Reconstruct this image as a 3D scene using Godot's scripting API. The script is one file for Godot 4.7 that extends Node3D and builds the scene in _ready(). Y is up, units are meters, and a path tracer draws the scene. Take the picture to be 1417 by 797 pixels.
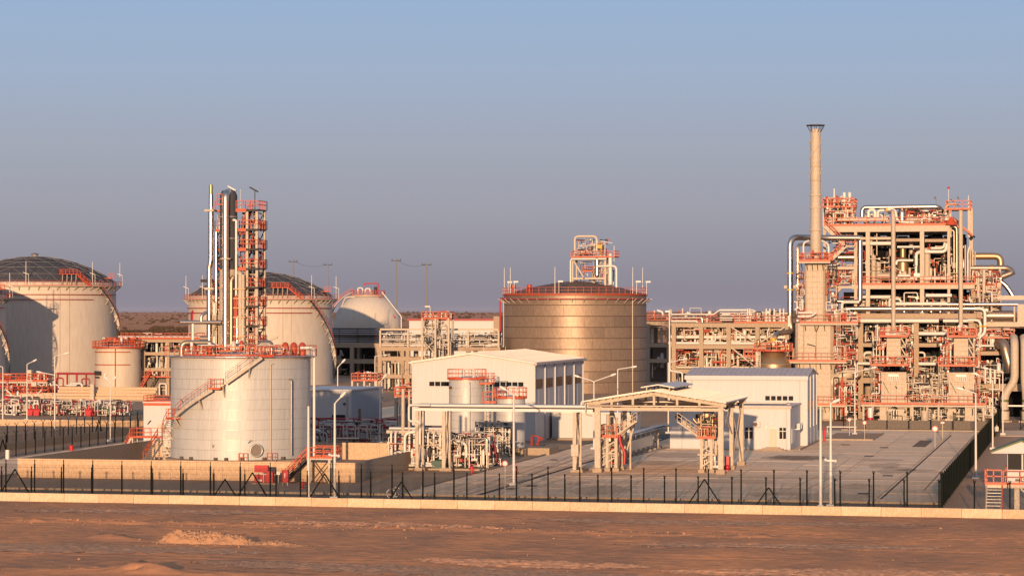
extends Node3D

# ---------------------------------------------------------------- mesh builder
class B:
	var v := PackedVector3Array()
	var n := PackedVector3Array()
	var i := PackedInt32Array()

	func quad(a: Vector3, b: Vector3, c: Vector3, d: Vector3) -> B:   # counter-clockwise seen from outside
		var m := (b - a).cross(d - a).normalized()
		var k := v.size()
		v.append(a); v.append(b); v.append(c); v.append(d)
		n.append(m); n.append(m); n.append(m); n.append(m)
		i.append(k); i.append(k + 2); i.append(k + 1); i.append(k); i.append(k + 3); i.append(k + 2)
		return self

	func tri(a: Vector3, b: Vector3, c: Vector3) -> B:
		var m := (b - a).cross(c - a).normalized()
		var k := v.size()
		v.append(a); v.append(b); v.append(c)
		n.append(m); n.append(m); n.append(m)
		i.append(k); i.append(k + 2); i.append(k + 1)
		return self

	func hexa(p: Array) -> B:   # 0-3 bottom counter-clockwise from above, 4-7 top
		quad(p[3], p[2], p[1], p[0]); quad(p[4], p[5], p[6], p[7])
		for k in 4:
			var j := (k + 1) % 4
			quad(p[k], p[j], p[j + 4], p[k + 4])
		return self

	func box(c: Vector3, s: Vector3, q := Basis()) -> B:
		var x := q.x * s.x * 0.5
		var y := q.y * s.y * 0.5
		var z := q.z * s.z * 0.5
		return hexa([c - x - y + z, c + x - y + z, c + x - y - z, c - x - y - z, c - x + y + z, c + x + y + z, c + x + y - z, c - x + y - z])

	func span(a: Vector3, b: Vector3) -> B:   # box between two opposite corners
		return box((a + b) * 0.5, (b - a).abs())

	func beam(a: Vector3, b: Vector3, w: float, h: float) -> B:
		var t := b - a
		var l := t.length()
		if l < 0.001: return self
		t /= l
		var s := t.cross(Vector3.UP)
		if s.length() < 0.01: s = Vector3.RIGHT
		s = s.normalized()
		var u := s.cross(t)
		return box((a + b) * 0.5, Vector3(w, h, l), Basis(s, u, -t))

	func rings(c: Array, r: Array, sides: int, caps := true) -> B:
		var m := c.size()
		var k0 := v.size()
		var t: Vector3 = (c[1] - c[0]).normalized()
		var u := t.cross(Vector3.UP)
		if u.length() < 0.1: u = t.cross(Vector3.RIGHT)
		u = u.normalized()
		for k in m:
			var tn: Vector3 = ((c[min(k + 1, m - 1)] - c[k]).normalized() + (c[k] - c[max(k - 1, 0)]).normalized()).normalized()
			u = (u - tn * u.dot(tn)).normalized()
			var w := tn.cross(u)
			for j in sides:
				var a := TAU * j / sides
				var d := u * cos(a) + w * sin(a)
				v.append(c[k] + d * r[k]); n.append(d)
		for k in m - 1:
			for j in sides:
				var a := k0 + k * sides + j
				var b := k0 + k * sides + (j + 1) % sides
				i.append(a); i.append(b + sides); i.append(b)
				i.append(a); i.append(a + sides); i.append(b + sides)
		if caps:
			for e in 2:
				var q: int = k0 if e == 0 else k0 + (m - 1) * sides
				var cn: Vector3 = (c[0] - c[1]).normalized() if e == 0 else (c[m - 1] - c[m - 2]).normalized()
				var k := v.size()
				for j in sides:
					v.append(v[q + j]); n.append(cn)
				for j in sides - 2:
					if e == 0:
						i.append(k); i.append(k + j + 1); i.append(k + j + 2)
					else:
						i.append(k); i.append(k + j + 2); i.append(k + j + 1)
		return self

	func cyl(a: Vector3, b: Vector3, r0: float, r1 := -1.0, sides := 10, caps := true) -> B:
		return rings([a, b], [r0, r0 if r1 < 0.0 else r1], sides, caps)

	func pipe(p: Array, r: float, sides := 8, bend := -1.0, caps := true) -> B:   # tube with rounded elbows
		if bend < 0.0: bend = r * 2.6
		var c := [p[0]]
		for k in range(1, p.size() - 1):
			var a: Vector3 = p[k - 1] - p[k]
			var b: Vector3 = p[k + 1] - p[k]
			var l: float = min(bend, min(a.length(), b.length()) * 0.49)
			var q0: Vector3 = p[k] + a.normalized() * l
			var q1: Vector3 = p[k] + b.normalized() * l
			for s in 5:
				var f := s / 4.0
				c.append(q0.lerp(p[k], f).lerp(p[k].lerp(q1, f), f))
		c.append(p[p.size() - 1])
		var rr := []
		rr.resize(c.size()); rr.fill(r)
		return rings(c, rr, sides, caps)

	func lathe(o: Vector3, prof: Array, sides: int, smooth := false) -> B:   # prof: Vector2(radius, height) upwards
		for k in prof.size() - 1:
			var p: Vector2 = prof[k]
			var q: Vector2 = prof[k + 1]
			var d := (q - p).normalized()
			var m0 := Vector2(d.y, -d.x)
			var m1 := m0
			if smooth:
				if k > 0: m0 = (m0 + _nm(prof[k - 1], p)).normalized()
				if k < prof.size() - 2: m1 = (m1 + _nm(q, prof[k + 2])).normalized()
			var k0 := v.size()
			for j in sides + 1:
				var a := TAU * j / sides
				var e := Vector3(sin(a), 0, cos(a))
				v.append(o + e * p.x + Vector3(0, p.y, 0)); n.append(e * m0.x + Vector3(0, m0.y, 0))
				v.append(o + e * q.x + Vector3(0, q.y, 0)); n.append(e * m1.x + Vector3(0, m1.y, 0))
			for j in sides:
				var a := k0 + j * 2
				i.append(a); i.append(a + 3); i.append(a + 2)
				i.append(a); i.append(a + 1); i.append(a + 3)
		return self

	func _nm(p: Vector2, q: Vector2) -> Vector2:
		var d := (q - p).normalized()
		return Vector2(d.y, -d.x)

	func rail(p: Array, h := 1.1, step := 1.5, w := 0.06, toe := true) -> B:   # posts, two rails, toe board
		for k in p.size() - 1:
			var a: Vector3 = p[k]
			var b: Vector3 = p[k + 1]
			var l := a.distance_to(b)
			var m := int(max(1, round(l / step)))
			for j in m + (1 if k == p.size() - 2 else 0):
				var q := a.lerp(b, float(j) / m)
				box(q + Vector3(0, h * 0.5, 0), Vector3(w, h, w))
			for y in [h, h * 0.56]:
				beam(a + Vector3(0, y, 0), b + Vector3(0, y, 0), w, w)
			if toe: beam(a + Vector3(0, 0.1, 0), b + Vector3(0, 0.1, 0), 0.02, 0.16)
		return self

	func arc(o: Vector3, r: float, a0: float, a1: float, m: int) -> Array:
		var out := []
		for k in m + 1:
			var a := lerpf(a0, a1, float(k) / m)
			out.append(o + Vector3(sin(a) * r, 0, cos(a) * r))
		return out

	func plate(p: Array, t: float) -> B:   # flat polygon (counter-clockwise from above) with thickness t below it
		var m := p.size()
		for k in range(1, m - 1):
			tri(p[0], p[k], p[k + 1])
			tri(p[0] - Vector3(0, t, 0), p[k + 1] - Vector3(0, t, 0), p[k] - Vector3(0, t, 0))
		for k in m:
			var a: Vector3 = p[k]
			var b: Vector3 = p[(k + 1) % m]
			quad(a - Vector3(0, t, 0), b - Vector3(0, t, 0), b, a)
		return self

	func ring_plate(o: Vector3, r0: float, r1: float, t: float, sides: int, a0 := 0.0, a1 := TAU) -> B:
		for k in sides:
			var e := lerpf(a0, a1, float(k) / sides)
			var f := lerpf(a0, a1, float(k + 1) / sides)
			var d0 := Vector3(sin(e), 0, cos(e))
			var d1 := Vector3(sin(f), 0, cos(f))
			plate([o + d0 * r0, o + d0 * r1, o + d1 * r1, o + d1 * r0], t)
		return self

	func stair(a: Vector3, b: Vector3, w: float, step := 0.22) -> B:   # straight flight: stringers and treads
		var f := Vector3(b.x - a.x, 0, b.z - a.z).normalized()
		var s := Vector3(-f.z, 0, f.x) * w * 0.5
		beam(a + s, b + s, 0.05, 0.26)
		beam(a - s, b - s, 0.05, 0.26)
		var m := int(max(2, (b.y - a.y) / step))
		for k in m:
			box(a.lerp(b, (k + 0.5) / m), Vector3(w - 0.06, 0.04, 0.24), Basis(s.normalized(), Vector3.UP, s.normalized().cross(Vector3.UP)))
		return self

	func ladder(a: Vector3, h: float, out := Vector3(0, 0, 1), cage := true) -> B:
		var s := out.cross(Vector3.UP).normalized() * 0.25
		beam(a + s, a + s + Vector3(0, h, 0), 0.05, 0.05)
		beam(a - s, a - s + Vector3(0, h, 0), 0.05, 0.05)
		for k in int(h / 0.35):
			beam(a + s + Vector3(0, k * 0.35 + 0.2, 0), a - s + Vector3(0, k * 0.35 + 0.2, 0), 0.03, 0.03)
		if cage and h > 3.5:
			var y := 2.4
			while y < h:
				var c := a + Vector3(0, y, 0)
				var pts := [c + s, c + s * 1.3 + out * 0.4, c + out * 0.72, c - s * 1.3 + out * 0.4, c - s]
				for k in 4: beam(pts[k], pts[k + 1], 0.05, 0.05)
				y += 0.8
			for q in [s * 1.3 + out * 0.4, out * 0.72, s * -1.3 + out * 0.4]:
				beam(a + q + Vector3(0, 2.4, 0), a + q + Vector3(0, h, 0), 0.04, 0.04)
		return self

	func ball(o: Vector3, r: float, sides := 12, lo := -PI / 2, hi := PI / 2, sq := 1.0) -> B:
		var prof := []
		var m := int(max(3, sides / 2))
		for k in m + 1:
			var a := lerpf(lo, hi, float(k) / m)
			prof.append(Vector2(max(0.0001, cos(a) * r), sin(a) * r * sq))
		return lathe(o, prof, sides, true)

	func torus(o: Vector3, ax: Vector3, r: float, q: float, sides := 16, tube := 6) -> B:
		var u := ax.cross(Vector3.UP)
		if u.length() < 0.1: u = ax.cross(Vector3.RIGHT)
		u = u.normalized()
		var w := ax.cross(u).normalized()
		var c := []
		var rr := []
		for k in sides + 1:
			var a := TAU * k / sides
			c.append(o + (u * cos(a) + w * sin(a)) * r); rr.append(q)
		return rings(c, rr, tube, false)

	func mesh() -> ArrayMesh:
		var arr := []
		arr.resize(Mesh.ARRAY_MAX)
		arr[Mesh.ARRAY_VERTEX] = v; arr[Mesh.ARRAY_NORMAL] = n; arr[Mesh.ARRAY_INDEX] = i
		var m := ArrayMesh.new()
		m.add_surface_from_arrays(Mesh.PRIMITIVE_TRIANGLES, arr)
		return m

# ---------------------------------------------------------------- scene helpers
var used := {}
var M := {}
var rng := RandomNumberGenerator.new()

func numbered(called: String) -> String:
	used[called] = used.get(called, -1) + 1
	return called if used[called] == 0 else "%s_%03d" % [called, used[called]]

func tag(o: Node, label: String, category: String, group := "") -> Node:
	o.set_meta("label", label)
	o.set_meta("category", category)
	if group != "": o.set_meta("group", group)
	return o

func thing(called: String, label: String, category: String, at := Vector3.ZERO, group := "") -> Node3D:
	var o := Node3D.new()
	o.name = numbered(called)
	o.position = at
	add_child(o)
	tag(o, label, category, group)
	return o

func origin_of(p: Node) -> Vector3:
	var o := Vector3.ZERO
	while p != self:
		o += (p as Node3D).position
		p = p.get_parent()
	return o

# geometry is given in site coordinates and stored relative to its thing
func part(parent: Node, called: String, b: B, m: Material, stuff := false) -> MeshInstance3D:
	var off := origin_of(parent)
	if off != Vector3.ZERO:
		for k in b.v.size(): b.v[k] -= off
	var o := MeshInstance3D.new()
	o.mesh = b.mesh()
	o.material_override = m
	o.mesh.surface_set_material(0, m)
	o.name = called
	parent.add_child(o, true)
	if stuff: o.set_meta("kind", "stuff")
	return o

func solo(called: String, b: B, m: Material, label: String, category: String, group := "") -> MeshInstance3D:
	var o := MeshInstance3D.new()
	o.mesh = b.mesh()
	o.mesh.surface_set_material(0, m)
	o.name = numbered(called)
	add_child(o)
	tag(o, label, category, group)
	return o

func struct(called: String, b: B, m: Material) -> MeshInstance3D:
	var o := MeshInstance3D.new()
	o.mesh = b.mesh()
	o.mesh.surface_set_material(0, m)
	o.name = numbered(called)
	add_child(o)
	o.set_meta("kind", "structure")
	return o

func piece(parent: Node, called: String, mesh: Mesh, m: Material, xf: Transform3D) -> MeshInstance3D:
	var o := MeshInstance3D.new()
	o.mesh = mesh
	o.material_override = m
	o.transform = xf
	o.name = called
	parent.add_child(o, true)
	return o

func copy(o: Node3D, at: Vector3, label: String, turn := 0.0) -> Node3D:
	var c: Node3D = o.duplicate()
	var base := String(o.name)
	var r := RegEx.create_from_string("_\\d{3}$")
	c.name = numbered(r.sub(base, ""))
	add_child(c)
	c.position = at
	c.rotation.y = turn
	c.set_meta("label", label)
	return c

func noise_tex(freq: float, oct: int, lo: Color, hi: Color, sd: int, size := 512, kind := FastNoiseLite.TYPE_SIMPLEX_SMOOTH, mid := 0.5) -> NoiseTexture2D:
	var f := FastNoiseLite.new()
	f.noise_type = kind
	f.frequency = freq
	f.fractal_octaves = oct
	f.seed = sd
	var t := NoiseTexture2D.new()
	t.width = size; t.height = size
	t.seamless = true
	t.noise = f
	var g := Gradient.new()
	g.offsets = PackedFloat32Array([0.0, mid, 1.0])
	g.colors = PackedColorArray([lo, lo.lerp(hi, 0.5), hi])
	t.color_ramp = g
	return t

func col(r: float, g: float, b: float) -> Color:
	return Color(r, g, b).linear_to_srgb()

func mat(called: String, c: Color, rough: float, metal := 0.0, tex: Texture2D = null, sc := Vector3(0.2, 0.2, 0.2)) -> StandardMaterial3D:
	var m := StandardMaterial3D.new()
	m.resource_name = called
	m.albedo_color = c
	m.roughness = rough
	m.metallic = metal
	if tex:
		m.albedo_texture = tex
		m.uv1_triplanar = true
		m.uv1_world_triplanar = true
		m.uv1_scale = sc
	M[called] = m
	return m


# ---------------------------------------------------------------- light, sky, materials
func _ready() -> void:
	rng.seed = 7
	var cam := Camera3D.new()
	cam.name = "camera"
	cam.position = Vector3(51, 18, 226)
	cam.rotation = Vector3(deg_to_rad(0.545), deg_to_rad(12.75), 0)
	cam.fov = 12.914
	cam.near = 1.0
	cam.far = 60000.0
	add_child(cam)
	cam.current = true

	var sun := DirectionalLight3D.new()
	sun.name = "sun"
	sun.light_color = col(1.0, 0.63, 0.355)
	sun.light_energy = 1.4
	sun.light_angular_distance = 0.5
	sun.shadow_enabled = true
	add_child(sun)
	var el := deg_to_rad(6.3)
	var az := deg_to_rad(-5.2)
	sun.look_at_from_position(Vector3.ZERO, Vector3(sin(az) * cos(el), -sin(el), -cos(az) * cos(el)))

	var env := Environment.new()
	env.background_mode = Environment.BG_SKY
	env.sky = Sky.new()
	var pan := PanoramaSkyMaterial.new()
	pan.panorama = sky_image()
	env.sky.sky_material = pan
	env.tonemap_mode = Environment.TONE_MAPPER_LINEAR
	env.tonemap_exposure = 1.5
	env.sdfgi_enabled = true
	env.ssao_enabled = true
	env.ssil_enabled = true
	env.fog_enabled = true
	env.fog_density = 0.000008
	env.fog_light_color = Color(0.45, 0.43, 0.48)
	var we := WorldEnvironment.new()
	we.name = "environment"
	we.environment = env
	add_child(we)

	make_materials()
	make_ground()
	make_pavements()
	make_fences()
	make_far_things()
	make_storage_tanks()
	make_steel_tank()
	make_near_tank()
	make_column_tower()
	make_left_area()
	make_buildings()
	make_canopy()
	make_small_tanks()
	make_manifold()
	make_mid_rack()
	make_process()
	make_right_ducts()
	make_small_things()
	make_lamps()

func sky_image() -> ImageTexture:
	var h := 2048
	var to_sun := Vector3(sin(deg_to_rad(5.2)), 0.11, cos(deg_to_rad(5.2))).normalized()
	var w := 256
	var im := Image.create(w, h, false, Image.FORMAT_RGBAF)
	# elevation in degrees and linear colour, the same all round
	var el := [-90.0, -0.3, 0.0, 0.44, 2.07, 3.69, 5.32, 6.95, 12.0, 25.0, 55.0, 90.0]
	var cs := [Color(0.2, 0.15, 0.12), Color(0.24, 0.215, 0.24), Color(0.25, 0.231, 0.27), Color(0.262, 0.246, 0.296), Color(0.342, 0.342, 0.391), Color(0.366, 0.397, 0.474), Color(0.356, 0.44, 0.584), Color(0.323, 0.451, 0.638), Color(0.31, 0.43, 0.62), Color(0.27, 0.37, 0.54), Color(0.22, 0.31, 0.47), Color(0.2, 0.285, 0.44)]
	for y in h:
		var e := 90.0 - (y + 0.5) / h * 180.0
		var k := 0
		while k < el.size() - 2 and e > el[k + 1]: k += 1
		var c: Color = cs[k].lerp(cs[k + 1], clampf((e - el[k]) / (el[k + 1] - el[k]), 0, 1))
		for x in w:
			# round the sun the air is warmer: an even glow that fades with the angle from it
			var lon := (float(x) + 0.5) / w * TAU - PI
			var d := Vector3(-sin(lon) * cos(deg_to_rad(e)), sin(deg_to_rad(e)), cos(lon) * cos(deg_to_rad(e)))
			var f := pow(maxf(0.0, d.dot(to_sun)), 3.0) if e > -0.3 else 0.0
			im.set_pixel(x, y, Color(c.r + 0.42 * f, c.g + 0.23 * f, c.b + 0.06 * f) * (1.0 / 1.5))
	return ImageTexture.create_from_image(im)

func make_materials() -> void:
	var grime := noise_tex(0.012, 5, Color(0.89, 0.88, 0.86), Color(1, 1, 1), 3)
	var streak := noise_tex(0.02, 4, Color(0.91, 0.895, 0.87), Color(1, 1, 1), 11)
	var wear := noise_tex(0.03, 5, Color(0.84, 0.81, 0.78), Color(1, 1, 1), 23)
	var clean := noise_tex(0.015, 4, Color(0.955, 0.95, 0.94), Color(1, 1, 1), 29)
	var sheet := noise_tex(0.02, 3, Color(0.86, 0.84, 0.81), Color(1, 1, 1), 19)
	var slabtex := noise_tex(0.02, 5, Color(0.89, 0.88, 0.86), Color(1, 1, 1), 51)
	mat("white_paint", col(0.43, 0.44, 0.455), 0.55, 0, clean, Vector3(0.25, 0.03, 0.25))
	mat("white_clad", col(0.44, 0.455, 0.47), 0.5, 0, clean, Vector3(0.3, 0.02, 0.3))
	mat("roof_white", col(0.72, 0.62, 0.54), 0.5, 0.0, grime, Vector3(0.1, 0.1, 0.1))
	mat("roof_grey", col(0.46, 0.41, 0.41), 0.5, 0.0, grime, Vector3(0.1, 0.1, 0.1))
	mat("tank_white", col(0.52, 0.475, 0.42), 0.6, 0, streak, Vector3(0.12, 0.02, 0.12))
	mat("tank_beige", col(0.5, 0.44, 0.37), 0.6, 0, streak, Vector3(0.2, 0.02, 0.2))
	mat("dome_grey", col(0.07, 0.073, 0.088), 0.8, 0.0, grime, Vector3(0.08, 0.08, 0.08))
	mat("dome_rib", col(0.17, 0.17, 0.18), 0.6, 0.0)
	mat("cream", col(0.4, 0.325, 0.25), 0.65, 0, wear, Vector3(0.3, 0.12, 0.3))
	mat("cream_light", col(0.47, 0.415, 0.345), 0.6, 0, wear, Vector3(0.25, 0.1, 0.25))
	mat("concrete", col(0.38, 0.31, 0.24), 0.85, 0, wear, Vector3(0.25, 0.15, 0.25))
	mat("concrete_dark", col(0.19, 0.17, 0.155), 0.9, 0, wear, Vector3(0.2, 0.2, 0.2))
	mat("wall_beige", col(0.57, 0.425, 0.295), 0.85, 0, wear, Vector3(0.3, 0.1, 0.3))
	for k in 4:
		mat("slab_%d" % k, col(0.87 + 0.025 * k, 0.605 + 0.018 * k, 0.40 + 0.014 * k), 0.85, 0, slabtex, Vector3(0.07, 0.07, 0.07) * (1.0 + 0.13 * k))
	mat("asphalt", col(0.27, 0.2, 0.15), 0.9, 0, wear, Vector3(0.1, 0.1, 0.1))
	mat("gravel", col(0.47, 0.32, 0.215), 0.95, 0, noise_tex(0.09, 4, Color(0.84, 0.82, 0.8), Color(1, 1, 1), 41), Vector3(0.25, 0.25, 0.25))
	mat("gravel_light", col(0.66, 0.43, 0.29), 0.95, 0, noise_tex(0.12, 4, Color(0.74, 0.71, 0.69), Color(1, 1, 1), 43), Vector3(0.3, 0.3, 0.12))
	mat("paint_line", col(0.7, 0.62, 0.52), 0.8, 0, wear, Vector3(0.5, 0.5, 0.5))
	mat("orange", col(0.46, 0.072, 0.02), 0.5, 0, grime, Vector3(0.4, 0.4, 0.4))
	mat("orange_dark", col(0.32, 0.04, 0.015), 0.55)
	mat("red", col(0.36, 0.012, 0.018), 0.45)
	mat("red_pipe", col(0.26, 0.014, 0.02), 0.45)
	mat("yellow", col(0.6, 0.3, 0.02), 0.5)
	mat("black", col(0.012, 0.012, 0.013), 0.5)
	mat("dark_steel", col(0.05, 0.048, 0.048), 0.6, 0.3)
	mat("fence_black", col(0.010, 0.012, 0.012), 0.5)
	mat("privacy_green", col(0.008, 0.022, 0.014), 0.8)
	mat("steel_white", col(0.52, 0.5, 0.48), 0.45)
	mat("galv", col(0.45, 0.43, 0.41), 0.42, 0.5, grime, Vector3(0.4, 0.4, 0.4))
	mat("pipe_metal", col(0.62, 0.53, 0.46), 0.3, 1.0, grime, Vector3(0.3, 0.3, 0.3))
	mat("pipe_dull", col(0.36, 0.3, 0.25), 0.4, 0.8, grime, Vector3(0.3, 0.3, 0.3))
	mat("pipe_bronze", col(0.42, 0.29, 0.17), 0.42, 0.75, grime, Vector3(0.3, 0.3, 0.3))
	mat("pipe_white", col(0.54, 0.52, 0.49), 0.35)
	mat("pipe_cream", col(0.46, 0.39, 0.31), 0.5)
	for k in 4:
		mat("alu_sheet_%d" % k, col(0.47 + 0.008 * (k % 3), 0.485 + 0.008 * (k % 3), 0.50 + 0.008 * (k % 3)), 0.5 + 0.02 * k, 0.12, sheet, Vector3(0.9, 0.035, 0.9))
		mat("steel_plate_%d" % k, col(0.25 + 0.014 * k, 0.19 + 0.011 * k, 0.146 + 0.008 * k), 0.45 + 0.02 * k, 0.4, wear, Vector3(0.12, 0.05, 0.12))
	mat("steel_seam", col(0.07, 0.045, 0.03), 0.9, 0.0)
	mat("roof_brown", col(0.17, 0.12, 0.10), 0.6, 0.3, grime, Vector3(0.2, 0.2, 0.2))
	mat("blue_grey", col(0.42, 0.43, 0.46), 0.6, 0, clean, Vector3(0.3, 0.03, 0.3))
	mat("clad_shade", col(0.42, 0.42, 0.44), 0.5, 0.0, clean, Vector3(0.3, 0.03, 0.3))
	mat("window_dark", col(0.012, 0.013, 0.016), 0.12)
	mat("window_brown", col(0.10, 0.045, 0.03), 0.2)
	mat("frame_white", col(0.55, 0.53, 0.5), 0.5)
	mat("lamp_glass", col(0.6, 0.58, 0.55), 0.2)
	mat("leaf", col(0.085, 0.055, 0.03), 0.9)
	mat("stone", col(0.46, 0.27, 0.165), 0.95, 0, wear, Vector3(0.7, 0.7, 0.7))
	mat("skin", col(0.35, 0.2, 0.13), 0.6)
	mat("cloth_white", col(0.55, 0.54, 0.52), 0.9)
	mat("cloth_dark", col(0.04, 0.045, 0.06), 0.9)
	mat("green_roof", col(0.07, 0.10, 0.03), 0.6)
	mat("gap_black", col(0.009, 0.008, 0.008), 0.8)  # near black, puts the deep shade of open bays into the colour
	mat("mast_grey", col(0.17, 0.16, 0.16), 0.7)
	mat("deck_dark", col(0.09, 0.08, 0.075), 0.7, 0.3)
	mat("louvre", col(0.2, 0.2, 0.21), 0.6)
	mat("pump_green", col(0.02, 0.06, 0.05), 0.5)
	# soil: broad patches, then fine grain, with relief
	var d: StandardMaterial3D = mat("soil", col(0.86, 0.385, 0.19), 0.95, 0, noise_tex(0.006, 6, Color(0.73, 0.80, 0.89), Color(1.0, 0.985, 0.95), 5, 1024), Vector3(0.013, 0.013, 0.0055))
	d.heightmap_enabled = true
	d.heightmap_scale = 9.0
	d.heightmap_texture = noise_tex(0.035, 6, Color(0, 0, 0), Color(1, 1, 1), 77, 1024)
	d.detail_enabled = true
	d.detail_blend_mode = BaseMaterial3D.BLEND_MODE_MUL
	d.detail_albedo = noise_tex(0.06, 6, Color(0.84, 0.83, 0.82), Color(1, 1, 1), 9, 1024)
	d.detail_uv_layer = BaseMaterial3D.DETAIL_UV_2
	d.uv2_triplanar = true
	d.uv2_world_triplanar = true
	d.uv2_scale = Vector3(0.11, 0.11, 0.05)
	mat("soil_dark", col(0.55, 0.32, 0.20), 0.95, 0, wear, Vector3(0.1, 0.1, 0.05))
	mat("soil_pale", col(0.88, 0.44, 0.235), 0.95, 0, wear, Vector3(0.13, 0.13, 0.06))
	mat("stain", col(0.75, 0.525, 0.35), 0.9, 0, wear, Vector3(0.2, 0.2, 0.1))
	# weathered matt surfaces hardly mirror the sky at grazing angles
	for k in ["soil", "soil_dark", "soil_pale", "stain", "gravel", "gravel_light", "asphalt", "concrete", "concrete_dark", "wall_beige", "slab_0", "slab_1", "slab_2", "slab_3", "paint_line", "privacy_green", "fence_black", "stone", "leaf", "dome_grey", "roof_brown", "cream", "deck_dark", "dark_steel", "gap_black"]:
		M[k].metallic_specular = 0.06

# ---------------------------------------------------------------- ground
var fn_a := FastNoiseLite.new()
var fn_b := FastNoiseLite.new()

func bump(x: float, z: float, cx: float, cz: float, rx: float, rz: float, h: float) -> float:
	var q := pow((x - cx) / rx, 2) + pow((z - cz) / rz, 2)
	return h * exp(-q * 1.6) * (1.0 + 0.55 * fn_b.get_noise_2d(x * 12.0, z * 12.0) + 0.3 * fn_b.get_noise_2d(x * 30.0, z * 30.0))

func ground_height(x: float, z: float) -> float:
	if z > 0.0:
		var f := clampf((z - 0.2) / 3.0, 0, 1)
		var y := 0.02 + f * (0.10 * fn_a.get_noise_2d(x * 0.5, z * 0.8) + 0.05 * fn_a.get_noise_2d(x * 9.0 + 90, z * 9.0) + 0.06 * fn_b.get_noise_2d(x * 14.0, z * 14.0))
		if z < 75.0 and absf(x) < 80.0:
			y += bump(x, z, -24.77, 36.2, 2.4, 1.5, 0.4)
			y += bump(x, z, -14.6, 60.34, 7.0, 2.2, 0.3) + bump(x, z, -12.54, 60.87, 2.2, 1.4, 0.5) + bump(x, z, -5.53, 60.76, 7.0, 2.0, 0.25)
			# old windrow of soil pushed along by a grader
			var wr := 22.0 + 0.9 * sin(x * 0.07) + fn_a.get_noise_1d(x * 4.0)
			if x > -38.0 and x < 26.0: y += 0.20 * exp(-pow((z - wr) / 0.9, 2)) * (0.55 + 0.9 * absf(fn_b.get_noise_2d(x * 8.0, z * 5.0)))
			# wheel ruts sweeping across
			for k in 4:
				var zr := 14.0 + k * 9.0 + 0.12 * (x + 20.0 * k) + 2.0 * sin(x * 0.05 + k)
				y -= 0.07 * (exp(-pow((z - zr) / 0.3, 2)) + exp(-pow((z - zr - 1.9) / 0.3, 2))) * (0.6 + 0.8 * fn_a.get_noise_2d(x * 2.0, k * 50.0))
			# curved tracks where a vehicle turned
			for k in 5:
				var rt: float = Vector2(x - [-14.0, 22.0, 24.0, -12.0, 40.0][k], z - [39.0, 34.0, 35.0, 40.0, 50.0][k]).length() - [9.0, 11.0, 14.0, 12.0, 16.0][k]
				y -= 0.06 * exp(-pow(rt / 0.3, 2)) * clampf((32.0 - z) / 4.0, 0, 1)
			# churned lumpy band along the windrow
			y += exp(-pow((z - 21.0) / 4.0, 2)) * 0.10 * fn_b.get_noise_2d(x * 26.0, z * 26.0)
		return y
	var dist := -z
	if dist < 1300.0 and absf(x) < 900.0: return -0.14
	var g := clampf((Vector2(x, z).length() - 900.0) / 2500.0, 0, 1)
	return -0.14 + g * (3.0 * fn_b.get_noise_2d(x * 0.03, z * 0.03) + 1.5) + clampf((dist - 5000.0) / 6000.0, 0, 1) * (13.0 + 9.0 * fn_b.get_noise_2d(x * 0.015, z * 0.01))

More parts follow.
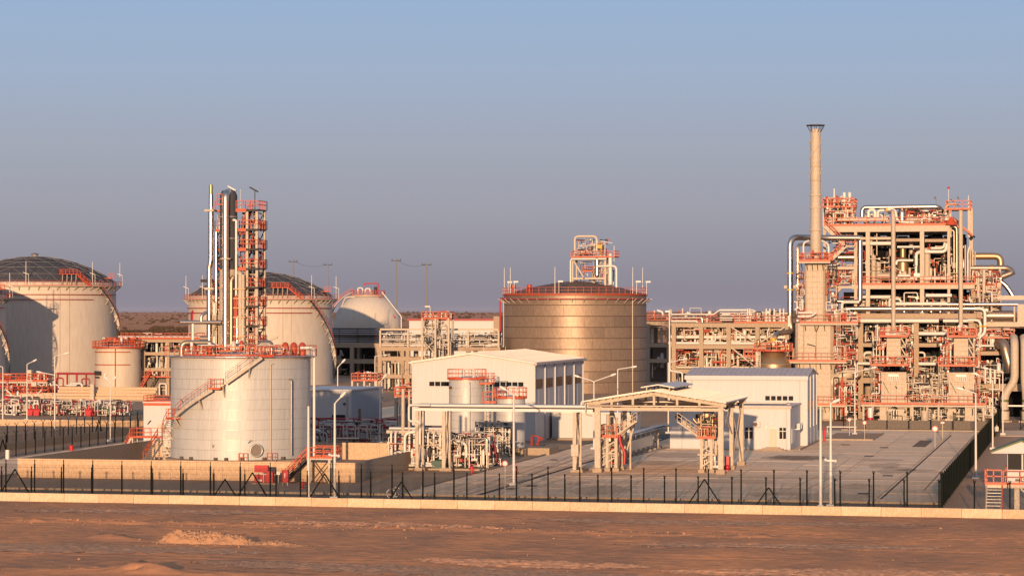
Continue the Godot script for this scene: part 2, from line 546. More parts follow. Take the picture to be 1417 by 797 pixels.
func make_ground() -> void:
	fn_a.seed = 3; fn_a.frequency = 0.05; fn_a.fractal_octaves = 4
	fn_b.seed = 8; fn_b.frequency = 0.07; fn_b.fractal_octaves = 3
	var xs := []
	var zs := []
	for q in [-24000, -12000, -7000, -4500, -3000, -2200, -1600, -1100, -700, -450, -280, -170, -110, -85]: xs.append(float(q))
	for k in 261: xs.append(-78.0 + k * 0.6)
	for q in [85, 110, 170, 280, 450, 700, 1100, 1600, 2200, 3000, 4500, 7000, 12000, 24000]: xs.append(float(q))
	for q in [600, 300, 160, 100]: zs.append(float(q))
	for k in 297: zs.append(74.0 - k * 0.25)
	for q in [0.0, -1.0, -60.0, -200.0, -500.0, -900.0]: zs.append(q)
	for k in 60: zs.append(-1300.0 - k * 120.0)
	for q in [-9000, -10000, -11000, -12500, -15000, -18000, -22000]: zs.append(float(q))
	var b := B.new()
	for z in zs:
		for x in xs:
			b.v.append(Vector3(x, ground_height(x, z), z))
	var w := xs.size()
	b.n.resize(b.v.size())
	for j in zs.size() - 1:
		for k in w - 1:
			var a := j * w + k
			b.i.append(a); b.i.append(a + w + 1); b.i.append(a + 1)
			b.i.append(a); b.i.append(a + w); b.i.append(a + w + 1)
			var m := (b.v[a + 1] - b.v[a]).cross(b.v[a + w] - b.v[a]).normalized()
			if m.y < 0: m = -m
			for q in [a, a + 1, a + w, a + w + 1]: b.n[q] += m
	for k in b.n.size(): b.n[k] = b.n[k].normalized()
	struct("ground", b, M.soil)
	# heap of gravel dumped on the dirt
	var h := B.new()
	var c := Vector3(-17.3, 0, 37.12)
	var hv := []
	for j in 44:
		for k in 110:
			var p := Vector2(-3.6 + k * 0.125, -2.7 + j * 0.125)
			var y := -0.1
			for q in [[0.0, 0.0, 2.7, 1.7, 0.95], [3.0, 0.3, 1.9, 1.4, 0.62], [-1.9, 0.5, 1.5, 1.1, 0.36], [5.4, 0.6, 3.0, 0.9, 0.28], [8.2, 0.9, 2.4, 0.8, 0.18]]:
				var rr := pow((p.x - q[0]) / q[2], 2) + pow((p.y - q[1]) / q[3], 2)
				y += q[4] * pow(maxf(0.0, 1.0 - rr), 0.8)
			var rough := clampf((y + 0.1) * 3.0, 0, 1)
			y += rough * (0.15 * fn_b.get_noise_2d(p.x * 22.0, p.y * 22.0) + 0.12 * fn_b.get_noise_2d(p.x * 55.0 + 40.0, p.y * 55.0))
			hv.append(c + Vector3(p.x, y, p.y))
	for j in 43:
		for k in 109:
			var a := j * 110 + k
			if maxf(maxf(hv[a].y, hv[a + 1].y), maxf(hv[a + 110].y, hv[a + 111].y)) > -0.08: h.quad(hv[a + 110], hv[a + 111], hv[a + 1], hv[a])
	solo("gravel_heap", h, M.stone, "low heap of rough gravel and soil dumped on the open dirt in front", "heap")
	# compacted wheel track and dusty crusts on the open dirt
	for q in [[-34.0, 46.0, 26.0, 3.6, M.soil_dark], [-58.0, 33.0, 16.0, 3.0, M.soil_dark], [6.0, 54.0, 18.0, 3.0, M.soil_dark], [28.0, 30.0, 13.0, 2.2, M.soil_dark], [-8.0, 20.0, 12.0, 2.6, M.soil_pale], [12.0, 47.0, 9.0, 2.4, M.soil_pale], [34.0, 50.0, 12.0, 3.0, M.soil_pale], [-30.0, 10.0, 14.0, 2.4, M.soil_dark], [20.0, 9.0, 18.0, 2.2, M.soil_dark]]:
		var pb := B.new()
		var prev := []
		for k in 121:
			var f := k / 60.0 - 1.0
			var x: float = q[0] + f * q[2]
			var zc: float = q[1] + 1.6 * sin(x * 0.09) + 0.5 * fn_a.get_noise_1d(x * 6.0)
			var hw: float = q[3] * pow(maxf(0.0, 1.0 - f * f), 0.6) * (1.0 + 0.5 * fn_b.get_noise_1d(x * 9.0))
			var row := []
			for j in 13:
				var z: float = zc + (j / 6.0 - 1.0) * hw + (0.35 * fn_b.get_noise_2d(x * 22.0, j * 30.0) if j in [0, 12] else 0.0)
				row.append(Vector3(x, ground_height(x, z) + 0.014, z))
			if k > 0:
				for j in 12: pb.quad(prev[j + 1], row[j + 1], row[j], prev[j])
			prev = row
		struct("dirt_patch", pb, q[4])
	# loose stones
	var sb := B.new()
	sb.lathe(Vector3.ZERO, [Vector2(0.6, -0.3), Vector2(1.0, 0.1), Vector2(0.7, 0.6), Vector2(0.01, 0.75)], 6)
	var mm := MultiMesh.new()
	mm.transform_format = MultiMesh.TRANSFORM_3D
	mm.mesh = sb.mesh()
	mm.instance_count = 2600
	for k in 2600:
		var x := rng.randf_range(-62, 58)
		var z := rng.randf_range(1.5, 62.0)
		if k % 3 != 1: z = 22.0 + 0.9 * sin(x * 0.07) + rng.randfn(0.0, 1.2)
		if k % 3 != 1: x = rng.randf_range(-40, 26)
		if k % 13 == 0:
			x = c.x + rng.randfn(2.0, 4.0); z = c.z + rng.randfn(1.0, 2.0)
		z = clampf(z, 1.2, 66.0)
		var s := 0.018 + 0.075 * pow(rng.randf(), 6.0) + (0.10 if k % 97 == 0 else 0.0)
		mm.set_instance_transform(k, Transform3D(Basis.from_euler(Vector3(rng.randf() * 0.6, rng.randf() * TAU, rng.randf() * 0.6)).scaled(Vector3(s * rng.randf_range(0.8, 1.5), s, s)), Vector3(x, ground_height(x, z) - s * 0.1, z)))
	var mi := MultiMeshInstance3D.new()
	mi.name = "loose_stones"
	mi.multimesh = mm
	mi.material_override = M.stone
	add_child(mi)
	tag(mi, "pale stones scattered over the brown dirt in the foreground", "stones")
	mi.set_meta("kind", "stuff")

# ---------------------------------------------------------------- roads, slabs, kerbs
func slabs(o: Node3D, x0: float, x1: float, z0: float, z1: float, sx: float, sz: float, top: float) -> void:
	var nx := int(round((x1 - x0) / sx))
	var nz := int(round((z0 - z1) / sz))
	var dx := (x1 - x0) / nx
	var dz := (z0 - z1) / nz
	var b := B.new()
	var a := Vector3(dx * 0.5 - 0.03, 0, dz * 0.5 - 0.03)
	var e := 0.015
	var p := []
	for q in [Vector2(-1, 1), Vector2(1, 1), Vector2(1, -1), Vector2(-1, -1)]: p.append(Vector3(q.x * a.x, -0.15, q.y * a.z))
	for q in [Vector2(-1, 1), Vector2(1, 1), Vector2(1, -1), Vector2(-1, -1)]: p.append(Vector3(q.x * (a.x - e), 0, q.y * (a.z - e)))
	b.hexa(p)
	var m := b.mesh()
	for k in nx:
		for j in nz:
			piece(o, "slab", m, M["slab_%d" % (rng.randi() % 4)], Transform3D(Basis(), Vector3(x0 + (k + 0.5) * dx, top + rng.randf_range(-0.006, 0.006), z0 - (j + 0.5) * dz) - o.position))

func kerb(a: Vector3, b: Vector3) -> void:
	var s := B.new()
	var l := a.distance_to(b)
	var m := int(max(1, l / 2.0))
	for k in m:
		var f := (b - a) / l
		s.beam(a + f * (l * k / m + 0.012) + Vector3(0, 0.07, 0), a + f * (l * (k + 1) / m - 0.012) + Vector3(0, 0.07, 0), 0.16, 0.26)
	struct("kerb", s, M.cream)

func make_pavements() -> void:
	var y := B.new()
	y.span(Vector3(-420, -0.1, -0.45), Vector3(160, 0.0, -900))
	struct("yard", y, M.gravel)
	var strip := B.new()
	strip.span(Vector3(-90, 0.0, -8.9), Vector3(37.6, 0.012, -14.9))
	struct("patrol_strip", strip, M.asphalt)
	var base := B.new()
	base.span(Vector3(-15.4, 0.0, -15.1), Vector3(37.6, 0.016, -163))
	base.span(Vector3(-78.5, 0.0, -15.1), Vector3(-65.5, 0.017, -260))
	struct("pavement_base", base, M.concrete_dark)
	var ap := Node3D.new()
	ap.name = "pavement"
	add_child(ap)
	ap.set_meta("kind", "structure")
	slabs(ap, -7.1, 37.6, -15.2, -162.5, 6.38, 6.4, 0.06)
	var rd := Node3D.new()
	rd.name = "road"
	add_child(rd)
	rd.set_meta("kind", "structure")
	slabs(rd, -15.3, -7.7, -15.2, -130, 7.6, 6.4, 0.058)
	var lr := Node3D.new()
	lr.name = "road_west"
	add_child(lr)
	lr.set_meta("kind", "structure")
	slabs(lr, -78.3, -65.7, -15.2, -250, 6.3, 6.0, 0.06)
	var ch := B.new()
	ch.span(Vector3(-7.65, 0.0, -15.2), Vector3(-7.15, 0.03, -130))
	struct("drain_channel", ch, M.dark_steel)
	# the shallow channel along the right of the apron and a dark patch of fresh concrete
	kerb(Vector3(-15.5, 0, -26), Vector3(-15.5, 0, -128))
	kerb(Vector3(-78, 0, -15), Vector3(37.6, 0, -15))
	kerb(Vector3(-64.9, 0, -15.3), Vector3(-64.9, 0, -30))
	kerb(Vector3(14.5, 0, -163), Vector3(37.4, 0, -163))
	var pt := B.new()
	pt.span(Vector3(28.17, 0.062, -116.49), Vector3(29.97, 0.072, -134.03))
	struct("pavement_patch", pt, M.asphalt)
	for k in 9:
		var q: Vector3 = [Vector3(17.45, 0, -157.86), Vector3(19.11, 0, -119.94), Vector3(24.47, 0, -92.9), Vector3(29.64, 0, -55.42), Vector3(29.39, 0, -26.97), Vector3(24.74, 0, -113.7), Vector3(-6.13, -0, -26.3), Vector3(-12.14, 0, -76.69), Vector3(-5.04, 0, -30.95)][k]
		var g := B.new()
		g.span(q + Vector3(-0.55, 0.06, 0.9), q + Vector3(0.55, 0.075, -0.9))
		struct("drain_cover", g, M.dark_steel)
	# painted bay lines under the canopy
	# worn and stained areas of the concrete
	for k in 16:
		var c := Vector3(rng.randf_range(-6, 36), 0.0, rng.randf_range(-18, -100))
		var r := Vector2(rng.randf_range(1.2, 4.5), rng.randf_range(1.5, 7.0))
		var ring := []
		for j in 26:
			var a := TAU * j / 26
			var e := 1.0 + 0.35 * fn_a.get_noise_2d(cos(a) * 30.0 + k * 50.0, sin(a) * 30.0)
			ring.append(c + Vector3(clampf(sin(a) * r.x * e, -6.9 - c.x, 37.3 - c.x), 0.072, cos(a) * r.y * e))
		struct("stain", B.new().plate(ring, 0.004), M.stain)
	for k in 7:
		var x := rng.randf_range(-13.5, 30.0) if k > 2 else -13.0 + k * 1.9
		var mk := B.new()
		for s in 2:
			for j in 30: mk.beam(Vector3(x + s * 1.7 + 0.8 * sin(j * 0.12 + k), 0.0755, -18.0 - j * 2.4), Vector3(x + s * 1.7 + 0.8 * sin((j + 1) * 0.12 + k), 0.0755, -20.4 - j * 2.4), 0.16, 0.005)
		struct("tyre_mark", mk, M.stain)
	var pl := B.new()
	for r in [[-6.5, 13.7, -44.4, -44.7], [-6.5, 13.7, -63.4, -63.7], [13.4, 13.7, -44.7, -63.4], [-6.5, -6.2, -44.7, -63.4]]:
		pl.span(Vector3(r[0], 0.06, r[2]), Vector3(r[1], 0.074, r[3]))
	struct("bay_markings", pl, M.paint_line)
	# drain gutter with a raised edge between the apron and the right lane
	var gt := B.new()
	gt.span(Vector3(31.55, 0.055, -20), Vector3(31.75, 0.085, -150)).span(Vector3(34.9, 0.055, -34), Vector3(35.0, 0.08, -158))
	struct("gutter", gt, M.deck_dark)
	var pd := B.new()
	pd.span(Vector3(38.6, 0, -150), Vector3(120, 0.03, -168))
	struct("road_east", pd, M.slab_1)
	var ge := B.new()
	ge.span(Vector3(38.1, -0.02, -9.2), Vector3(160, 0.016, -149.5))
	struct("gravel_yard", ge, M.gravel_light)
	var isl := B.new()
	isl.span(Vector3(14.8, 0, -132), Vector3(21.6, 0.16, -152))
	struct("planting_island", isl, M.gravel)
	kerb(Vector3(14.7, 0.06, -131.9), Vector3(21.7, 0.06, -131.9))
	kerb(Vector3(21.7, 0.06, -131.9), Vector3(21.7, 0.06, -152))
	kerb(Vector3(14.6, 0.06, -104), Vector3(14.6, 0.06, -131))

# ---------------------------------------------------------------- fences and the boundary wall
func fence(called: String, label: String, a: Vector3, b: Vector3, gap: float, h: float, braced: Array, wire := 0.105, arms := true) -> void:
	var t := thing(called, label, "fence", a)
	var f := (b - a).normalized()
	var l := a.distance_to(b)
	var m := int(round(l / gap))
	var q := Basis(f, Vector3.UP, f.cross(Vector3.UP))
	var pb := B.new()
	pb.box(Vector3(0, (h - 0.4) * 0.5, 0), Vector3(0.13, h - 0.4, 0.1), q)
	if arms:
		for s in [-1, 1]: pb.beam(Vector3(0, h - 0.4, 0), Vector3(0, h, 0) + f.cross(Vector3.UP) * s * 0.28 + f * s * 0.1, 0.07, 0.07)
	else:
		pb.box(Vector3(0, h - 0.2, 0), Vector3(0.15, 0.4, 0.11), q)
	var pm := pb.mesh()
	for k in m + 1: piece(t, "post", pm, M.fence_black, Transform3D(Basis(), f * (l * k / m)))
	for w in braced:
		for s in [-1, 1]:
			var bb := B.new()
			bb.beam(a + f * w + Vector3(0, h * 0.72, 0), a + f * (w + s * 1.6), 0.11, 0.11)
			part(t, "brace", bb, M.fence_black)
	var wb := B.new()
	var nv := int(l / wire)
	for k in nv: wb.beam(a + f * (wire * k) + Vector3(0, 0.1, 0), a + f * (wire * k) + Vector3(0, h - 0.45, 0), 0.0085, 0.0085)
	for k in int((h - 0.5) / wire): wb.beam(a + Vector3(0, 0.1 + wire * k, 0), b + Vector3(0, 0.1 + wire * k, 0), 0.0085, 0.0085)
	if arms:
		for s in [-0.28, 0.0, 0.28]: wb.beam(a + Vector3(0, h - 0.05, 0) + f.cross(Vector3.UP) * s, b + Vector3(0, h - 0.05, 0) + f.cross(Vector3.UP) * s, 0.005, 0.005)
	part(t, "wire_mesh", wb, M.fence_black)

func make_fences() -> void:
	var w := thing("boundary_wall", "long low pale concrete boundary wall of cast panels along the dirt", "wall", Vector3(0, 0, -0.25))
	var x := -77.0
	var pb := B.new()
	pb.hexa([Vector3(-1.735, 0, 0.25), Vector3(1.735, 0, 0.25), Vector3(1.735, 0, -0.25), Vector3(-1.735, 0, -0.25), Vector3(-1.735, 0.8, 0.2), Vector3(1.735, 0.8, 0.2), Vector3(1.735, 0.8, -0.2), Vector3(-1.735, 0.8, -0.2)])
	var pm := pb.mesh()
	var wm := [M.wall_beige, M.wall_beige.duplicate(), M.wall_beige.duplicate()]
	wm[1].albedo_color = col(0.59, 0.46, 0.325)
	wm[2].albedo_color = col(0.64, 0.51, 0.37)
	for k in 44:
		piece(w, "panel", pm, wm[rng.randi() % 3], Transform3D(Basis.from_euler(Vector3(rng.randf_range(-0.008, 0.008), 0, rng.randf_range(-0.002, 0.002))), Vector3(x + k * 3.5, rng.randf_range(-0.012, 0.012), rng.randf_range(-0.012, 0.012))))
	fence("wire_fence", "black wire fence standing directly behind the low concrete wall", Vector3(-75, 0, -0.9), Vector3(75, 0, -0.9), 3.08, 3.25, [75.0 + -27.98, 75.0 + -10.84, 75.0 + 23.2])
	fence("wire_fence", "taller black wire fence a few metres inside the first, along the patrol strip", Vector3(-84, 0, -8.6), Vector3(38, 0, -8.6), 3.05, 3.45, [84.0 + -52.54, 84.0 + -27.86, 84.0 + -20.57, 84.0 + 16.27])
	fence("wire_fence", "black wire fence running away along the left road beside the tank bund", Vector3(-79.5, 0, -52), Vector3(-79.5, 0, -190), 3.0, 3.2, [14.0, 70.0], 0.15)
	fence("wire_fence", "farther black wire fence before the low beige wall of the left piping area", Vector3(-89.5, 0, -60), Vector3(-89.5, 0, -215), 3.0, 3.2, [62.0, 110.0], 0.15)
	fence("wire_fence", "black wire fence along the back of the concrete apron before the process units", Vector3(14.5, 0, -166), Vector3(37.8, 0, -166), 3.3, 2.9, [], 0.2, false)
	fence("wire_fence", "black wire fence at the right beyond the green screen, beside the ducts", Vector3(41, 0, -172), Vector3(100, 0, -172), 3.3, 3.0, [1.6], 0.2, false)
	var g := thing("screen_fence", "dark green screened fence along the right side of the concrete apron", "fence", Vector3(37.9, 0, -11.5))
	var sp := B.new()
	for k in 56:
		sp = B.new()
		sp.span(Vector3(37.88, 0.05, -11.55 - k * 3.0), Vector3(37.93, 3.0, -14.45 - k * 3.0))
		part(g, "screen_panel", sp, M.privacy_green)
		sp = B.new()
		sp.box(Vector3(37.98, 1.65, -11.5 - k * 3.0), Vector3(0.09, 3.3, 0.09))
		part(g, "post", sp, M.fence_black)
	var lw := thing("low_wall", "low beige wall of the piping area on the left, behind two fences", "wall", Vector3(-110, 0, -150))
	for k in 14:
		var lb := B.new()
		lb.span(Vector3(-138 + k * 3.6, 0, -150), Vector3(-134.43 + k * 3.6, 1.0, -150.4))
		part(lw, "panel", lb, M.wall_beige)
	var l2 := B.new()
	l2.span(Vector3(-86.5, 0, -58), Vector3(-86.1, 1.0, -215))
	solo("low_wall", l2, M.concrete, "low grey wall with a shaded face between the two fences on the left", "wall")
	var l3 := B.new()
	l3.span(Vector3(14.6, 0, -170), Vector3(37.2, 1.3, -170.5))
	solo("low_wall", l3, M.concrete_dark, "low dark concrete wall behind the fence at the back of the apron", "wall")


# ---------------------------------------------------------------- shared process parts
func frame(t: Node3D, xs: Array, ys: Array, zs: Array, w: float, bh: float, m: Material, y0 := 0.0) -> void:
	var top: float = ys[ys.size() - 1]
	for x in xs:
		for z in zs:
			part(t, "column", B.new().span(Vector3(x - w * 0.5, y0, z - w * 0.5), Vector3(x + w * 0.5, top, z + w * 0.5)), m)
	for y in ys:
		for z in zs:
			for k in xs.size() - 1:
				part(t, "beam", B.new().span(Vector3(xs[k] + w * 0.5, y - bh, z - w * 0.4), Vector3(xs[k + 1] - w * 0.5, y - 0.01, z + w * 0.4)), m)
		for x in xs:
			for k in zs.size() - 1:
				part(t, "beam", B.new().span(Vector3(x - w * 0.4, y - bh * 0.9, zs[k] - w * 0.5), Vector3(x + w * 0.4, y - 0.02, zs[k + 1] + w * 0.5)), m)

func deck(t: Node3D, x0: float, x1: float, y: float, z0: float, z1: float, railed := true, m: Material = null, h := 1.15, rw := 0.055) -> void:
	part(t, "deck", B.new().span(Vector3(x0, y, z0), Vector3(x1, y + 0.1, z1)), m if m else M.deck_dark)
	part(t, "deck_edge", B.new().span(Vector3(x0, y - 0.04, z0 + 0.003), Vector3(x1, y + 0.2, z0 + 0.06)), M.orange)
	if railed:
		part(t, "railing", B.new().rail([Vector3(x0, y + 0.1, z1), Vector3(x0, y + 0.1, z0), Vector3(x1, y + 0.1, z0), Vector3(x1, y + 0.1, z1)], h, 1.4, rw), M.orange)

func valve(t: Node3D, p: Vector3, s: float, m: Material) -> void:
	var b := B.new().cyl(p - Vector3(s, 0, 0), p + Vector3(s, 0, 0), s * 0.45, s * 0.45, 8)
	b.cyl(p - Vector3(s, 0, 0), p - Vector3(s * 0.75, 0, 0), s * 0.75, s * 0.75, 10).cyl(p + Vector3(s * 0.75, 0, 0), p + Vector3(s, 0, 0), s * 0.75, s * 0.75, 10)
	b.cyl(p, p + Vector3(0, s * 1.7, 0), s * 0.3, s * 0.2, 6).cyl(p + Vector3(0, s * 1.6, 0), p + Vector3(0, s * 1.75, 0), s * 0.8, s * 0.8, 10)
	part(t, "valve", b, m)

func clutter(t: Node3D, x0: float, x1: float, y0: float, y1: float, z0: float, z1: float, count: int, mats: Array, rmax := 0.22) -> void:   # branch pipes, risers, valves and small vessels
	for k in count:
		var p := Vector3(rng.randf_range(x0, x1), rng.randf_range(y0, lerpf(y0, y1, 0.5)), rng.randf_range(z0, z1))
		var m: Material = mats[rng.randi() % mats.size()]
		var r := rng.randf_range(0.07, rmax)
		match rng.randi() % 6:
			0:
				part(t, "pipe", B.new().pipe([p, Vector3(p.x, rng.randf_range(p.y + 0.6, y1), p.z), Vector3(clampf(p.x + rng.randf_range(-2.5, 2.5), x0, x1), p.y + 1.4, p.z)], r, 8), m)
			1:
				var yt := rng.randf_range(p.y + 0.8, y1)
				var xt := clampf(p.x + rng.randf_range(-3, 3), x0, x1)
				part(t, "pipe", B.new().pipe([Vector3(p.x, y0, p.z), Vector3(p.x, yt, p.z), Vector3(xt, yt, p.z), Vector3(xt, y0, p.z)], r, 8), m)
			2:
				part(t, "pipe", B.new().pipe([p, Vector3(clampf(p.x + rng.randf_range(1, 4), x0, maxf(x1, p.x + 0.6)), p.y, p.z), Vector3(clampf(p.x + rng.randf_range(1, 4), x0, maxf(x1, p.x + 0.6)), p.y, p.z - 1.5)], r, 8), m)
			3:
				valve(t, p + Vector3(0, 0.3, 0), rng.randf_range(0.2, 0.4), m)
			4:
				var h := rng.randf_range(0.9, max(1.0, (y1 - p.y) * 0.7))
				part(t, "drum", B.new().lathe(p, [Vector2(0.02, 0), Vector2(r * 2.0, 0.12), Vector2(r * 2.2, 0.3), Vector2(r * 2.2, h), Vector2(r * 1.4, h + 0.2), Vector2(0.02, h + 0.28)], 12, true), m)
			5:
				part(t, "pipe", B.new().cyl(Vector3(p.x, y0, p.z), Vector3(p.x, rng.randf_range(p.y, y1), p.z), r * 0.8, -1, 8), m)

func tangle(t: Node3D, x0: float, x1: float, y0: float, y1: float, z0: float, z1: float, count: int, m: Material, r := 0.07) -> void:   # fine pipework, cable runs and instrument stands, too small to pick apart
	var b := B.new()
	for k in count:
		var p := Vector3(rng.randf_range(x0, x1), rng.randf_range(y0, y1), rng.randf_range(z0, z1))
		var pts := [p]
		var axis := rng.randi() % 2
		for j in 1 + rng.randi() % 4:
			var q: Vector3 = pts[-1]
			if axis == 0: q.x = clampf(q.x + rng.randf_range(-2.2, 2.2), x0, x1)
			else: q.y = clampf(q.y + rng.randf_range(-1.9, 1.9), y0, y1)
			axis = 1 - axis
			if q.distance_to(pts[-1]) > 0.25: pts.append(q)
		if pts.size() > 1:
			var e := r * rng.randf_range(0.6, 1.7)
			b.pipe(pts, e, 5, 0.15)
			if k % 3 == 0: b.cyl(p - Vector3(0, 0.1, 0), p + Vector3(0, 0.1, 0), e * 2.2, -1, 6)
			if k % 5 == 0: b.box(pts[-1], Vector3(0.3, 0.35, 0.25))
	if b.v.size(): part(t, "fine_pipework", b, m, true)

func xbrace(t: Node3D, a: Vector3, b: Vector3, w: float, m: Material) -> void:   # two crossing diagonals
	part(t, "brace", B.new().beam(a, b, w, w), m)
	part(t, "brace", B.new().beam(Vector3(a.x, b.y, a.z), Vector3(b.x, a.y, b.z) + (b - a).cross(Vector3.UP).normalized() * w, w, w), m)

func zigzag(t: Node3D, x0: float, x1: float, ys: Array, z: float, w: float) -> void:   # flights that fold back at each landing
	for k in ys.size() - 1:
		var a := Vector3(x0 if k % 2 == 0 else x1, ys[k], z)
		var b := Vector3(x1 if k % 2 == 0 else x0, ys[k + 1], z)
		part(t, "stair", B.new().stair(a, b, w), M.cream_light)
		part(t, "railing", B.new().rail([a + Vector3(0, 0, w * 0.5), b + Vector3(0, 0, w * 0.5)], 1.1, 1.4, 0.07, false), M.orange)

# ---------------------------------------------------------------- far desert, masts, long building
func make_far_things() -> void:
	var sb := B.new()
	for k in 5:
		var o := Vector3(rng.randf_range(-1.2, 1.2), rng.randf_range(0.5, 1.0), rng.randf_range(-1.2, 1.2))
		sb.lathe(o, [Vector2(0.5, -0.9), Vector2(rng.randf_range(0.9, 1.3), -0.2), Vector2(rng.randf_range(0.6, 1.1), 0.5), Vector2(0.02, 1.0)], 6)
	var mm := MultiMesh.new()
	mm.transform_format = MultiMesh.TRANSFORM_3D
	mm.mesh = sb.mesh()
	mm.instance_count = 3400
	for k in 3400:
		var d := 1500.0 + 1300.0 * rng.randf()
		var u := rng.randf_range(-0.23, 0.23)
		var s := rng.randf_range(0.8, 1.7)
		if k % 9 < 6:
			d = rng.randf_range(3500.0, 12000.0); s = rng.randf_range(0.8, 1.8)
			if k % 9 == 0:
				s = rng.randf_range(1.6, 3.6); u = rng.randf_range(-0.07, 0.2)
		elif k % 9 == 6:
			d = 1950.0 + 120.0 * rng.randf(); u = rng.randf_range(-0.2, -0.1)
			s = rng.randf_range(1.0, 1.9)
		var a := deg_to_rad(-12.75) + u
		var x := 51.0 + sin(a) * d
		var z := 226.0 - cos(a) * d
		mm.set_instance_transform(k, Transform3D(Basis.from_euler(Vector3(0, rng.randf() * TAU, 0)).scaled(Vector3(s * 1.4, s, s * 1.4)), Vector3(x, ground_height(x, z), z)))
	var mi := MultiMeshInstance3D.new()
	mi.name = "scrub"
	mi.multimesh = mm
	mi.material_override = M.leaf
	add_child(mi)
	tag(mi, "dark low desert scrub spread over the plain towards the horizon", "scrub")
	mi.set_meta("kind", "stuff")
	# long pale building far behind
	var t := thing("long_hall", "long pale hall with a row of small dark windows, far behind the gabled warehouse", "building", Vector3(-117.04, 0, -454))
	var x0 := -129.64
	var x1 := -105.75
	part(t, "wall", B.new().span(Vector3(x0, 0, -445), Vector3(x1, 15.7, -479)), M.white_clad)
	part(t, "roof", B.new().span(Vector3(x0 - 0.4, 15.7, -444.6), Vector3(x1 + 0.3, 16.2, -479.4)), M.red_pipe)
	part(t, "end_block", B.new().span(Vector3(x1, 0, -444), Vector3(x1 + 1.6, 16.9, -464)), M.concrete)
	for k in 6: part(t, "window", B.new().span(Vector3(-111.99 + k * 1.75, 11.2, -444.96), Vector3(-111.99 + k * 1.75 + 0.6, 12.5, -445.2)), M.window_dark)
	# power line masts
	var px := [[Vector3(-166.43, 9.15, -565.53), 35.4, "thickest dark power line mast, just right of the spherical tank"], [Vector3(-159.42, 9.04, -577.37), 34.2, "dark power line mast rising behind the pipe rack tower"], [Vector3(-211.33, 8.29, -637.39), 35.5, "thin power line mast right of the second domed tank, by its top platform"], [Vector3(-223.29, 8.29, -634.69), 36.6, "thin power line mast rising behind the second domed tank's roof"]]
	for q in px:
		var p: Vector3 = q[0]
		p.y = 0
		var m := thing("power_mast", q[2], "mast", p, "power line masts on the plain")
		part(m, "pole", B.new().cyl(p, p + Vector3(0, q[1], 0), 0.36, 0.2, 8), M.mast_grey)
		part(m, "crossarm", B.new().span(p + Vector3(-1.6, q[1] - 0.9, -0.12), p + Vector3(1.6, q[1] - 0.7, 0.12)), M.dark_steel)
		for s in [-1.4, 0.0, 1.4]: part(m, "insulator", B.new().cyl(p + Vector3(s, q[1] - 0.7, 0), p + Vector3(s, q[1] - 0.1, 0), 0.09, 0.05, 6), M.dark_steel)
	for q in [[0, 1, "sagging power cable between the two masts right of the spherical tank"], [2, 3, "sagging power cable between the two masts behind the second domed tank"]]:
		var a: Vector3 = px[q[0]][0]
		var b: Vector3 = px[q[1]][0]
		a.y = px[q[0]][1] - 0.3; b.y = px[q[1]][1] - 0.3
		var pts := []
		for k in 13:
			var f := k / 12.0
			pts.append(a.lerp(b, f) - Vector3(0, 1.6 * 4.0 * f * (1.0 - f), 0))
		var rr := []
		rr.resize(13); rr.fill(0.035)
		solo("power_cable", B.new().rings(pts, rr, 5), M.dark_steel, q[2], "cable")

# ---------------------------------------------------------------- domed storage tanks, sphere
func spiral_stair(t: Node3D, c: Vector3, r: float, a0: float, a1: float, y0: float, y1: float, w := 0.9, m: Material = null, rw := 0.06) -> void:
	var steps := int(abs(y1 - y0) / 0.24)
	var tb := B.new()
	var sb := B.new()
	var rl := []
	for k in steps + 1:
		var f := float(k) / steps
		var a := lerpf(a0, a1, f)
		var y := lerpf(y0, y1, f)
		var d := Vector3(sin(a), 0, cos(a))
		tb.box(c + d * (r + w * 0.5 + 0.05) + Vector3(0, y, 0), Vector3(0.28, 0.05, w), Basis(Vector3.UP, a))
		if k % 4 == 0: rl.append(c + d * (r + w + 0.08) + Vector3(0, y, 0))
		if k % 9 == 4:
			part(t, "stair_bracket", B.new().beam(c + d * (r + w) + Vector3(0, y - 0.1, 0), c + d * r + Vector3(0, y - 1.4, 0), 0.14, 0.14).beam(c + d * (r + w) + Vector3(0, y - 0.1, 0), c + d * r + Vector3(0, y - 0.1, 0), 0.12, 0.12), M.cream_light)
	for k in rl.size() - 1:
		sb.beam(rl[k] - Vector3(0, 0.1, 0), rl[k + 1] - Vector3(0, 0.1, 0), 0.06, 0.34)
	part(t, "stair_treads", tb, M.galv)
	part(t, "stringer", sb, m if m else M.dark_steel)
	part(t, "railing", B.new().rail(rl, 1.1, 1.3, rw, false), M.orange)

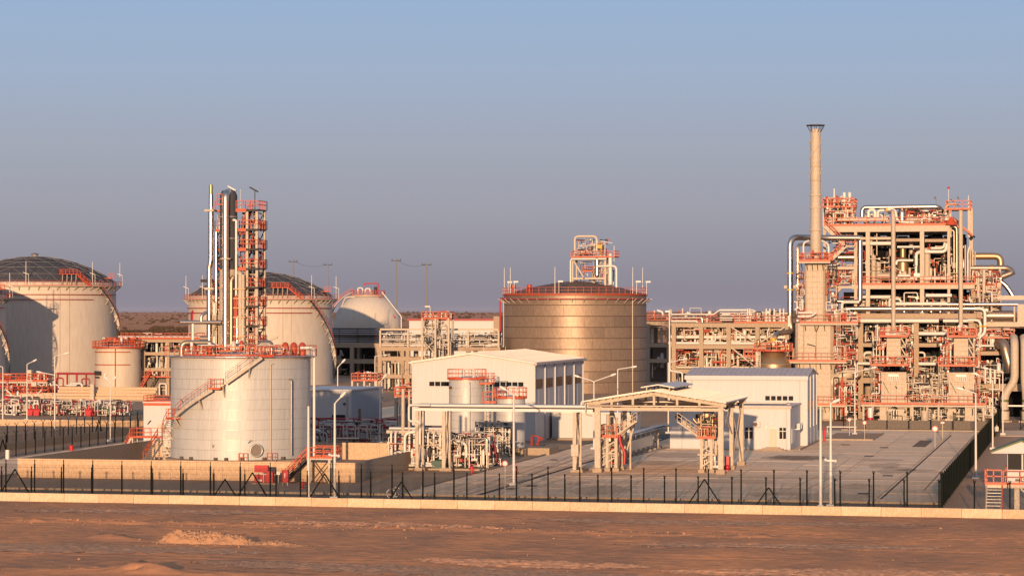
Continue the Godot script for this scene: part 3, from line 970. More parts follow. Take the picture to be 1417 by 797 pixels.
func domed_tank(label: String, c: Vector3, r: float, h: float, rise: float, cam_a: float, stair_at: float, stair_slope: float) -> Node3D:
	var t := thing("storage_tank", label, "tank", c, "domed storage tanks")
	var prof := [Vector2(r + 0.4, 0), Vector2(r + 0.4, 0.3), Vector2(r, 0.3)]
	for k in 9:
		prof.append(Vector2(r, h * (k + 1) / 9.0 - 0.03))
		if k < 8: prof.append(Vector2(r - 0.012 * (k + 1), h * (k + 1) / 9.0))
	part(t, "wall", B.new().lathe(c, prof, 96), M.tank_white)
	# spherical cap roof
	var rs := (r * r + rise * rise) / (2.0 * rise)
	var dome := []
	var half := asin(r / rs)
	for k in 13:
		var q := half * (1.0 - k / 12.0)
		dome.append(Vector2(max(0.001, sin(q) * rs), h + cos(q) * rs - (rs - rise)))
	part(t, "dome_roof", B.new().lathe(c, dome, 72, true), M.dome_grey)
	# rib lattice of the dome
	var lat := B.new()
	var up := Vector3(0, 0.1, 0)
	var pt := func(lv: int, a: float) -> Vector3:
		var q := half * lv / 6.0
		return c + Vector3(sin(a) * sin(q) * rs, h + cos(q) * rs - (rs - rise), cos(a) * sin(q) * rs) + up
	for lv in range(1, 7):
		var m := lv * 6
		for k in m:
			var a := TAU * k / m
			var b := TAU * (k + 1) / m
			if lv < 6: lat.beam(pt.call(lv, a), pt.call(lv, b), 0.07, 0.06)
			var m2 := (lv - 1) * 6
			if m2 == 0:
				lat.beam(pt.call(lv, a), pt.call(0, 0.0), 0.07, 0.06)
			else:
				var s := k / lv
				var w := k % lv
				if w < lv: lat.beam(pt.call(lv, a), pt.call(lv - 1, TAU * (s * (lv - 1) + min(w, lv - 1)) / m2), 0.07, 0.06)
				if w > 0: lat.beam(pt.call(lv, a), pt.call(lv - 1, TAU * (s * (lv - 1) + w - 1) / m2), 0.07, 0.06)
	part(t, "dome_ribs", lat, M.dome_rib)
	part(t, "dome_vent", B.new().lathe(c + Vector3(0, h + rise, 0), [Vector2(0.8, -0.2), Vector2(0.8, 0.5), Vector2(1.1, 0.6), Vector2(0.02, 1.0)], 12), M.dome_rib)
	part(t, "walkway", B.new().ring_plate(c + Vector3(0, h - 0.9, 0), r + 0.02, r + 1.2, 0.18, 72), M.cream_light)
	part(t, "railing", B.new().rail(B.new().arc(c + Vector3(0, h - 0.9, 0), r + 1.15, 0, TAU, 64), 1.2, 1.7, 0.06), M.orange)
	for k in 56:
		var a := TAU * k / 56
		var d := Vector3(sin(a), 0, cos(a))
		part(t, "bracket", B.new().beam(c + d * (r + 1.2) + Vector3(0, h - 1.0, 0), c + d * r + Vector3(0, h - 2.1, 0), 0.12, 0.12), M.cream_light)
	var prr := []
	for y in [h - 3.1, h - 4.3]:
		var pts := B.new().arc(c + Vector3(0, y, 0), r + 0.35, cam_a - 1.5, cam_a + (0.75 if y < h - 4 else 1.3), 40)
		prr = []
		prr.resize(pts.size()); prr.fill(0.11)
		part(t, "spray_pipe", B.new().rings(pts, prr, 6), M.red_pipe)
	for q in [0.30, 0.42, -0.55]:
		var d := Vector3(sin(cam_a + q), 0, cos(cam_a + q))
		part(t, "downpipe", B.new().cyl(c + d * (r + 0.1) + Vector3(0, 0.4, 0), c + d * (r + 0.1) + Vector3(0, h - 1.2, 0), 0.07, 0.07, 6), M.tank_beige)
	var sa := cam_a + stair_at
	spiral_stair(t, c, r, sa, sa + (h - 1.0) / stair_slope / r, h - 0.9, 0.3)
	# gauging platform that stands above the walkway, with its short stair
	var ga := cam_a + stair_at - 0.42
	var gd := Vector3(sin(ga), 0, cos(ga))
	var gt := Vector3(gd.z, 0, -gd.x)
	var g0 := c + gd * (r - 0.4) + Vector3(0, h + 1.9, 0)
	
	part(t, "platform", B.new().box(g0, Vector3(4.0, 0.15, 2.2), Basis(gt, Vector3.UP, gt.cross(Vector3.UP))), M.orange)
	var gr := []
	for e in [Vector2(-2, -1.1), Vector2(-2, 1.1), Vector2(2, 1.1), Vector2(2, -1.1), Vector2(-2, -1.1)]: gr.append(g0 + gt * e.x + gd * e.y)
	part(t, "railing", B.new().rail(gr, 1.2, 1.1, 0.1), M.orange)
	var gl := B.new()
	for e in [Vector2(-1.8, 1), Vector2(-0.6, 1), Vector2(0.6, 1), Vector2(1.8, 1)]: gl.beam(g0 + gt * e.x + gd * e.y, g0 + gt * e.x + gd * (e.y - 0.3) - Vector3(0, 2.8, 0), 0.14, 0.14)
	part(t, "platform_legs", gl, M.cream_light)
	var s0 := g0 + gt * 5.6 + gd * 0.7 - Vector3(0, 2.8, 0)
	part(t, "stair", B.new().stair(s0, g0 + gt * 2.0 + gd * 0.7, 0.9), M.orange)
	part(t, "railing", B.new().rail([s0 + gd * 0.45, g0 + gt * 2.0 + gd * 1.15], 1.1, 1.1, 0.09, false), M.orange)
	var e2 := cam_a + 1.13
	var ed := Vector3(sin(e2), 0, cos(e2))
	part(t, "platform", B.new().box(c + ed * (r - 0.3) + Vector3(0, h + 1.0, 0), Vector3(1.8, 0.12, 1.6)).rail([c + ed * (r + 0.4) + Vector3(-0.9, h + 1.06, 0), c + ed * (r + 0.4) + Vector3(0.9, h + 1.06, 0)], 1.2, 0.8, 0.1), M.orange)
	for a in [-1.35, -0.85, -0.1, 0.72, 1.5]:
		var d := Vector3(sin(cam_a + a), 0, cos(cam_a + a))
		part(t, "lightning_rod", B.new().cyl(c + d * (r + 0.9) + Vector3(0, h - 1.0, 0), c + d * (r + 0.9) + Vector3(0, h + 5.0, 0), 0.1, 0.07, 5), M.frame_white)
		part(t, "lamp", B.new().beam(c + d * (r + 0.9) + Vector3(0.7, h - 0.8, 0), c + d * (r + 0.9) + Vector3(0.7, h + 1.8, 0), 0.08, 0.08).beam(c + d * (r + 0.9) + Vector3(0.7, h + 1.8, 0), c + d * (r + 0.9) + Vector3(-0.6, h + 2.3, 0.3), 0.16, 0.1), M.frame_white)
	return t

func make_storage_tanks() -> void:
	var c1 := Vector3(-207.52, 18, -371.68)
	var c2 := Vector3(-152.03, 18, -384.24)
	var c0 := Vector3(-210.22, 18, -315.71)
	c1.y = 0; c2.y = 0; c0.y = 0
	domed_tank("large white domed tank on the left, half covered by a curved shadow", c1, 20.3, 25.4, 6.6, atan2(51 - c1.x, 226 - c1.z), 0.83, 0.78)
	domed_tank("sunlit beige domed tank behind the shiny distillation columns", c2, 18.1, 22.1, 6.0, atan2(51 - c2.x, 226 - c2.z), 0.68, 1.0)
	domed_tank("dark tank cut by the left picture edge, only its right rim in view", c0, 18.1, 22.1, 6.0, atan2(51 - c0.x, 226 - c0.z), 0.70, 1.0)
	var rp := thing("riser_pipe", "thick dark red riser pipe standing at the left side of the second domed tank", "pipe", Vector3(-165.6, 5.79, -372.97))
	part(rp, "riser", B.new().pipe([Vector3(-165.6, 2.2, -372.97), Vector3(-165.6, 18, -372.97), Vector3(-164.37, 18.18, -373.24)], 0.9, 10), M.red_pipe)
	make_sphere()

func make_sphere() -> void:
	var c := Vector3(-147.79, 13.71, -467.22)
	var r := 9.75
	var t := thing("sphere_tank", "white spherical gas tank with an orange railed platform on its crown", "tank", Vector3(c.x, 0, c.z))
	part(t, "shell", B.new().ball(c, r, 64), M.tank_white)
	part(t, "skirt", B.new().lathe(c, [Vector2(r * 0.9, -5.2), Vector2(r + 0.35, -4.6), Vector2(r + 0.35, -0.4), Vector2(r * 0.99, -0.2)], 48), M.clad_shade)
	for k in 10:
		var a := TAU * k / 10
		var d := Vector3(sin(a), 0, cos(a))
		part(t, "leg", B.new().cyl(Vector3(c.x, 0, c.z) + d * r, Vector3(c.x, c.y - 0.5, c.z) + d * r, 0.5, 0.5, 10), M.concrete)
		var d2 := Vector3(sin(a + TAU / 10), 0, cos(a + TAU / 10))
		part(t, "brace", B.new().beam(Vector3(c.x, 0.8, c.z) + d * r, Vector3(c.x, 7.8, c.z) + d2 * r, 0.14, 0.14), M.galv)
	part(t, "walkway", B.new().ring_plate(c - Vector3(0, 2.0, 0), r + 0.2, r + 2.2, 0.2, 40), M.dark_steel)
	part(t, "railing", B.new().rail(B.new().arc(c - Vector3(0, 2.0, 0), r + 2.1, 0, TAU, 36), 1.2, 1.8, 0.1), M.galv)
	var top := c + Vector3(0, r * 0.93, 0)
	part(t, "platform", B.new().ring_plate(top, 0.3, 4.9, 0.3, 28), M.cream_light)
	part(t, "railing", B.new().rail(B.new().arc(top, 4.8, 0, TAU, 24), 1.3, 1.2, 0.13), M.orange)
	part(t, "bypass_pipe", B.new().pipe([top + Vector3(-2.6, 0.2, 1), top + Vector3(-2.6, 2.1, 1), top + Vector3(-1.2, 2.1, 1), top + Vector3(-1.2, 0.2, 1)], 0.22, 8), M.pipe_white)
	part(t, "bypass_pipe", B.new().pipe([top + Vector3(-0.4, 0.2, 1), top + Vector3(-0.4, 1.9, 1), top + Vector3(1.0, 1.9, 1), top + Vector3(1.0, 0.2, 1)], 0.22, 8), M.pipe_white)
	part(t, "relief_drum", B.new().cyl(top + Vector3(2.6, 0.3, 1.0), top + Vector3(2.6, 2.4, 1.0), 0.45, 0.45, 10), M.dark_steel)
	part(t, "deluge_pipe", B.new().pipe([top + Vector3(-0.4, 2.6, 2), top + Vector3(-0.4, 3.3, 2), top + Vector3(3.7, 3.3, 2), top + Vector3(3.7, 0.1, 2.6), top + Vector3(9.0, -6.4, 3.4)], 0.18, 6), M.red)
	part(t, "handrail", B.new().pipe([top + Vector3(4.6, 0.9, 1.5), top + Vector3(10.4, -6.0, 2.0), top + Vector3(10.4, -12.5, 2.0)], 0.17, 6), M.pipe_white)
	# access stair arching over the left shoulder
	var pts := []
	for k in 11:
		var a := lerpf(0.34, 1.35, k / 10.0)
		pts.append(c + Vector3(-sin(a) * (r + 0.7), cos(a) * (r + 0.7), 3.2))
	var sb := B.new()
	for k in 10:
		sb.beam(pts[k], pts[k + 1], 0.9, 0.2)
	part(t, "stair", sb, M.cream_light)
	part(t, "railing", B.new().rail(pts, 1.2, 1.4, 0.1, false), M.orange)
	part(t, "feed_pipe", B.new().pipe([top + Vector3(-0.8, -0.3, 3.4), top + Vector3(-5.6, -0.6, 3.4), top + Vector3(-6.6, -5, 6), top + Vector3(-6.6, -12, 6)], 0.2, 8), M.pipe_cream)

# ---------------------------------------------------------------- the bare steel tank
func make_steel_tank() -> void:
	var c := Vector3(-62.36, 6.86, -339.94)
	c.y = 0
	var r := 16.15
	var h := 22.0
	var ca := atan2(51 - c.x, 226 - c.z)
	var t := thing("steel_tank", "huge bare brown steel tank with plate courses and a pipe frame on its roof", "tank", c)
	part(t, "core", B.new().lathe(c, [Vector2(r - 0.06, 0), Vector2(r - 0.06, h)], 96), M.steel_seam)
	# shell plates: nine courses of fourteen plates
	var rows := 9
	var per := 14
	var ph := h / rows
	var pb := B.new()
	var span_ := TAU / per
	for k in 8:
		var a := -span_ * 0.5 + span_ * k / 8.0 + 0.0006
		var b := a + span_ / 8.0 - (0.0032 if k == 7 else 0.0)
		if k > 0: a -= 0.0006
		for e in 1:
			var d0 := Vector3(sin(a), 0, cos(a))
			var d1 := Vector3(sin(b), 0, cos(b))
			var k0 := pb.v.size()
			for p in [[d0, 0.03], [d1, 0.03], [d1, ph - 0.03], [d0, ph - 0.03]]:
				pb.v.append(p[0] * r + Vector3(0, p[1], 0)); pb.n.append(p[0])
			for q in [0, 2, 1, 0, 3, 2]: pb.i.append(k0 + q)
			pb.quad(d0 * r + Vector3(0, ph - 0.03, 0), d1 * r + Vector3(0, ph - 0.03, 0), d1 * (r - 0.06) + Vector3(0, ph, 0), d0 * (r - 0.06) + Vector3(0, ph, 0))
			pb.quad(d0 * (r - 0.06), d1 * (r - 0.06), d1 * r + Vector3(0, 0.03, 0), d0 * r + Vector3(0, 0.03, 0))
	var pm := pb.mesh()
	for j in rows:
		for k in per:
			piece(t, "shell_plate", pm, M["steel_plate_%d" % (rng.randi() % 4)], Transform3D(Basis(Vector3.UP, span_ * (k + 0.37 * j)), Vector3(0, j * ph, 0)))
	for j in range(1, rows): part(t, "course_seam", B.new().lathe(c, [Vector2(r - 0.02, j * ph - 0.09), Vector2(r + 0.03, j * ph - 0.07), Vector2(r + 0.03, j * ph + 0.07), Vector2(r - 0.02, j * ph + 0.09)], 72), M.steel_seam)
	part(t, "roof", B.new().lathe(c, [Vector2(r + 0.25, h), Vector2(r * 0.6, h + 1.7), Vector2(r * 0.25, h + 2.7), Vector2(0.01, h + 3.1)], 64, true), M.roof_brown)
	part(t, "rim", B.new().lathe(c, [Vector2(r, h - 0.35), Vector2(r + 0.35, h - 0.3), Vector2(r + 0.35, h - 0.12), Vector2(r, h - 0.08)], 64), M.orange_dark)
	part(t, "railing", B.new().rail(B.new().arc(c + Vector3(0, h, 0), r + 0.25, 0, TAU, 60), 1.5, 1.7, 0.065), M.orange)
	var rp := B.new().arc(c + Vector3(0, h - 1.1, 0), r + 0.95, 0, TAU, 64)
	var rr := []
	rr.resize(rp.size()); rr.fill(0.12)
	part(t, "spray_ring", B.new().rings(rp, rr, 6, false), M.red_pipe)
	for k in 40:
		var a := TAU * k / 40
		var d := Vector3(sin(a), 0, cos(a))
		part(t, "bracket", B.new().beam(c + d * (r + 1.3) + Vector3(0, h - 1.0, 0), c + d * (r + 0.02) + Vector3(0, h - 2.0, 0), 0.13, 0.13), M.cream_light)
	for q in [0.9, -1.42]:
		var d := Vector3(sin(ca + q), 0, cos(ca + q))
		part(t, "downpipe", B.new().cyl(c + d * (r + 0.2) + Vector3(0, 0.2, 0), c + d * (r + 0.2) + Vector3(0, h - 0.8, 0), 0.12, 0.12, 6), M.tank_beige)
	part(t, "fire_main", B.new().pipe([Vector3(-78.98, -2.98, -336.18), Vector3(-78.98, 21.11, -336.18), Vector3(-76.59, 21.09, -331.59)], 0.2, 8), M.red)
	for a in [-1.45, -1.12, -0.28, 0.92, 1.22]:
		var d := Vector3(sin(ca + a), 0, cos(ca + a))
		part(t, "lightning_rod", B.new().cyl(c + d * r + Vector3(0, h, 0), c + d * r + Vector3(0, h + 6.0, 0), 0.11, 0.07, 5), M.frame_white)
		part(t, "flood_lamp", B.new().beam(c + d * r + Vector3(0.9, h, 0), c + d * r + Vector3(0.9, h + 2.6, 0), 0.09, 0.09).box(c + d * r + Vector3(1.3, h + 2.8, 0), Vector3(1.1, 0.35, 0.4)), M.frame_white)
	for q in [[-1.2, 0.85], [-0.75, 0.6]]:
		var d := Vector3(sin(ca + q[0]), 0, cos(ca + q[0]))
		part(t, "vent", B.new().lathe(c + d * (r - 1.2) + Vector3(0, h + 0.2, 0), [Vector2(0.3, 0), Vector2(0.3, 1.0), Vector2(0.6, 1.2), Vector2(0.55, 1.9), Vector2(0.02, 2.0)], 10), M.orange_dark)
	# the frame on the roof with its deck and goose-neck pipes
	var f := thing("roof_frame", "cream steel frame with looping pipes and an orange railed deck on the steel tank's roof", "platform", Vector3(c.x, h + 1.2, c.z))
	var zz := c.z + 2.0
	var x0 := -63.34
	var x1 := -55.79
	x0 += c.x - -63.17; x1 += c.x - -63.17
	var D := [h + 1.5, 30.38, 35.17]
	for x in [x0, x1]:
		for z in [zz, zz - 4.5]:
			part(f, "column", B.new().span(Vector3(x - 0.22, h + 1.0, z - 0.22), Vector3(x + 0.22, D[1], z + 0.22)), M.cream_light)
	part(f, "beam", B.new().span(Vector3(x0 + 0.22, D[1] - 0.55, zz - 0.2), Vector3(x1 - 0.22, D[1] - 0.1, zz + 0.2)), M.cream_light)
	part(f, "beam", B.new().span(Vector3(x0 + 0.22, D[1] - 0.55, zz - 4.7), Vector3(x1 - 0.22, D[1] - 0.1, zz - 4.3)), M.cream_light)
	part(f, "beam", B.new().span(Vector3(x0 + 0.22, h + 3.4, zz - 0.15), Vector3(x1 - 0.22, h + 3.8, zz + 0.15)), M.cream_light)
	part(f, "brace", B.new().beam(Vector3(x0 + 0.3, D[1] - 0.8, zz), Vector3(lerpf(x0, x1, 0.36), h + 3.5, zz), 0.3, 0.3), M.cream_light)
	part(f, "brace", B.new().beam(Vector3(x1 - 0.3, D[1] - 0.8, zz - 4.5), Vector3(lerpf(x0, x1, 0.5), h + 3.0, zz - 4.5), 0.25, 0.25), M.cream_light)
	deck(f, x0 - 0.3, x1 + 2.2, D[1], zz + 0.6, zz - 5.0, true, null, 1.3, 0.11)
	deck(f, x0 + 2.3, x0 + 4.6, D[1] - 3.2, zz - 0.3, zz - 4.0, true)
	var pw: Material = M.pipe_white
	part(f, "goose_neck_pipe", B.new().pipe([Vector3(x0 + 0.3, D[1], zz - 1), Vector3(x0 + 0.3, D[2], zz - 1), Vector3(x1 - 2.2, D[2], zz - 1), Vector3(x1 - 2.2, D[1], zz - 1)], 0.26, 8, 0.9), M.pipe_cream)
	part(f, "pipe", B.new().pipe([Vector3(x0 - 0.3, h + 1.0, zz + 0.9), Vector3(x0 - 0.3, D[1] - 0.4, zz + 0.9), Vector3(x1 + 0.4, D[1] - 0.4, zz + 0.9)], 0.2, 8, 0.6), M.pipe_white)
	part(f, "pipe", B.new().pipe([Vector3(x1 - 2.0, D[1] - 2.0, zz + 0.5), Vector3(x1 + 2.6, D[1] - 2.0, zz + 0.5), Vector3(x1 + 2.6, h + 0.6, zz + 0.5)], 0.25, 8, 0.9), pw)
	part(f, "drop_drum", B.new().lathe(Vector3(x0 + 5.6, D[1] - 4.6, zz), [Vector2(0.15, 0), Vector2(0.5, 0.5), Vector2(0.5, 4.4), Vector2(0.3, 4.5)], 12), M.pipe_metal)
	part(f, "drum", B.new().lathe(Vector3(x1 + 1.1, D[1] - 6.2, zz), [Vector2(0.4, 0), Vector2(0.45, 0.4), Vector2(0.45, 7.0), Vector2(0.1, 7.2)], 12), M.pipe_white)
	part(f, "cyclone", B.new().lathe(Vector3(x0 + 6.2, D[1] + 0.3, zz - 2), [Vector2(0.3, 0), Vector2(0.6, 1.6), Vector2(0.7, 2.6), Vector2(0.3, 3.4), Vector2(0.02, 3.5)], 12), M.pipe_bronze)
	for q in [[1.0, 3.4], [4.2, 3.9], [5.2, 3.4], [2.2, 1.9]]:
		part(f, "riser", B.new().cyl(Vector3(x0 + q[0], D[1], zz - 2.0 - q[0] * 0.2), Vector3(x0 + q[0], D[1] + q[1], zz - 2.0 - q[0] * 0.2), 0.16, 0.16, 6), M.cream_light)
	for q in [[0.8, 2.6, 2.9], [0.9, 1.2, 2.0], [1.6, 3.0, 0.9]]:
		part(f, "pipe", B.new().cyl(Vector3(x0 + q[0], D[1] + q[1], zz - 2.4), Vector3(x0 + q[0] + q[2], D[1] + q[1], zz - 2.4), 0.13, 0.13, 6), M.pipe_white)
	part(f, "valve_box", B.new().box(Vector3(x1 - 1.5, D[1] + 2.4, zz - 1), Vector3(1.1, 0.7, 0.6)), M.yellow)
	part(f, "lamp", B.new().beam(Vector3(x1 - 0.1, D[1], zz), Vector3(x1 - 0.1, D[1] + 3.4, zz), 0.1, 0.1).beam(Vector3(x1 - 1.3, D[1] + 3.7, zz), Vector3(x1 + 1.6, D[1] + 3.2, zz), 0.14, 0.1), M.frame_white)
	part(f, "lamp", B.new().beam(Vector3(x1 + 2.0, D[1] - 1, zz), Vector3(x1 + 2.0, D[1] + 2.6, zz), 0.1, 0.1), M.frame_white)
	zigzag(f, x0 + 7.2, x1 - 0.6, [h + 2.4, D[1] - 3.0], zz - 1.5, 0.9)
	for q in [M.pipe_white, M.orange_dark, M.pipe_cream, M.dark_steel]:
		tangle(f, x0 + 0.2, x1, D[1] + 0.2, D[2] - 0.8, zz - 4, zz - 0.5, 16, q, 0.08)
		tangle(f, x0 + 1.5, x1 + 1.5, h + 2.2, D[1] - 0.8, zz - 4, zz - 0.5, 18, q, 0.08)
	clutter(f, x0 + 1, x1, D[1] + 0.1, D[1] + 2.2, zz - 3.6, zz - 0.8, 10, [M.pipe_white, M.pipe_cream, M.orange_dark, M.pipe_bronze], 0.18)
	clutter(f, x0 + 1, x1 + 1, h + 2.2, h + 6.0, zz - 3.6, zz - 1.5, 9, [M.pipe_white, M.pipe_cream, M.orange_dark, M.pipe_bronze], 0.18)


# ---------------------------------------------------------------- the near tank in its bund
func make_near_tank() -> void:
	var bw := thing("bund_wall", "beige concrete bund wall boxed around the near aluminium clad tank", "wall", Vector3(-43.8, 0, -33))
	for k in 13:
		part(bw, "panel", B.new().span(Vector3(-63 + k * 2.95, 0, -33), Vector3(-63 + (k + 1) * 2.95 - 0.015, 2.05, -33.35)), M.wall_beige)
		part(bw, "panel", B.new().span(Vector3(-63 + k * 2.95, 0, -73), Vector3(-63 + (k + 1) * 2.95 - 0.015, 2.05, -73.35)), M.wall_beige)
	for k in 13:
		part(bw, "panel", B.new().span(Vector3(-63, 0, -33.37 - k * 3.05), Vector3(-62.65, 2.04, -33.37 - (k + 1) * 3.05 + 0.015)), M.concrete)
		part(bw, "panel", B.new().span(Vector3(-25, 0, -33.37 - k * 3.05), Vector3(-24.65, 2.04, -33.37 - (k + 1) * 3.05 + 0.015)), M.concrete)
	var c := Vector3(-44.2, 0, -53)
	var r := 8.02
	var y0 := 1.4
	var h := 11.3
	var t := thing("clad_tank", "near round tank clad in pale aluminium sheets, orange stair climbing its front", "tank", c)
	part(t, "plinth", B.new().lathe(c, [Vector2(r + 0.5, 0), Vector2(r + 0.5, y0 - 0.1), Vector2(r - 0.2, y0)], 48), M.concrete)
	part(t, "core", B.new().lathe(c, [Vector2(r - 0.05, y0), Vector2(r - 0.05, y0 + h)], 64), M.pipe_dull)
	var per := 28
	var rows := 10
	var sp := TAU / per
	var ph := h / rows
	var pms := []
	for tilt in [0.0, 0.011, -0.009]:
		var pb := B.new()
		for k in 4:
			var a := -sp * 0.5 + sp * k / 4.0
			var b := a + sp / 4.0
			var d0 := Vector3(sin(a), 0, cos(a))
			var d1 := Vector3(sin(b), 0, cos(b))
			# each sheet is slightly pillowed, which breaks up its reflections
			var e0: float = 0.012 * (1.0 - pow(k / 2.0 - 1.0, 2))
			var e1: float = 0.012 * (1.0 - pow((k + 1) / 2.0 - 1.0, 2))
			var n0 := (d0 + Vector3(d0.z, 0, -d0.x) * (k - 2) * 0.02 + Vector3(0, tilt, 0)).normalized()
			var n1 := (d1 + Vector3(d1.z, 0, -d1.x) * (k - 1) * 0.02 + Vector3(0, tilt, 0)).normalized()
			var k0 := pb.v.size()
			for p in [[d0, e0, 0.012, n0], [d1, e1, 0.012, n1], [d1, e1, ph - 0.012, n1], [d0, e0, ph - 0.012, n0]]:
				pb.v.append(p[0] * (r + p[1] - 0.01 + (0.012 if p[2] < 0.1 else 0.0)) + Vector3(0, p[2], 0)); pb.n.append(p[3])
			for q in [0, 2, 1, 0, 3, 2]: pb.i.append(k0 + q)
		pms.append(pb.mesh())
	for j in rows:
		for k in per:
			piece(t, "cladding_sheet", pms[rng.randi() % 3], M["alu_sheet_%d" % (rng.randi() % 4)], Transform3D(Basis(Vector3.UP, sp * k), Vector3(0, y0 + j * ph, 0)))
	part(t, "roof", B.new().lathe(c, [Vector2(r + 0.12, y0 + h - 0.02), Vector2(r + 0.14, y0 + h + 0.12), Vector2(r - 0.3, y0 + h + 0.2), Vector2(0.01, y0 + h + 0.75)], 64), M.roof_grey)
	part(t, "walkway", B.new().ring_plate(c + Vector3(0, y0 + h + 0.3, 0), r - 0.2, r + 0.75, 0.07, 48), M.galv)
	part(t, "railing", B.new().rail(B.new().arc(c + Vector3(0, y0 + h + 0.3, 0), r + 0.7, 0, TAU, 44), 1.15, 1.3, 0.045, false), M.orange)
	part(t, "inner_railing", B.new().rail(B.new().arc(c + Vector3(0, y0 + h + 0.35, 0), r - 1.3, -1.3, 1.9, 24), 1.0, 1.3, 0.05), M.orange)
	var ca := atan2(51 - c.x, 226 - c.z)
	var yt := y0 + h + 0.3
	# stair in two flights with a landing half way up
	spiral_stair(t, c, r, ca + 0.26, ca - 0.30, yt, 9.4, 0.95, M.cream_light, 0.045)
	spiral_stair(t, c, r, ca - 0.36, ca - 1.05, 9.4, 5.9, 0.95, M.cream_light, 0.045)
	spiral_stair(t, c, r, ca - 1.12, ca - 1.75, 5.9, 2.6, 0.95, M.cream_light, 0.045)
	for q in [[0.33, yt], [-0.33, 9.4], [-1.085, 5.9]]:
		var d := Vector3(sin(ca + q[0]), 0, cos(ca + q[0]))
		var s := Vector3(d.z, 0, -d.x)
		var o: Vector3 = c + d * (r + 0.58) + Vector3(0, q[1], 0)
		part(t, "landing", B.new().box(o, Vector3(1.2, 0.1, 1.15), Basis(s, Vector3.UP, d)), M.orange)
		part(t, "railing", B.new().rail([o + s * 0.75 - d * 0.5, o + s * 0.75 + d * 0.55, o - s * 0.75 + d * 0.55, o - s * 0.75 - d * 0.5], 1.15, 0.8, 0.05), M.orange)
	# bolts, manway, pipes on the shell
	var d2 := Vector3(sin(ca + 0.21), 0, cos(ca + 0.21))
	part(t, "manway", B.new().cyl(c + d2 * (r - 0.1) + Vector3(0, y0 + 1.1, 0), c + d2 * (r + 0.35) + Vector3(0, y0 + 1.1, 0), 0.62, 0.62, 20), M.pipe_dull)
	part(t, "manway_ring", B.new().torus(c + d2 * (r + 0.35) + Vector3(0, y0 + 1.1, 0), d2, 0.68, 0.09, 20, 6), M.galv)
	for q in [[0.03, 0.5], [0.42, 0.8]]:
		var d := Vector3(sin(ca + q[0]), 0, cos(ca + q[0]))
		part(t, "railing", B.new().rail([c + d * (r + 0.4) + Vector3(-0.5, y0 - 0.2, 0), c + d * (r + 0.4) + Vector3(0.5, y0 - 0.2, 0)], 1.0, 0.5, 0.07, false), M.orange)
	for q in [-0.95, -0.75, -0.35, -0.2, 0.02, 0.33, 0.62]:
		var d := Vector3(sin(ca + q), 0, cos(ca + q))
		part(t, "anchor_box", B.new().box(c + d * (r + 0.15) + Vector3(0, y0 + 0.15, 0), Vector3(0.4, 0.3, 0.3)), M.deck_dark)
	var d3 := Vector3(sin(ca + 0.74), 0, cos(ca + 0.74))
	part(t, "level_pipe", B.new().pipe([c + d3 * (r - 0.1) + Vector3(0, y0 + 9.0, 0), c + d3 * (r + 0.4) + Vector3(0, y0 + 9.0, 0), c + d3 * (r + 0.4) + Vector3(0, y0 + 0.4, 0)], 0.09, 6), M.pipe_dull)
	var d4 := Vector3(sin(ca + 0.42), 0, cos(ca + 0.42))
	part(t, "drain_pipe", B.new().pipe([c + d4 * (r + 0.15) + Vector3(0.3, y0 + 10.8, 0), c + d4 * (r + 0.15) + Vector3(0, y0 + 10.8, 0), c + d4 * (r + 0.15) + Vector3(0, y0 + 0.4, 0)], 0.06, 6), M.tank_beige)
	var d5 := Vector3(sin(ca + 1.33), 0, cos(ca + 1.33))
	part(t, "overflow_pipe", B.new().pipe([c + d5 * (r - 1) + Vector3(0, yt + 0.9, 0), c + d5 * (r + 0.6) + Vector3(0, yt + 0.9, 0), c + d5 * (r + 0.6) + Vector3(0, 1.5, 0)], 0.16, 8), M.pipe_white)
	for q in [[-0.95, 6.4], [-0.4, 1.4], [0.1, 1.9]]:
		var d := Vector3(sin(ca + q[0]), 0, cos(ca + q[0]))
		part(t, "lamp_bracket", B.new().beam(c + d * r + Vector3(0, y0 + q[1], 0), c + d * (r + 0.7) + Vector3(0.3, y0 + q[1] + 0.4, 0), 0.05, 0.05), M.dark_steel)
	# pipes on the roof
	var ry := y0 + h + 0.35
	part(t, "roof_pipe", B.new().pipe([c + Vector3(-6.3, ry, 2.5), c + Vector3(-6.3, ry + 1.45, 2.5), c + Vector3(-3.1, ry + 1.45, 1.0), c + Vector3(-3.1, ry, 1.0)], 0.3, 10, 0.9), M.pipe_dull)
	part(t, "roof_pipe", B.new().pipe([c + Vector3(2.6, ry, 1), c + Vector3(2.6, ry + 1.5, 1), c + Vector3(4.4, ry + 1.5, 2.0), c + Vector3(4.4, ry, 2.0)], 0.28, 10, 0.9), M.pipe_dull)
	for q in [-6.3, -5.0, -2.6]: part(t, "roof_post", B.new().cyl(c + Vector3(q, ry - 0.2, 4.2 - absf(q) * 0.3), c + Vector3(q, ry + 1.5, 4.2 - absf(q) * 0.3), 0.2, 0.2, 8), M.pipe_white)
	for k in 3: part(t, "roof_hatch", B.new().lathe(c + Vector3(4.4 + k * 1.25, ry, -3.0 + k * 0.7), [Vector2(0.42, -0.3), Vector2(0.42, 1.0), Vector2(0.3, 1.35), Vector2(0.02, 1.5)], 12, true), M.orange_dark)
	for q in [M.pipe_white, M.orange, M.pipe_cream]: tangle(t, c.x - 6, c.x + 6, ry + 0.1, ry + 1.2, c.z - 2, c.z + 5, 22, q, 0.05)
	clutter(t, c.x - 5, c.x + 5, ry, ry + 1.4, c.z - 2, c.z + 5, 22, [M.pipe_white, M.orange, M.pipe_cream, M.orange_dark], 0.14)
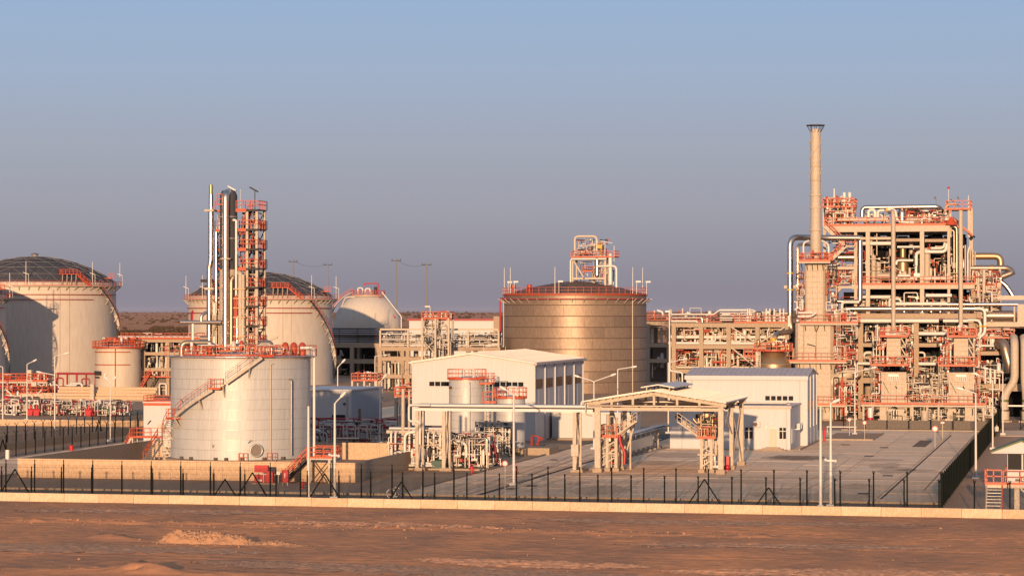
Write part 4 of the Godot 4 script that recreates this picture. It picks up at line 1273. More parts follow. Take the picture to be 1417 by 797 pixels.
	# platform over the left bund wall
	var p := thing("crossover_platform", "orange railed steel platform crossing the left bund wall beside the tank stair", "platform", Vector3(-61.29, 0, -68))
	var pa := -63.26
	var pe := -58.58
	var py := 2.64
	part(p, "deck", B.new().span(Vector3(pa, py, -67), Vector3(pe, py + 0.12, -69)), M.cream_light)
	part(p, "deck_edge", B.new().span(Vector3(pa, py, -66.94), Vector3(pe, py + 0.2, -66.99)), M.orange)
	part(p, "railing", B.new().rail([Vector3(pa, py, -69), Vector3(pa, py, -67), Vector3(-60.45, py, -67)], 1.15, 1.0, 0.06), M.orange)
	part(p, "railing", B.new().rail([Vector3(pa, py, -69), Vector3(pe, py, -69)], 1.15, 1.0, 0.06), M.orange)
	part(p, "stair", B.new().stair(Vector3(-59.66, 0.1, -63.5), Vector3(-59.13, py, -67), 1.0), M.galv)
	part(p, "railing", B.new().rail([Vector3(-59.66 - 0.5, 0.1, -63.5), Vector3(-59.13 - 0.5, py, -67)], 1.1, 0.8, 0.07, false), M.orange)
	part(p, "stair", B.new().stair(Vector3(-64.67, 0.1, -68), Vector3(pa, py, -68), 1.0), M.galv)
	for zz in [-67.5, -68.5]: part(p, "railing", B.new().rail([Vector3(-64.67, 0.1, zz), Vector3(pa, py, zz)], 1.1, 0.7, 0.06, false), M.orange)
	for q in [pa + 0.3, (pa + pe) * 0.5 + 0.8, pe - 0.2]:
		for z in [-67.2, -68.8]: part(p, "leg", B.new().span(Vector3(q - 0.08, 0, z - 0.08), Vector3(q + 0.08, py, z + 0.08)), M.cream_light)
	var sx2 := -55.09
	xbrace(p, Vector3(sx2, 0.2, -57), Vector3(sx2 + 1.9, 2.9, -57), 0.14, M.cream_light)
	xbrace(p, Vector3(sx2, 2.6, -57.2), Vector3(sx2 + 1.7, 4.6, -57.2), 0.12, M.cream_light)
	for q in [M.cream_light, M.steel_white]: tangle(p, sx2, sx2 + 2.2, 0.2, 3.4, -58, -56.4, 18, q, 0.06)
	# stair over the front wall
	var s := thing("stile_stair", "orange stair and landing stepping over the front bund wall, beside the red cabinets", "stair", Vector3(-29.47, 0, -31.5))
	var xa := -32.02
	var xb := -29.39
	var xc := -26.61
	part(s, "stair", B.new().stair(Vector3(xa, 0.05, -31.6), Vector3(xb, 2.55, -31.6), 1.1), M.dark_steel)
	for z in [-31.0, -32.2]: part(s, "railing", B.new().rail([Vector3(xa, 0.05, z), Vector3(xb, 2.55, z)], 1.1, 0.9, 0.08, false), M.orange)
	part(s, "landing", B.new().span(Vector3(xb, 2.45, -31.0), Vector3(xc, 2.6, -34.4)), M.cream_light)
	part(s, "railing", B.new().rail([Vector3(xb, 2.6, -31), Vector3(xc, 2.6, -31), Vector3(xc, 2.6, -34.4), Vector3(xb, 2.6, -34.4)], 1.15, 0.8, 0.09), M.orange)
	for x in [xb + 0.3, xc - 0.3]: part(s, "leg", B.new().span(Vector3(x - 0.13, 0, -31.3), Vector3(x + 0.13, 2.45, -31.04)), M.cream_light)
	xbrace(s, Vector3(xb + 0.5, 0.1, -31.2), Vector3(xc - 0.5, 2.3, -31.2), 0.1, M.dark_steel)

# ---------------------------------------------------------------- distillation columns behind the near tank
func make_column_tower() -> void:
	var z := -100.0
	var c := thing("distillation_column", "tall column in dark and cream cladding inside the shiny pipe cluster behind the near tank", "column", Vector3(-62.06, 0, z))
	part(c, "lower_shell", B.new().cyl(Vector3(-62.01, 0.2, z), Vector3(-62.01, 23.74, z), 1.22, 1.22, 28), M.cream_light)
	part(c, "upper_shell", B.new().lathe(Vector3(-62.01, 23.74, z), [Vector2(1.18, 0), Vector2(1.18, 10.0), Vector2(0.9, 10.6), Vector2(0.02, 10.9)], 28, false), M.dome_grey)
	part(c, "skirt", B.new().lathe(Vector3(-62.01, 0, z), [Vector2(1.6, 0), Vector2(1.3, 1.0)], 24), M.concrete)
	for y in [30.85, 27.93, 21.11, 18.19, 15.27]: part(c, "band", B.new().lathe(Vector3(-62.01, y, z), [Vector2(1.26, -0.06), Vector2(1.26, 0.06)], 28), M.galv)
	var p := thing("overhead_pipe", "fat shiny pipe bent over the top of the distillation column", "pipe", Vector3(-61.8, 0, z + 1.7))
	part(p, "pipe", B.new().pipe([Vector3(-61.8, 0.4, z + 1.75), Vector3(-61.8, 34.06, z + 1.75), Vector3(-61.8, 34.06, z)], 0.47, 14, 0.9), M.pipe_metal)
	part(p, "flange", B.new().cyl(Vector3(-61.8, 25.06, z + 1.75), Vector3(-61.8, 25.25, z + 1.75), 0.75, 0.75, 14), M.cream_light)
	part(p, "rear_pipe", B.new().pipe([Vector3(-61.19, 0.4, z + 1.2), Vector3(-61.19, 22.28, z + 1.2), Vector3(-60.83, 22.77, z + 1.2)], 0.33, 12, 0.9), M.pipe_dull)
	var q := thing("vent_stack", "thin polished vent stack, leftmost and tallest of the pipe cluster behind the near tank", "stack", Vector3(-64.21, 0, z + 1))
	part(q, "lower_pipe", B.new().pipe([Vector3(-64.37, 0.3, z + 1), Vector3(-64.37, 24.03, z + 1), Vector3(-64.16, 24.81, z + 1), Vector3(-64.16, 31.82, z + 1)], 0.38, 12, 0.6), M.pipe_metal)
	part(q, "upper_pipe", B.new().cyl(Vector3(-64.16, 31.82, z + 1), Vector3(-64.16, 33.86, z + 1), 0.3, 0.3, 12), M.pipe_metal)
	part(q, "tip", B.new().cyl(Vector3(-64.16, 33.86, z + 1), Vector3(-64.16, 35.13, z + 1), 0.27, 0.27, 12), M.pipe_bronze)
	for y in [31.67, 21.16]: part(q, "collar", B.new().box(Vector3(-64.23, y, z + 1), Vector3(1.3, 0.28, 1.2)), M.cream_light)
	# steel service tower with orange decks
	var t := thing("service_tower", "slim service tower of stacked orange railed decks around the distillation column", "tower", Vector3(-58.99, 0, z - 1))
	var levels := []
	for y in [31.82, 29.19, 26.56, 23.94, 21.41, 18.88, 16.25, 13.72]: levels.append(y)
	var cols := [-59.14, -57.77]
	for x in cols:
		for zz in [z + 0.6, z - 2.6]:
			part(t, "column", B.new().span(Vector3(x - 0.17, 0, zz - 0.17), Vector3(x + 0.17, levels[0], zz + 0.17)), M.cream_light)
	for x in [-63.49, -60.22]: part(t, "column", B.new().span(Vector3(x - 0.12, 0, z - 2.8), Vector3(x + 0.12, levels[0], z - 2.56)), M.cream_light)
	for k in levels.size():
		var y: float = levels[k]
		part(t, "deck", B.new().span(Vector3(-60.68, y - 0.12, z + 0.9), Vector3(-57.56, y, z - 3.0)), M.deck_dark)
		part(t, "deck_edge", B.new().span(Vector3(-60.68, y - 0.35, z + 0.93), Vector3(-59.2, y + 0.08, z + 0.98)), M.orange)
		part(t, "deck_edge", B.new().span(Vector3(-59.2, y - 0.28, z + 0.93), Vector3(-57.56, y - 0.02, z + 0.98)), M.dark_steel)
		part(t, "deck", B.new().span(Vector3(-63.9, y - 0.3, z + 0.0), Vector3(-63.19, y, z - 2.6)), M.orange)
		part(t, "railing", B.new().rail([Vector3(-60.63, y, z + 0.9), Vector3(-57.56, y, z + 0.9), Vector3(-57.56, y, z - 3)], 1.15, 1.0, 0.08, false), M.orange)
		part(t, "railing", B.new().rail([Vector3(-60.63, y, z - 3), Vector3(-57.56, y, z - 3)], 1.15, 1.0, 0.08, false), M.orange)
		part(t, "railing", B.new().rail([Vector3(-63.9, y, z + 0.1), Vector3(-63.19, y, z + 0.1)], 1.15, 0.7, 0.08, false), M.orange)
		if k < levels.size() - 1:
			xbrace(t, Vector3(-59.04, levels[k + 1] + 0.1, z - 2.7), Vector3(-57.87, y - 0.3, z - 2.7), 0.12, M.dark_steel)
			part(t, "brace", B.new().beam(Vector3(-63.8, levels[k + 1] + 0.1, z - 2.4), Vector3(-63.24, y - 0.3, z - 2.4), 0.14, 0.14), M.dark_steel)
			part(t, "brace", B.new().beam(Vector3(-63.24, levels[k + 1] + 0.1, z - 2.3), Vector3(-63.8, y - 0.3, z - 2.3), 0.14, 0.14), M.dark_steel)
			part(t, "stair", B.new().stair(Vector3(-60.52, levels[k + 1], z - 1.6), Vector3(-59.3, y, z - 1.6), 0.8), M.dark_steel)
			part(t, "railing", B.new().rail([Vector3(-60.52, levels[k + 1], z - 1.1), Vector3(-59.3, y, z - 1.1)], 1.1, 0.9, 0.07, false), M.orange)
	part(t, "thin_pipe", B.new().pipe([Vector3(-60.93, 30.36, z + 1.3), Vector3(-60.47, 30.36, z + 1.3), Vector3(-60.47, 1, z + 1.3)], 0.17, 8), M.pipe_white)
	part(t, "pipe", B.new().pipe([Vector3(-59.81, 1, z + 1.5), Vector3(-59.81, 23.26, z + 1.5), Vector3(-60.22, 23.26, z + 1)], 0.3, 10), M.cream_light)
	part(t, "pipe", B.new().cyl(Vector3(-59.45, 1, z + 1.4), Vector3(-59.45, 23.06, z + 1.4), 0.24, -1, 8), M.cream_light)
	for k in 7: part(t, "bracket", B.new().box(Vector3(-59.86, 21.11 - k * 1.27, z + 1.6), Vector3(1.7, 0.14, 0.5)), M.pipe_bronze)
	for q2 in [[-61.5, 34.55, M.frame_white], [-58.43, 34.35, M.dark_steel]]:
		part(t, "lamp_post", B.new().beam(Vector3(q2[0] + 0.15, levels[0], z), Vector3(q2[0] + 0.15, q2[1], z), 0.09, 0.09).box(Vector3(q2[0], q2[1] + 0.15, z), Vector3(1.3, 0.16, 0.35), Basis(Vector3(0, 0, 1), -0.5)), q2[2])
	part(t, "antenna", B.new().cyl(Vector3(-60.32, levels[0], z), Vector3(-60.32, 34.55, z), 0.04, 0.03, 5), M.frame_white)
	part(t, "railing", B.new().rail([Vector3(-63.29, 32.4, z + 1), Vector3(-62.57, 32.4, z + 1)], 1.5, 0.8, 0.09), M.orange)
	clutter(t, -60.63, -59.4, 12.55, 21.11, z + 0.8, z + 1.6, 30, [M.pipe_white, M.cream_light, M.pipe_metal, M.orange_dark], 0.16)
	for fm in [M.dark_steel, M.cream_light, M.pipe_white]: tangle(t, -63.9, -63.08, 9.0, levels[0] - 0.5, z - 2.2, z - 0.4, 34, fm, 0.08)
	for fm in [M.dark_steel, M.orange_dark, M.cream_light]: tangle(t, -60.63, -57.77, 9.0, levels[0] - 0.5, z - 2.2, z + 0.4, 60, fm, 0.07)
	part(t, "pipe", B.new().cyl(Vector3(-63.6, 1, z + 0.4), Vector3(-63.6, levels[0] - 3.0, z + 0.4), 0.2, 0.2, 10), M.pipe_metal)
	clutter(t, -64.01, -63.19, 12.55, 20.63, z + 0.2, z + 1.6, 14, [M.pipe_white, M.cream_light, M.pipe_bronze], 0.14)
	# condenser pipe standing off to the left, and its elbows
	var e := thing("condenser_pipe", "horizontal shiny pipe reaching left from the distillation column on a slim riser", "pipe", Vector3(-65.65, 0, z + 2))
	part(e, "header", B.new().cyl(Vector3(-68.07, 16.64, z + 2), Vector3(-62.26, 16.64, z + 2), 0.28, 0.28, 12), M.pipe_metal)
	part(e, "riser", B.new().cyl(Vector3(-66.27, 12.36, z + 2.2), Vector3(-66.27, 16.44, z + 2.2), 0.2, 0.2, 10), M.pipe_white)
	part(e, "riser_base", B.new().cyl(Vector3(-66.27, 0, z + 2.2), Vector3(-66.27, 12.36, z + 2.2), 0.2, 0.2, 10), M.pipe_white)
	part(e, "elbow", B.new().pipe([Vector3(-65.14, 16.64, z + 2), Vector3(-65.14, 17.61, z + 2), Vector3(-64.62, 18, z + 1.5)], 0.22, 10), M.pipe_metal)
	part(e, "condenser", B.new().cyl(Vector3(-65.65, 14.45, z + 1), Vector3(-64.42, 14.45, z + 1), 0.37, 0.37, 14), M.pipe_dull)
	part(e, "collar", B.new().box(Vector3(-64.83, 22.23, z + 0.6), Vector3(1.6, 0.4, 0.8)), M.dark_steel)
	part(e, "side_pipe", B.new().cyl(Vector3(-64.73, 18.19, z + 0.6), Vector3(-64.73, 22.28, z + 0.6), 0.16, 0.16, 8), M.pipe_white)

# ---------------------------------------------------------------- process area on the left
func make_left_area() -> void:
	# beige tank with crowded crown
	var c := Vector3(-152.01, 7.46, -287.87)
	c.y = 0
	var t := thing("beige_tank", "small beige tank with an orange railed crown full of pipes, left of the near tank", "tank", c)
	var h := 10.4
	part(t, "shell", B.new().lathe(c, [Vector2(5.2, 0), Vector2(5.2, 0.3), Vector2(4.82, 0.3), Vector2(4.82, 3.5), Vector2(4.80, 3.52), Vector2(4.80, 7.0), Vector2(4.78, 7.02), Vector2(4.78, h)], 48), M.tank_beige)
	part(t, "roof", B.new().lathe(c, [Vector2(5.0, h), Vector2(5.0, h + 0.15), Vector2(0.02, h + 0.8)], 40), M.tank_white)
	part(t, "walkway", B.new().ring_plate(c + Vector3(0, h + 0.1, 0), 4.7, 5.6, 0.2, 36), M.orange_dark)
	part(t, "railing", B.new().rail(B.new().arc(c + Vector3(0, h + 0.1, 0), 5.5, 0, TAU, 30), 1.3, 1.2, 0.11), M.orange)
	part(t, "railing", B.new().rail(B.new().arc(c + Vector3(0, h + 0.5, 0), 3.6, 0, TAU, 20), 1.2, 1.2, 0.11), M.orange)
	for y in [h - 0.9, h - 3.6]:
		var pts := B.new().arc(c + Vector3(0, y, 0), 4.95, -1.3, 0.9, 14)
		var rr := []
		rr.resize(pts.size()); rr.fill(0.1)
		part(t, "spray_pipe", B.new().rings(pts, rr, 6), M.orange_dark)
	part(t, "sign_plate", B.new().box(c + Vector3(-3.1, 5.0, 4.15), Vector3(2.6, 0.9, 0.06), Basis(Vector3.UP, -0.65)).box(c + Vector3(-3.2, 4.1, 4.12), Vector3(1.6, 0.35, 0.06), Basis(Vector3.UP, -0.65)), M.dark_steel)
	part(t, "wall_lamp", B.new().box(c + Vector3(-0.9, 4.7, 5.0), Vector3(0.5, 0.45, 0.3)), M.frame_white)
	part(t, "downpipe", B.new().cyl(c + Vector3(1.2, 0.5, 4.85), c + Vector3(1.2, h, 4.85), 0.09, 0.09, 6), M.orange_dark)
	part(t, "ladder", B.new().stair(c + Vector3(5.2, 0.3, 2.0), c + Vector3(8.2, 5.0, 2.0), 0.9), M.orange_dark)
	part(t, "railing", B.new().rail([c + Vector3(5.2, 0.3, 2.5), c + Vector3(8.2, 5.0, 2.5)], 1.1, 1.0, 0.1, false), M.orange)
	clutter(t, c.x - 3.5, c.x + 3.5, h + 0.5, h + 2.2, c.z - 2, c.z + 3.8, 26, [M.pipe_white, M.orange, M.orange, M.cream_light], 0.16)
	# pipe rack right of it, behind the near tank
	var rz := Vector3(-143.34, 7.42, -291.88)
	var z := rz.z
	var r := thing("pipe_rack", "cream pipe rack between the small beige tank and the near aluminium clad tank", "pipe rack", Vector3(rz.x, 0, z))
	var x0: float = rz.x - 4.4
	var xs := [x0, x0 + 5.6, x0 + 11.2, x0 + 16.8]
	frame(r, xs, [6.0, 9.4, 12.2], [z, z - 6.0], 0.7, 0.7, M.cream)
	deck(r, x0 - 5, x0 + 18, 12.25, z + 0.8, z - 6.4, true, null, 1.1, 0.1)
	deck(r, x0 - 3, x0 + 10, 4.0, z + 1.6, z - 1, true)
	for k in 5: part(r, "pipe", B.new().cyl(Vector3(x0 - 6 + k, 12.7, z - 0.4 - k), Vector3(x0 + 18, 12.7, z - 0.4 - k), 0.16, 0.16, 8), [M.pipe_white, M.cream_light, M.pipe_dull][k % 3])
	for q in [2.2, 3.4, 4.4, 7.4, 8.3]: part(r, "riser", B.new().cyl(Vector3(x0 + q, 0.2, z - 2), Vector3(x0 + q, 11.6, z - 2), 0.3, 0.3, 10), [M.pipe_white, M.cream_light][int(q) % 2])
	part(r, "hopper", B.new().lathe(Vector3(x0 + 2.9, 5.6, z - 3.4), [Vector2(1.2, 0), Vector2(0.5, 3.0), Vector2(0.3, 5.0)], 10), M.blue_grey)
	clutter(r, x0 - 3, x0 + 16, 6.2, 9.0, z - 4, z - 0.5, 16, [M.pipe_white, M.cream_light, M.dark_steel, M.pipe_bronze], 0.25)
	clutter(r, x0 - 3, x0 + 16, 9.6, 12.0, z - 4, z - 0.5, 12, [M.pipe_white, M.cream_light, M.dark_steel], 0.2)
	for q in [M.pipe_white, M.cream_light, M.dark_steel]: tangle(r, x0 - 3, x0 + 16, 4.2, 13.5, z - 5, z, 40, q, 0.1)
	part(r, "dark_backing", B.new().span(Vector3(x0 - 2, 4, z - 6.6), Vector3(x0 + 17, 11.6, z - 6.9)), M.gap_black)  # added black sheet, shade between the rack pipes put into its colour
	clutter(r, x0 - 2, x0 + 12, 0.2, 3.8, z - 3, z + 1, 14, [M.pipe_white, M.cream_light, M.orange_dark], 0.2)
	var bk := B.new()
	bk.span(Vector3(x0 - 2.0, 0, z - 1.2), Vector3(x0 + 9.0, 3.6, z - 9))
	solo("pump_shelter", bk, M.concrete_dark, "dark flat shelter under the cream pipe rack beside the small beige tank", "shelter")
	# lower cream pipe rack behind: long horizontal white lines
	# orange railed loading platforms by the big domed tank
	for q in [["orange railed pump platform in front of the big domed tank at the far left", Vector3(-183.95, 2.84, -297.04), 11.6], ["lower orange railed platform in front of the far left platform, above the valve row", Vector3(-172.96, 0.67, -276.97), 9.5]]:
		var a: Vector3 = q[1]
		var w: float = q[2]
		var y: float = a.y
		a.y = 0
		var o := thing("railed_platform", q[0], "platform", a)
		deck(o, a.x, a.x + w, y, a.z, a.z - 5.0, true, null, 1.5, 0.14)
		part(o, "deck_stripe", B.new().span(Vector3(a.x, y - 0.5, a.z + 0.08), Vector3(a.x + w, y - 0.12, a.z + 0.14)), M.cream_light)
		part(o, "railing", B.new().rail([Vector3(a.x, y, a.z - 2.4), Vector3(a.x + w, y, a.z - 2.4)], 1.4, 1.1, 0.13), M.orange)
		for k in 6:
			for zz in [0.0, -4.6]: part(o, "leg", B.new().span(Vector3(a.x + w * k / 5.0 - 0.14, 0, a.z + zz - 0.14), Vector3(a.x + w * k / 5.0 + 0.14, y - 0.1, a.z + zz + 0.14)), M.cream_light)
		part(o, "locker", B.new().span(Vector3(a.x + w * 0.55, y + 0.1, a.z - 1), Vector3(a.x + w * 0.55 + 1.1, y + 2.4, a.z - 2)), M.tank_beige)
		for q2 in [M.pipe_white, M.red_pipe, M.dark_steel, M.orange]: tangle(o, a.x, a.x + w, 0.3, y + 1.5, a.z - 3.5, a.z + 0.1, 26, q2, 0.1)
		clutter(o, a.x, a.x + w, 0.2, y - 0.6, a.z - 3.5, a.z + 0.2, 30, [M.pipe_white, M.pipe_white, M.cream_light, M.red_pipe, M.dark_steel], 0.24)
		clutter(o, a.x, a.x + w, y + 0.1, y + 1.6, a.z - 3.5, a.z - 0.3, 12, [M.pipe_white, M.orange_dark, M.orange], 0.2)
	# dark red fire mains on sleepers
	var ma := Vector3(-168.81, 4.1, -294.32)
	var f := thing("fire_main_rack", "dark red fire mains on a low frame left of the small beige tank", "pipe rack", Vector3(ma.x + 4, 0, ma.z))
	for q in [[4.6, 0.0], [0.1, 2.0], [0.35, 1.4], [0.5, 0.6]]:
		var y: float = q[0]
		part(f, "pipe", B.new().cyl(Vector3(ma.x, y, ma.z + q[1]), Vector3(ma.x + 9.4, y, ma.z + q[1]), 0.24, 0.24, 8), M.red_pipe)
	for k in 5: part(f, "column", B.new().span(Vector3(ma.x + 2.2 * k, 0, ma.z - 0.3), Vector3(ma.x + 2.2 * k + 0.3, 4.4, ma.z + 0.1)), M.red_pipe)
	clutter(f, ma.x, ma.x + 9, 0.4, 4.0, ma.z - 1, ma.z + 1.6, 20, [M.pipe_white, M.red_pipe, M.galv, M.dark_steel], 0.22)
	# stepped concrete wall and valve row
	var wa := Vector3(-157.9, -0.9, -259.88)
	var w := thing("pipe_trench_wall", "banded beige concrete wall behind the valve row at the left", "wall", Vector3(wa.x + 10, 0, wa.z))
	for k in 4: part(w, "step", B.new().span(Vector3(wa.x + (0.0 if k < 2 else 3.2), 0.3 + k * 0.62, wa.z - k * 0.7), Vector3(wa.x + 24.5, 0.3 + (k + 1) * 0.62 - 0.06, wa.z - k * 0.7 - 0.7)), M.wall_beige)
	part(w, "footing", B.new().span(Vector3(wa.x, 0, wa.z + 0.3), Vector3(wa.x + 24.5, 0.28, wa.z - 3.5)), M.concrete)
	part(w, "pillar", B.new().span(Vector3(wa.x + 11.2, 0, wa.z + 0.9), Vector3(wa.x + 12.0, 3.4, wa.z + 0.35)), M.cream_light)
	var va := Vector3(-134.55, -0.07, -188.27)
	var m := thing("valve_manifold", "long row of white pipe bends, valves and red pumps behind the fences at the left", "pipework", Vector3(va.x + 10, 0, va.z))
	for k in 3: part(m, "header", B.new().cyl(Vector3(va.x - 3, 0.8 + 0.7 * k, va.z - k), Vector3(va.x + 24, 0.8 + 0.7 * k, va.z - k), 0.2, 0.2, 8), M.pipe_white)
	for k in 30: part(m, "hoop", B.new().pipe([Vector3(va.x + k * 0.8, 0.1, va.z + 0.6), Vector3(va.x + k * 0.8, 1.1 + 1.2 * rng.randf(), va.z + 0.6), Vector3(va.x + k * 0.8 + 0.6, 1.9, va.z - 0.6), Vector3(va.x + k * 0.8 + 0.6, 0.1, va.z - 0.6)], 0.12, 7), [M.pipe_white, M.pipe_white, M.cream_light, M.galv][k % 4])
	clutter(m, va.x - 2, va.x + 24, 0.2, 2.6, va.z - 2, va.z + 1.2, 60, [M.pipe_white, M.pipe_white, M.galv, M.cream_light, M.dark_steel, M.pump_green], 0.16)
	for q in [M.pipe_white, M.galv, M.dark_steel, M.cream_light, M.red_pipe]: tangle(m, va.x - 2, va.x + 24, 0.2, 2.8, va.z - 2, va.z + 1.4, 70, q, 0.07)
	for q in [6.2, 7.4, 17.0]: part(m, "pump", B.new().box(Vector3(va.x + q, 0.5, va.z + 1.4), Vector3(1.0, 0.9, 0.7)).cyl(Vector3(va.x + q - 0.6, 0.9, va.z + 1.4), Vector3(va.x + q + 0.7, 0.9, va.z + 1.4), 0.35, 0.35, 10).cyl(Vector3(va.x + q, 0.9, va.z + 1.4), Vector3(va.x + q, 1.9, va.z + 1.4), 0.2, 0.2, 8), M.red)
	for k in 4:
		part(m, "portal", B.new().beam(Vector3(va.x + 2.5 + k * 2.2, 0, va.z - 3), Vector3(va.x + 2.5 + k * 2.2, 3.6, va.z - 3), 0.22, 0.22).beam(Vector3(va.x + 2.5 + k * 2.2, 3.6, va.z - 3), Vector3(va.x + 4.5 + k * 2.2, 3.6, va.z - 3), 0.2, 0.2), M.cream_light)
	solo("red_drum", B.new().lathe(Vector3(-143.93, -0.82, -211.77) * Vector3(1, 0, 1), [Vector2(0.75, 0), Vector2(0.75, 2.2), Vector2(0.5, 2.5), Vector2(0.02, 2.6)], 16), M.red, "red upright drum at the far left among white pipe bends", "drum")
	# pale clad dosing house left of the near tank
	var hx := -68.76
	var hx2 := -64.59
	var hh := 6.27
	var d := thing("dosing_house", "small pale house with an orange rim, tucked left of the near clad tank", "building", Vector3((hx + hx2) * 0.5, 0, -88))
	part(d, "wall", B.new().span(Vector3(hx, 0, -86), Vector3(hx2, hh - 0.4, -90)), M.white_clad)
	part(d, "rim", B.new().span(Vector3(hx - 0.05, hh - 0.4, -85.95), Vector3(hx2, hh - 0.05, -90)), M.orange)
	part(d, "roof", B.new().span(Vector3(hx - 0.1, hh - 0.05, -85.9), Vector3(hx2, hh + 0.1, -90.1)), M.white_clad)
	part(d, "railing", B.new().rail([Vector3(hx, hh + 0.1, -90), Vector3(hx, hh + 0.1, -86), Vector3(hx2, hh + 0.1, -86)], 0.8, 1.2, 0.08), M.orange)
	part(d, "canopy_slat", B.new().beam(Vector3(hx + 0.3, hh + 0.2, -85.8), Vector3(hx2 - 0.6, hh + 0.55, -85.8), 0.3, 0.12), M.orange_dark)
	part(d, "hatch", B.new().box(Vector3(lerpf(hx, hx2, 0.55), hh * 0.5, -85.97), Vector3(0.7, 0.7, 0.06)), M.tank_beige)
	part(d, "wall_lamp", B.new().beam(Vector3(hx + 0.6, hh * 0.55, -85.9), Vector3(hx + 1.1, hh * 0.63, -85.6), 0.08, 0.08), M.dark_steel)
	# blue-grey building in the tank's shadow
	var bx0 := -55.84
	var bx1 := -50.61
	var bh := 6.84
	var bz := -152.51
	var b := thing("pump_house", "flat roofed grey pump house standing wholly in the near tank's shadow", "building", Vector3((bx0 + bx1) * 0.5, 0, -124))
	part(b, "wall", B.new().span(Vector3(bx0 - 4, 0, -120), Vector3(bx1, bh, -136)), M.blue_grey)
	part(b, "roof_slab", B.new().span(Vector3(bx0 - 4.2, bh, -119.8), Vector3(bx1 + 0.15, bh + 0.22, -136.2)), M.blue_grey)
	var wx := -53.48
	part(b, "window", B.new().span(Vector3(wx, 1.93, -119.97), Vector3(-51.51, 3.47, -120.2)), M.window_dark)
	part(b, "window", B.new().span(Vector3(bx1 - 0.2, 2.0, -123.5), Vector3(bx1 + 0.03, 4.2, -124.8)), M.window_dark)
	part(b, "downpipe", B.new().cyl(Vector3(bx1 - 0.6, 0, -119.9), Vector3(bx1 - 0.6, bh - 0.6, -119.9), 0.07, 0.07, 6), M.galv)
	part(b, "wall_lamp", B.new().box(Vector3(bx1 - 1.0, bh - 1.8, -119.85), Vector3(0.3, 0.25, 0.25)), M.dark_steel)
	var pz := -112.0
	var pp := thing("low_pipe_rack", "low rack of shaded pipes crossing in front of the grey pump house", "pipe rack", Vector3(bx1, 0, pz))
	for k in 5: part(pp, "pipe", B.new().pipe([Vector3(bx0 - 1 + k * 0.5, 1.8 + 0.35 * k, pz - k * 0.4), Vector3(bx1 + 8.5, 1.8 + 0.35 * k, pz - k * 0.4)], 0.13, 8), [M.pipe_metal, M.red_pipe, M.galv, M.pipe_white, M.red_pipe][k])
	for k in 7: part(pp, "hoop", B.new().pipe([Vector3(bx0 + 2.0 + k * 1.7, 0, pz + 0.5), Vector3(bx0 + 2.0 + k * 1.7, 2.4, pz + 0.5), Vector3(bx0 + 3.2 + k * 1.7, 2.4, pz + 0.5), Vector3(bx0 + 3.2 + k * 1.7, 0, pz + 0.5)], 0.11, 8), M.galv)
	for q in [M.galv, M.dark_steel, M.red_pipe]: tangle(pp, bx0 - 1, bx1 + 8, 0.2, 3.2, pz - 2, pz + 1, 34, q, 0.06)
	clutter(pp, bx0 - 1, bx1 + 7, 0.2, 2.4, pz - 2, pz + 1, 26, [M.galv, M.pipe_metal, M.red_pipe, M.dark_steel], 0.15)
	# cream rack under and right of the sphere
	var sz := -330.0
	var sx := [-105.46, -98.94, -91.94, -84.89, -77.88]
	var s := thing("pipe_rack", "cream two level pipe rack right of the spherical tank, running on behind the warehouse", "pipe rack", Vector3(sx[1], 0, sz))
	var ly := 10.15
	frame(s, sx, [3.94, 7.87, ly], [sz, sz - 7], 0.9, 0.9, M.cream)
	part(s, "top_rail", B.new().span(Vector3(sx[0], 13.91, sz - 0.15), Vector3(sx[4], 14.32, sz + 0.15)), M.cream_light)
	for k in range(0, 5): part(s, "post", B.new().span(Vector3(sx[k] - 0.2, ly, sz - 0.18), Vector3(sx[k] + 0.2, 13.91, sz + 0.18)), M.cream_light)
	for k in 7: part(s, "pipe", B.new().cyl(Vector3(sx[0], ly + 0.4 + 0.42 * k, sz - 0.5 - (k % 3)), Vector3(sx[4], ly + 0.4 + 0.42 * k, sz - 0.5 - (k % 3)), 0.13, 0.13, 8), [M.pipe_white, M.cream_light, M.galv][k % 3])
	for k in 9: part(s, "riser", B.new().cyl(Vector3(sx[0] + 0.7 + k * 0.8, 0.67, sz - 1.5), Vector3(sx[0] + 0.7 + k * 0.8, 7.21 - (k % 3) * 0.6, sz - 1.5), 0.22, 0.22, 8), [M.cream_light, M.pipe_white, M.cream][k % 3])
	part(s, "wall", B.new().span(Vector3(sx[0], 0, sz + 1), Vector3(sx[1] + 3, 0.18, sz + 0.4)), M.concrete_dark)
	part(s, "condenser_box", B.new().span(Vector3(-85.23, ly + 0.2, sz - 2), Vector3(-81.55, ly + 2.6, sz - 5)), M.dome_grey)
	clutter(s, sx[0], sx[1], 1.0, 6.0, sz - 5, sz - 1, 24, [M.dark_steel, M.galv, M.pipe_white, M.orange_dark], 0.3)
	clutter(s, sx[1], sx[4], ly, ly + 3.0, sz - 5, sz - 1, 22, [M.pipe_white, M.cream_light, M.dark_steel], 0.22)
	for q in [M.pipe_white, M.cream_light, M.dark_steel]: tangle(s, sx[0], sx[4], ly + 0.3, ly + 3.2, sz - 5, sz + 0.2, 40, q, 0.08)
	var hz := -445.0
	var hx3 := [-153.08, -145.85, -138.65, -131.48]
	var hr2 := thing("pipe_rack", "dark shaded pipe rack under the spherical tank, lost in the second domed tank's shadow", "pipe rack", Vector3(hx3[1], 0, hz))
	frame(hr2, hx3, [0.57, 5.13, 9.48], [hz, hz - 6], 1.0, 1.2, M.concrete)
	for k in 6: part(hr2, "pipe", B.new().cyl(Vector3(hx3[0], 9.88 + 0.6 * k, hz - 0.4), Vector3(hx3[3], 9.88 + 0.6 * k, hz - 0.4), 0.15, 0.15, 6), M.dark_steel)
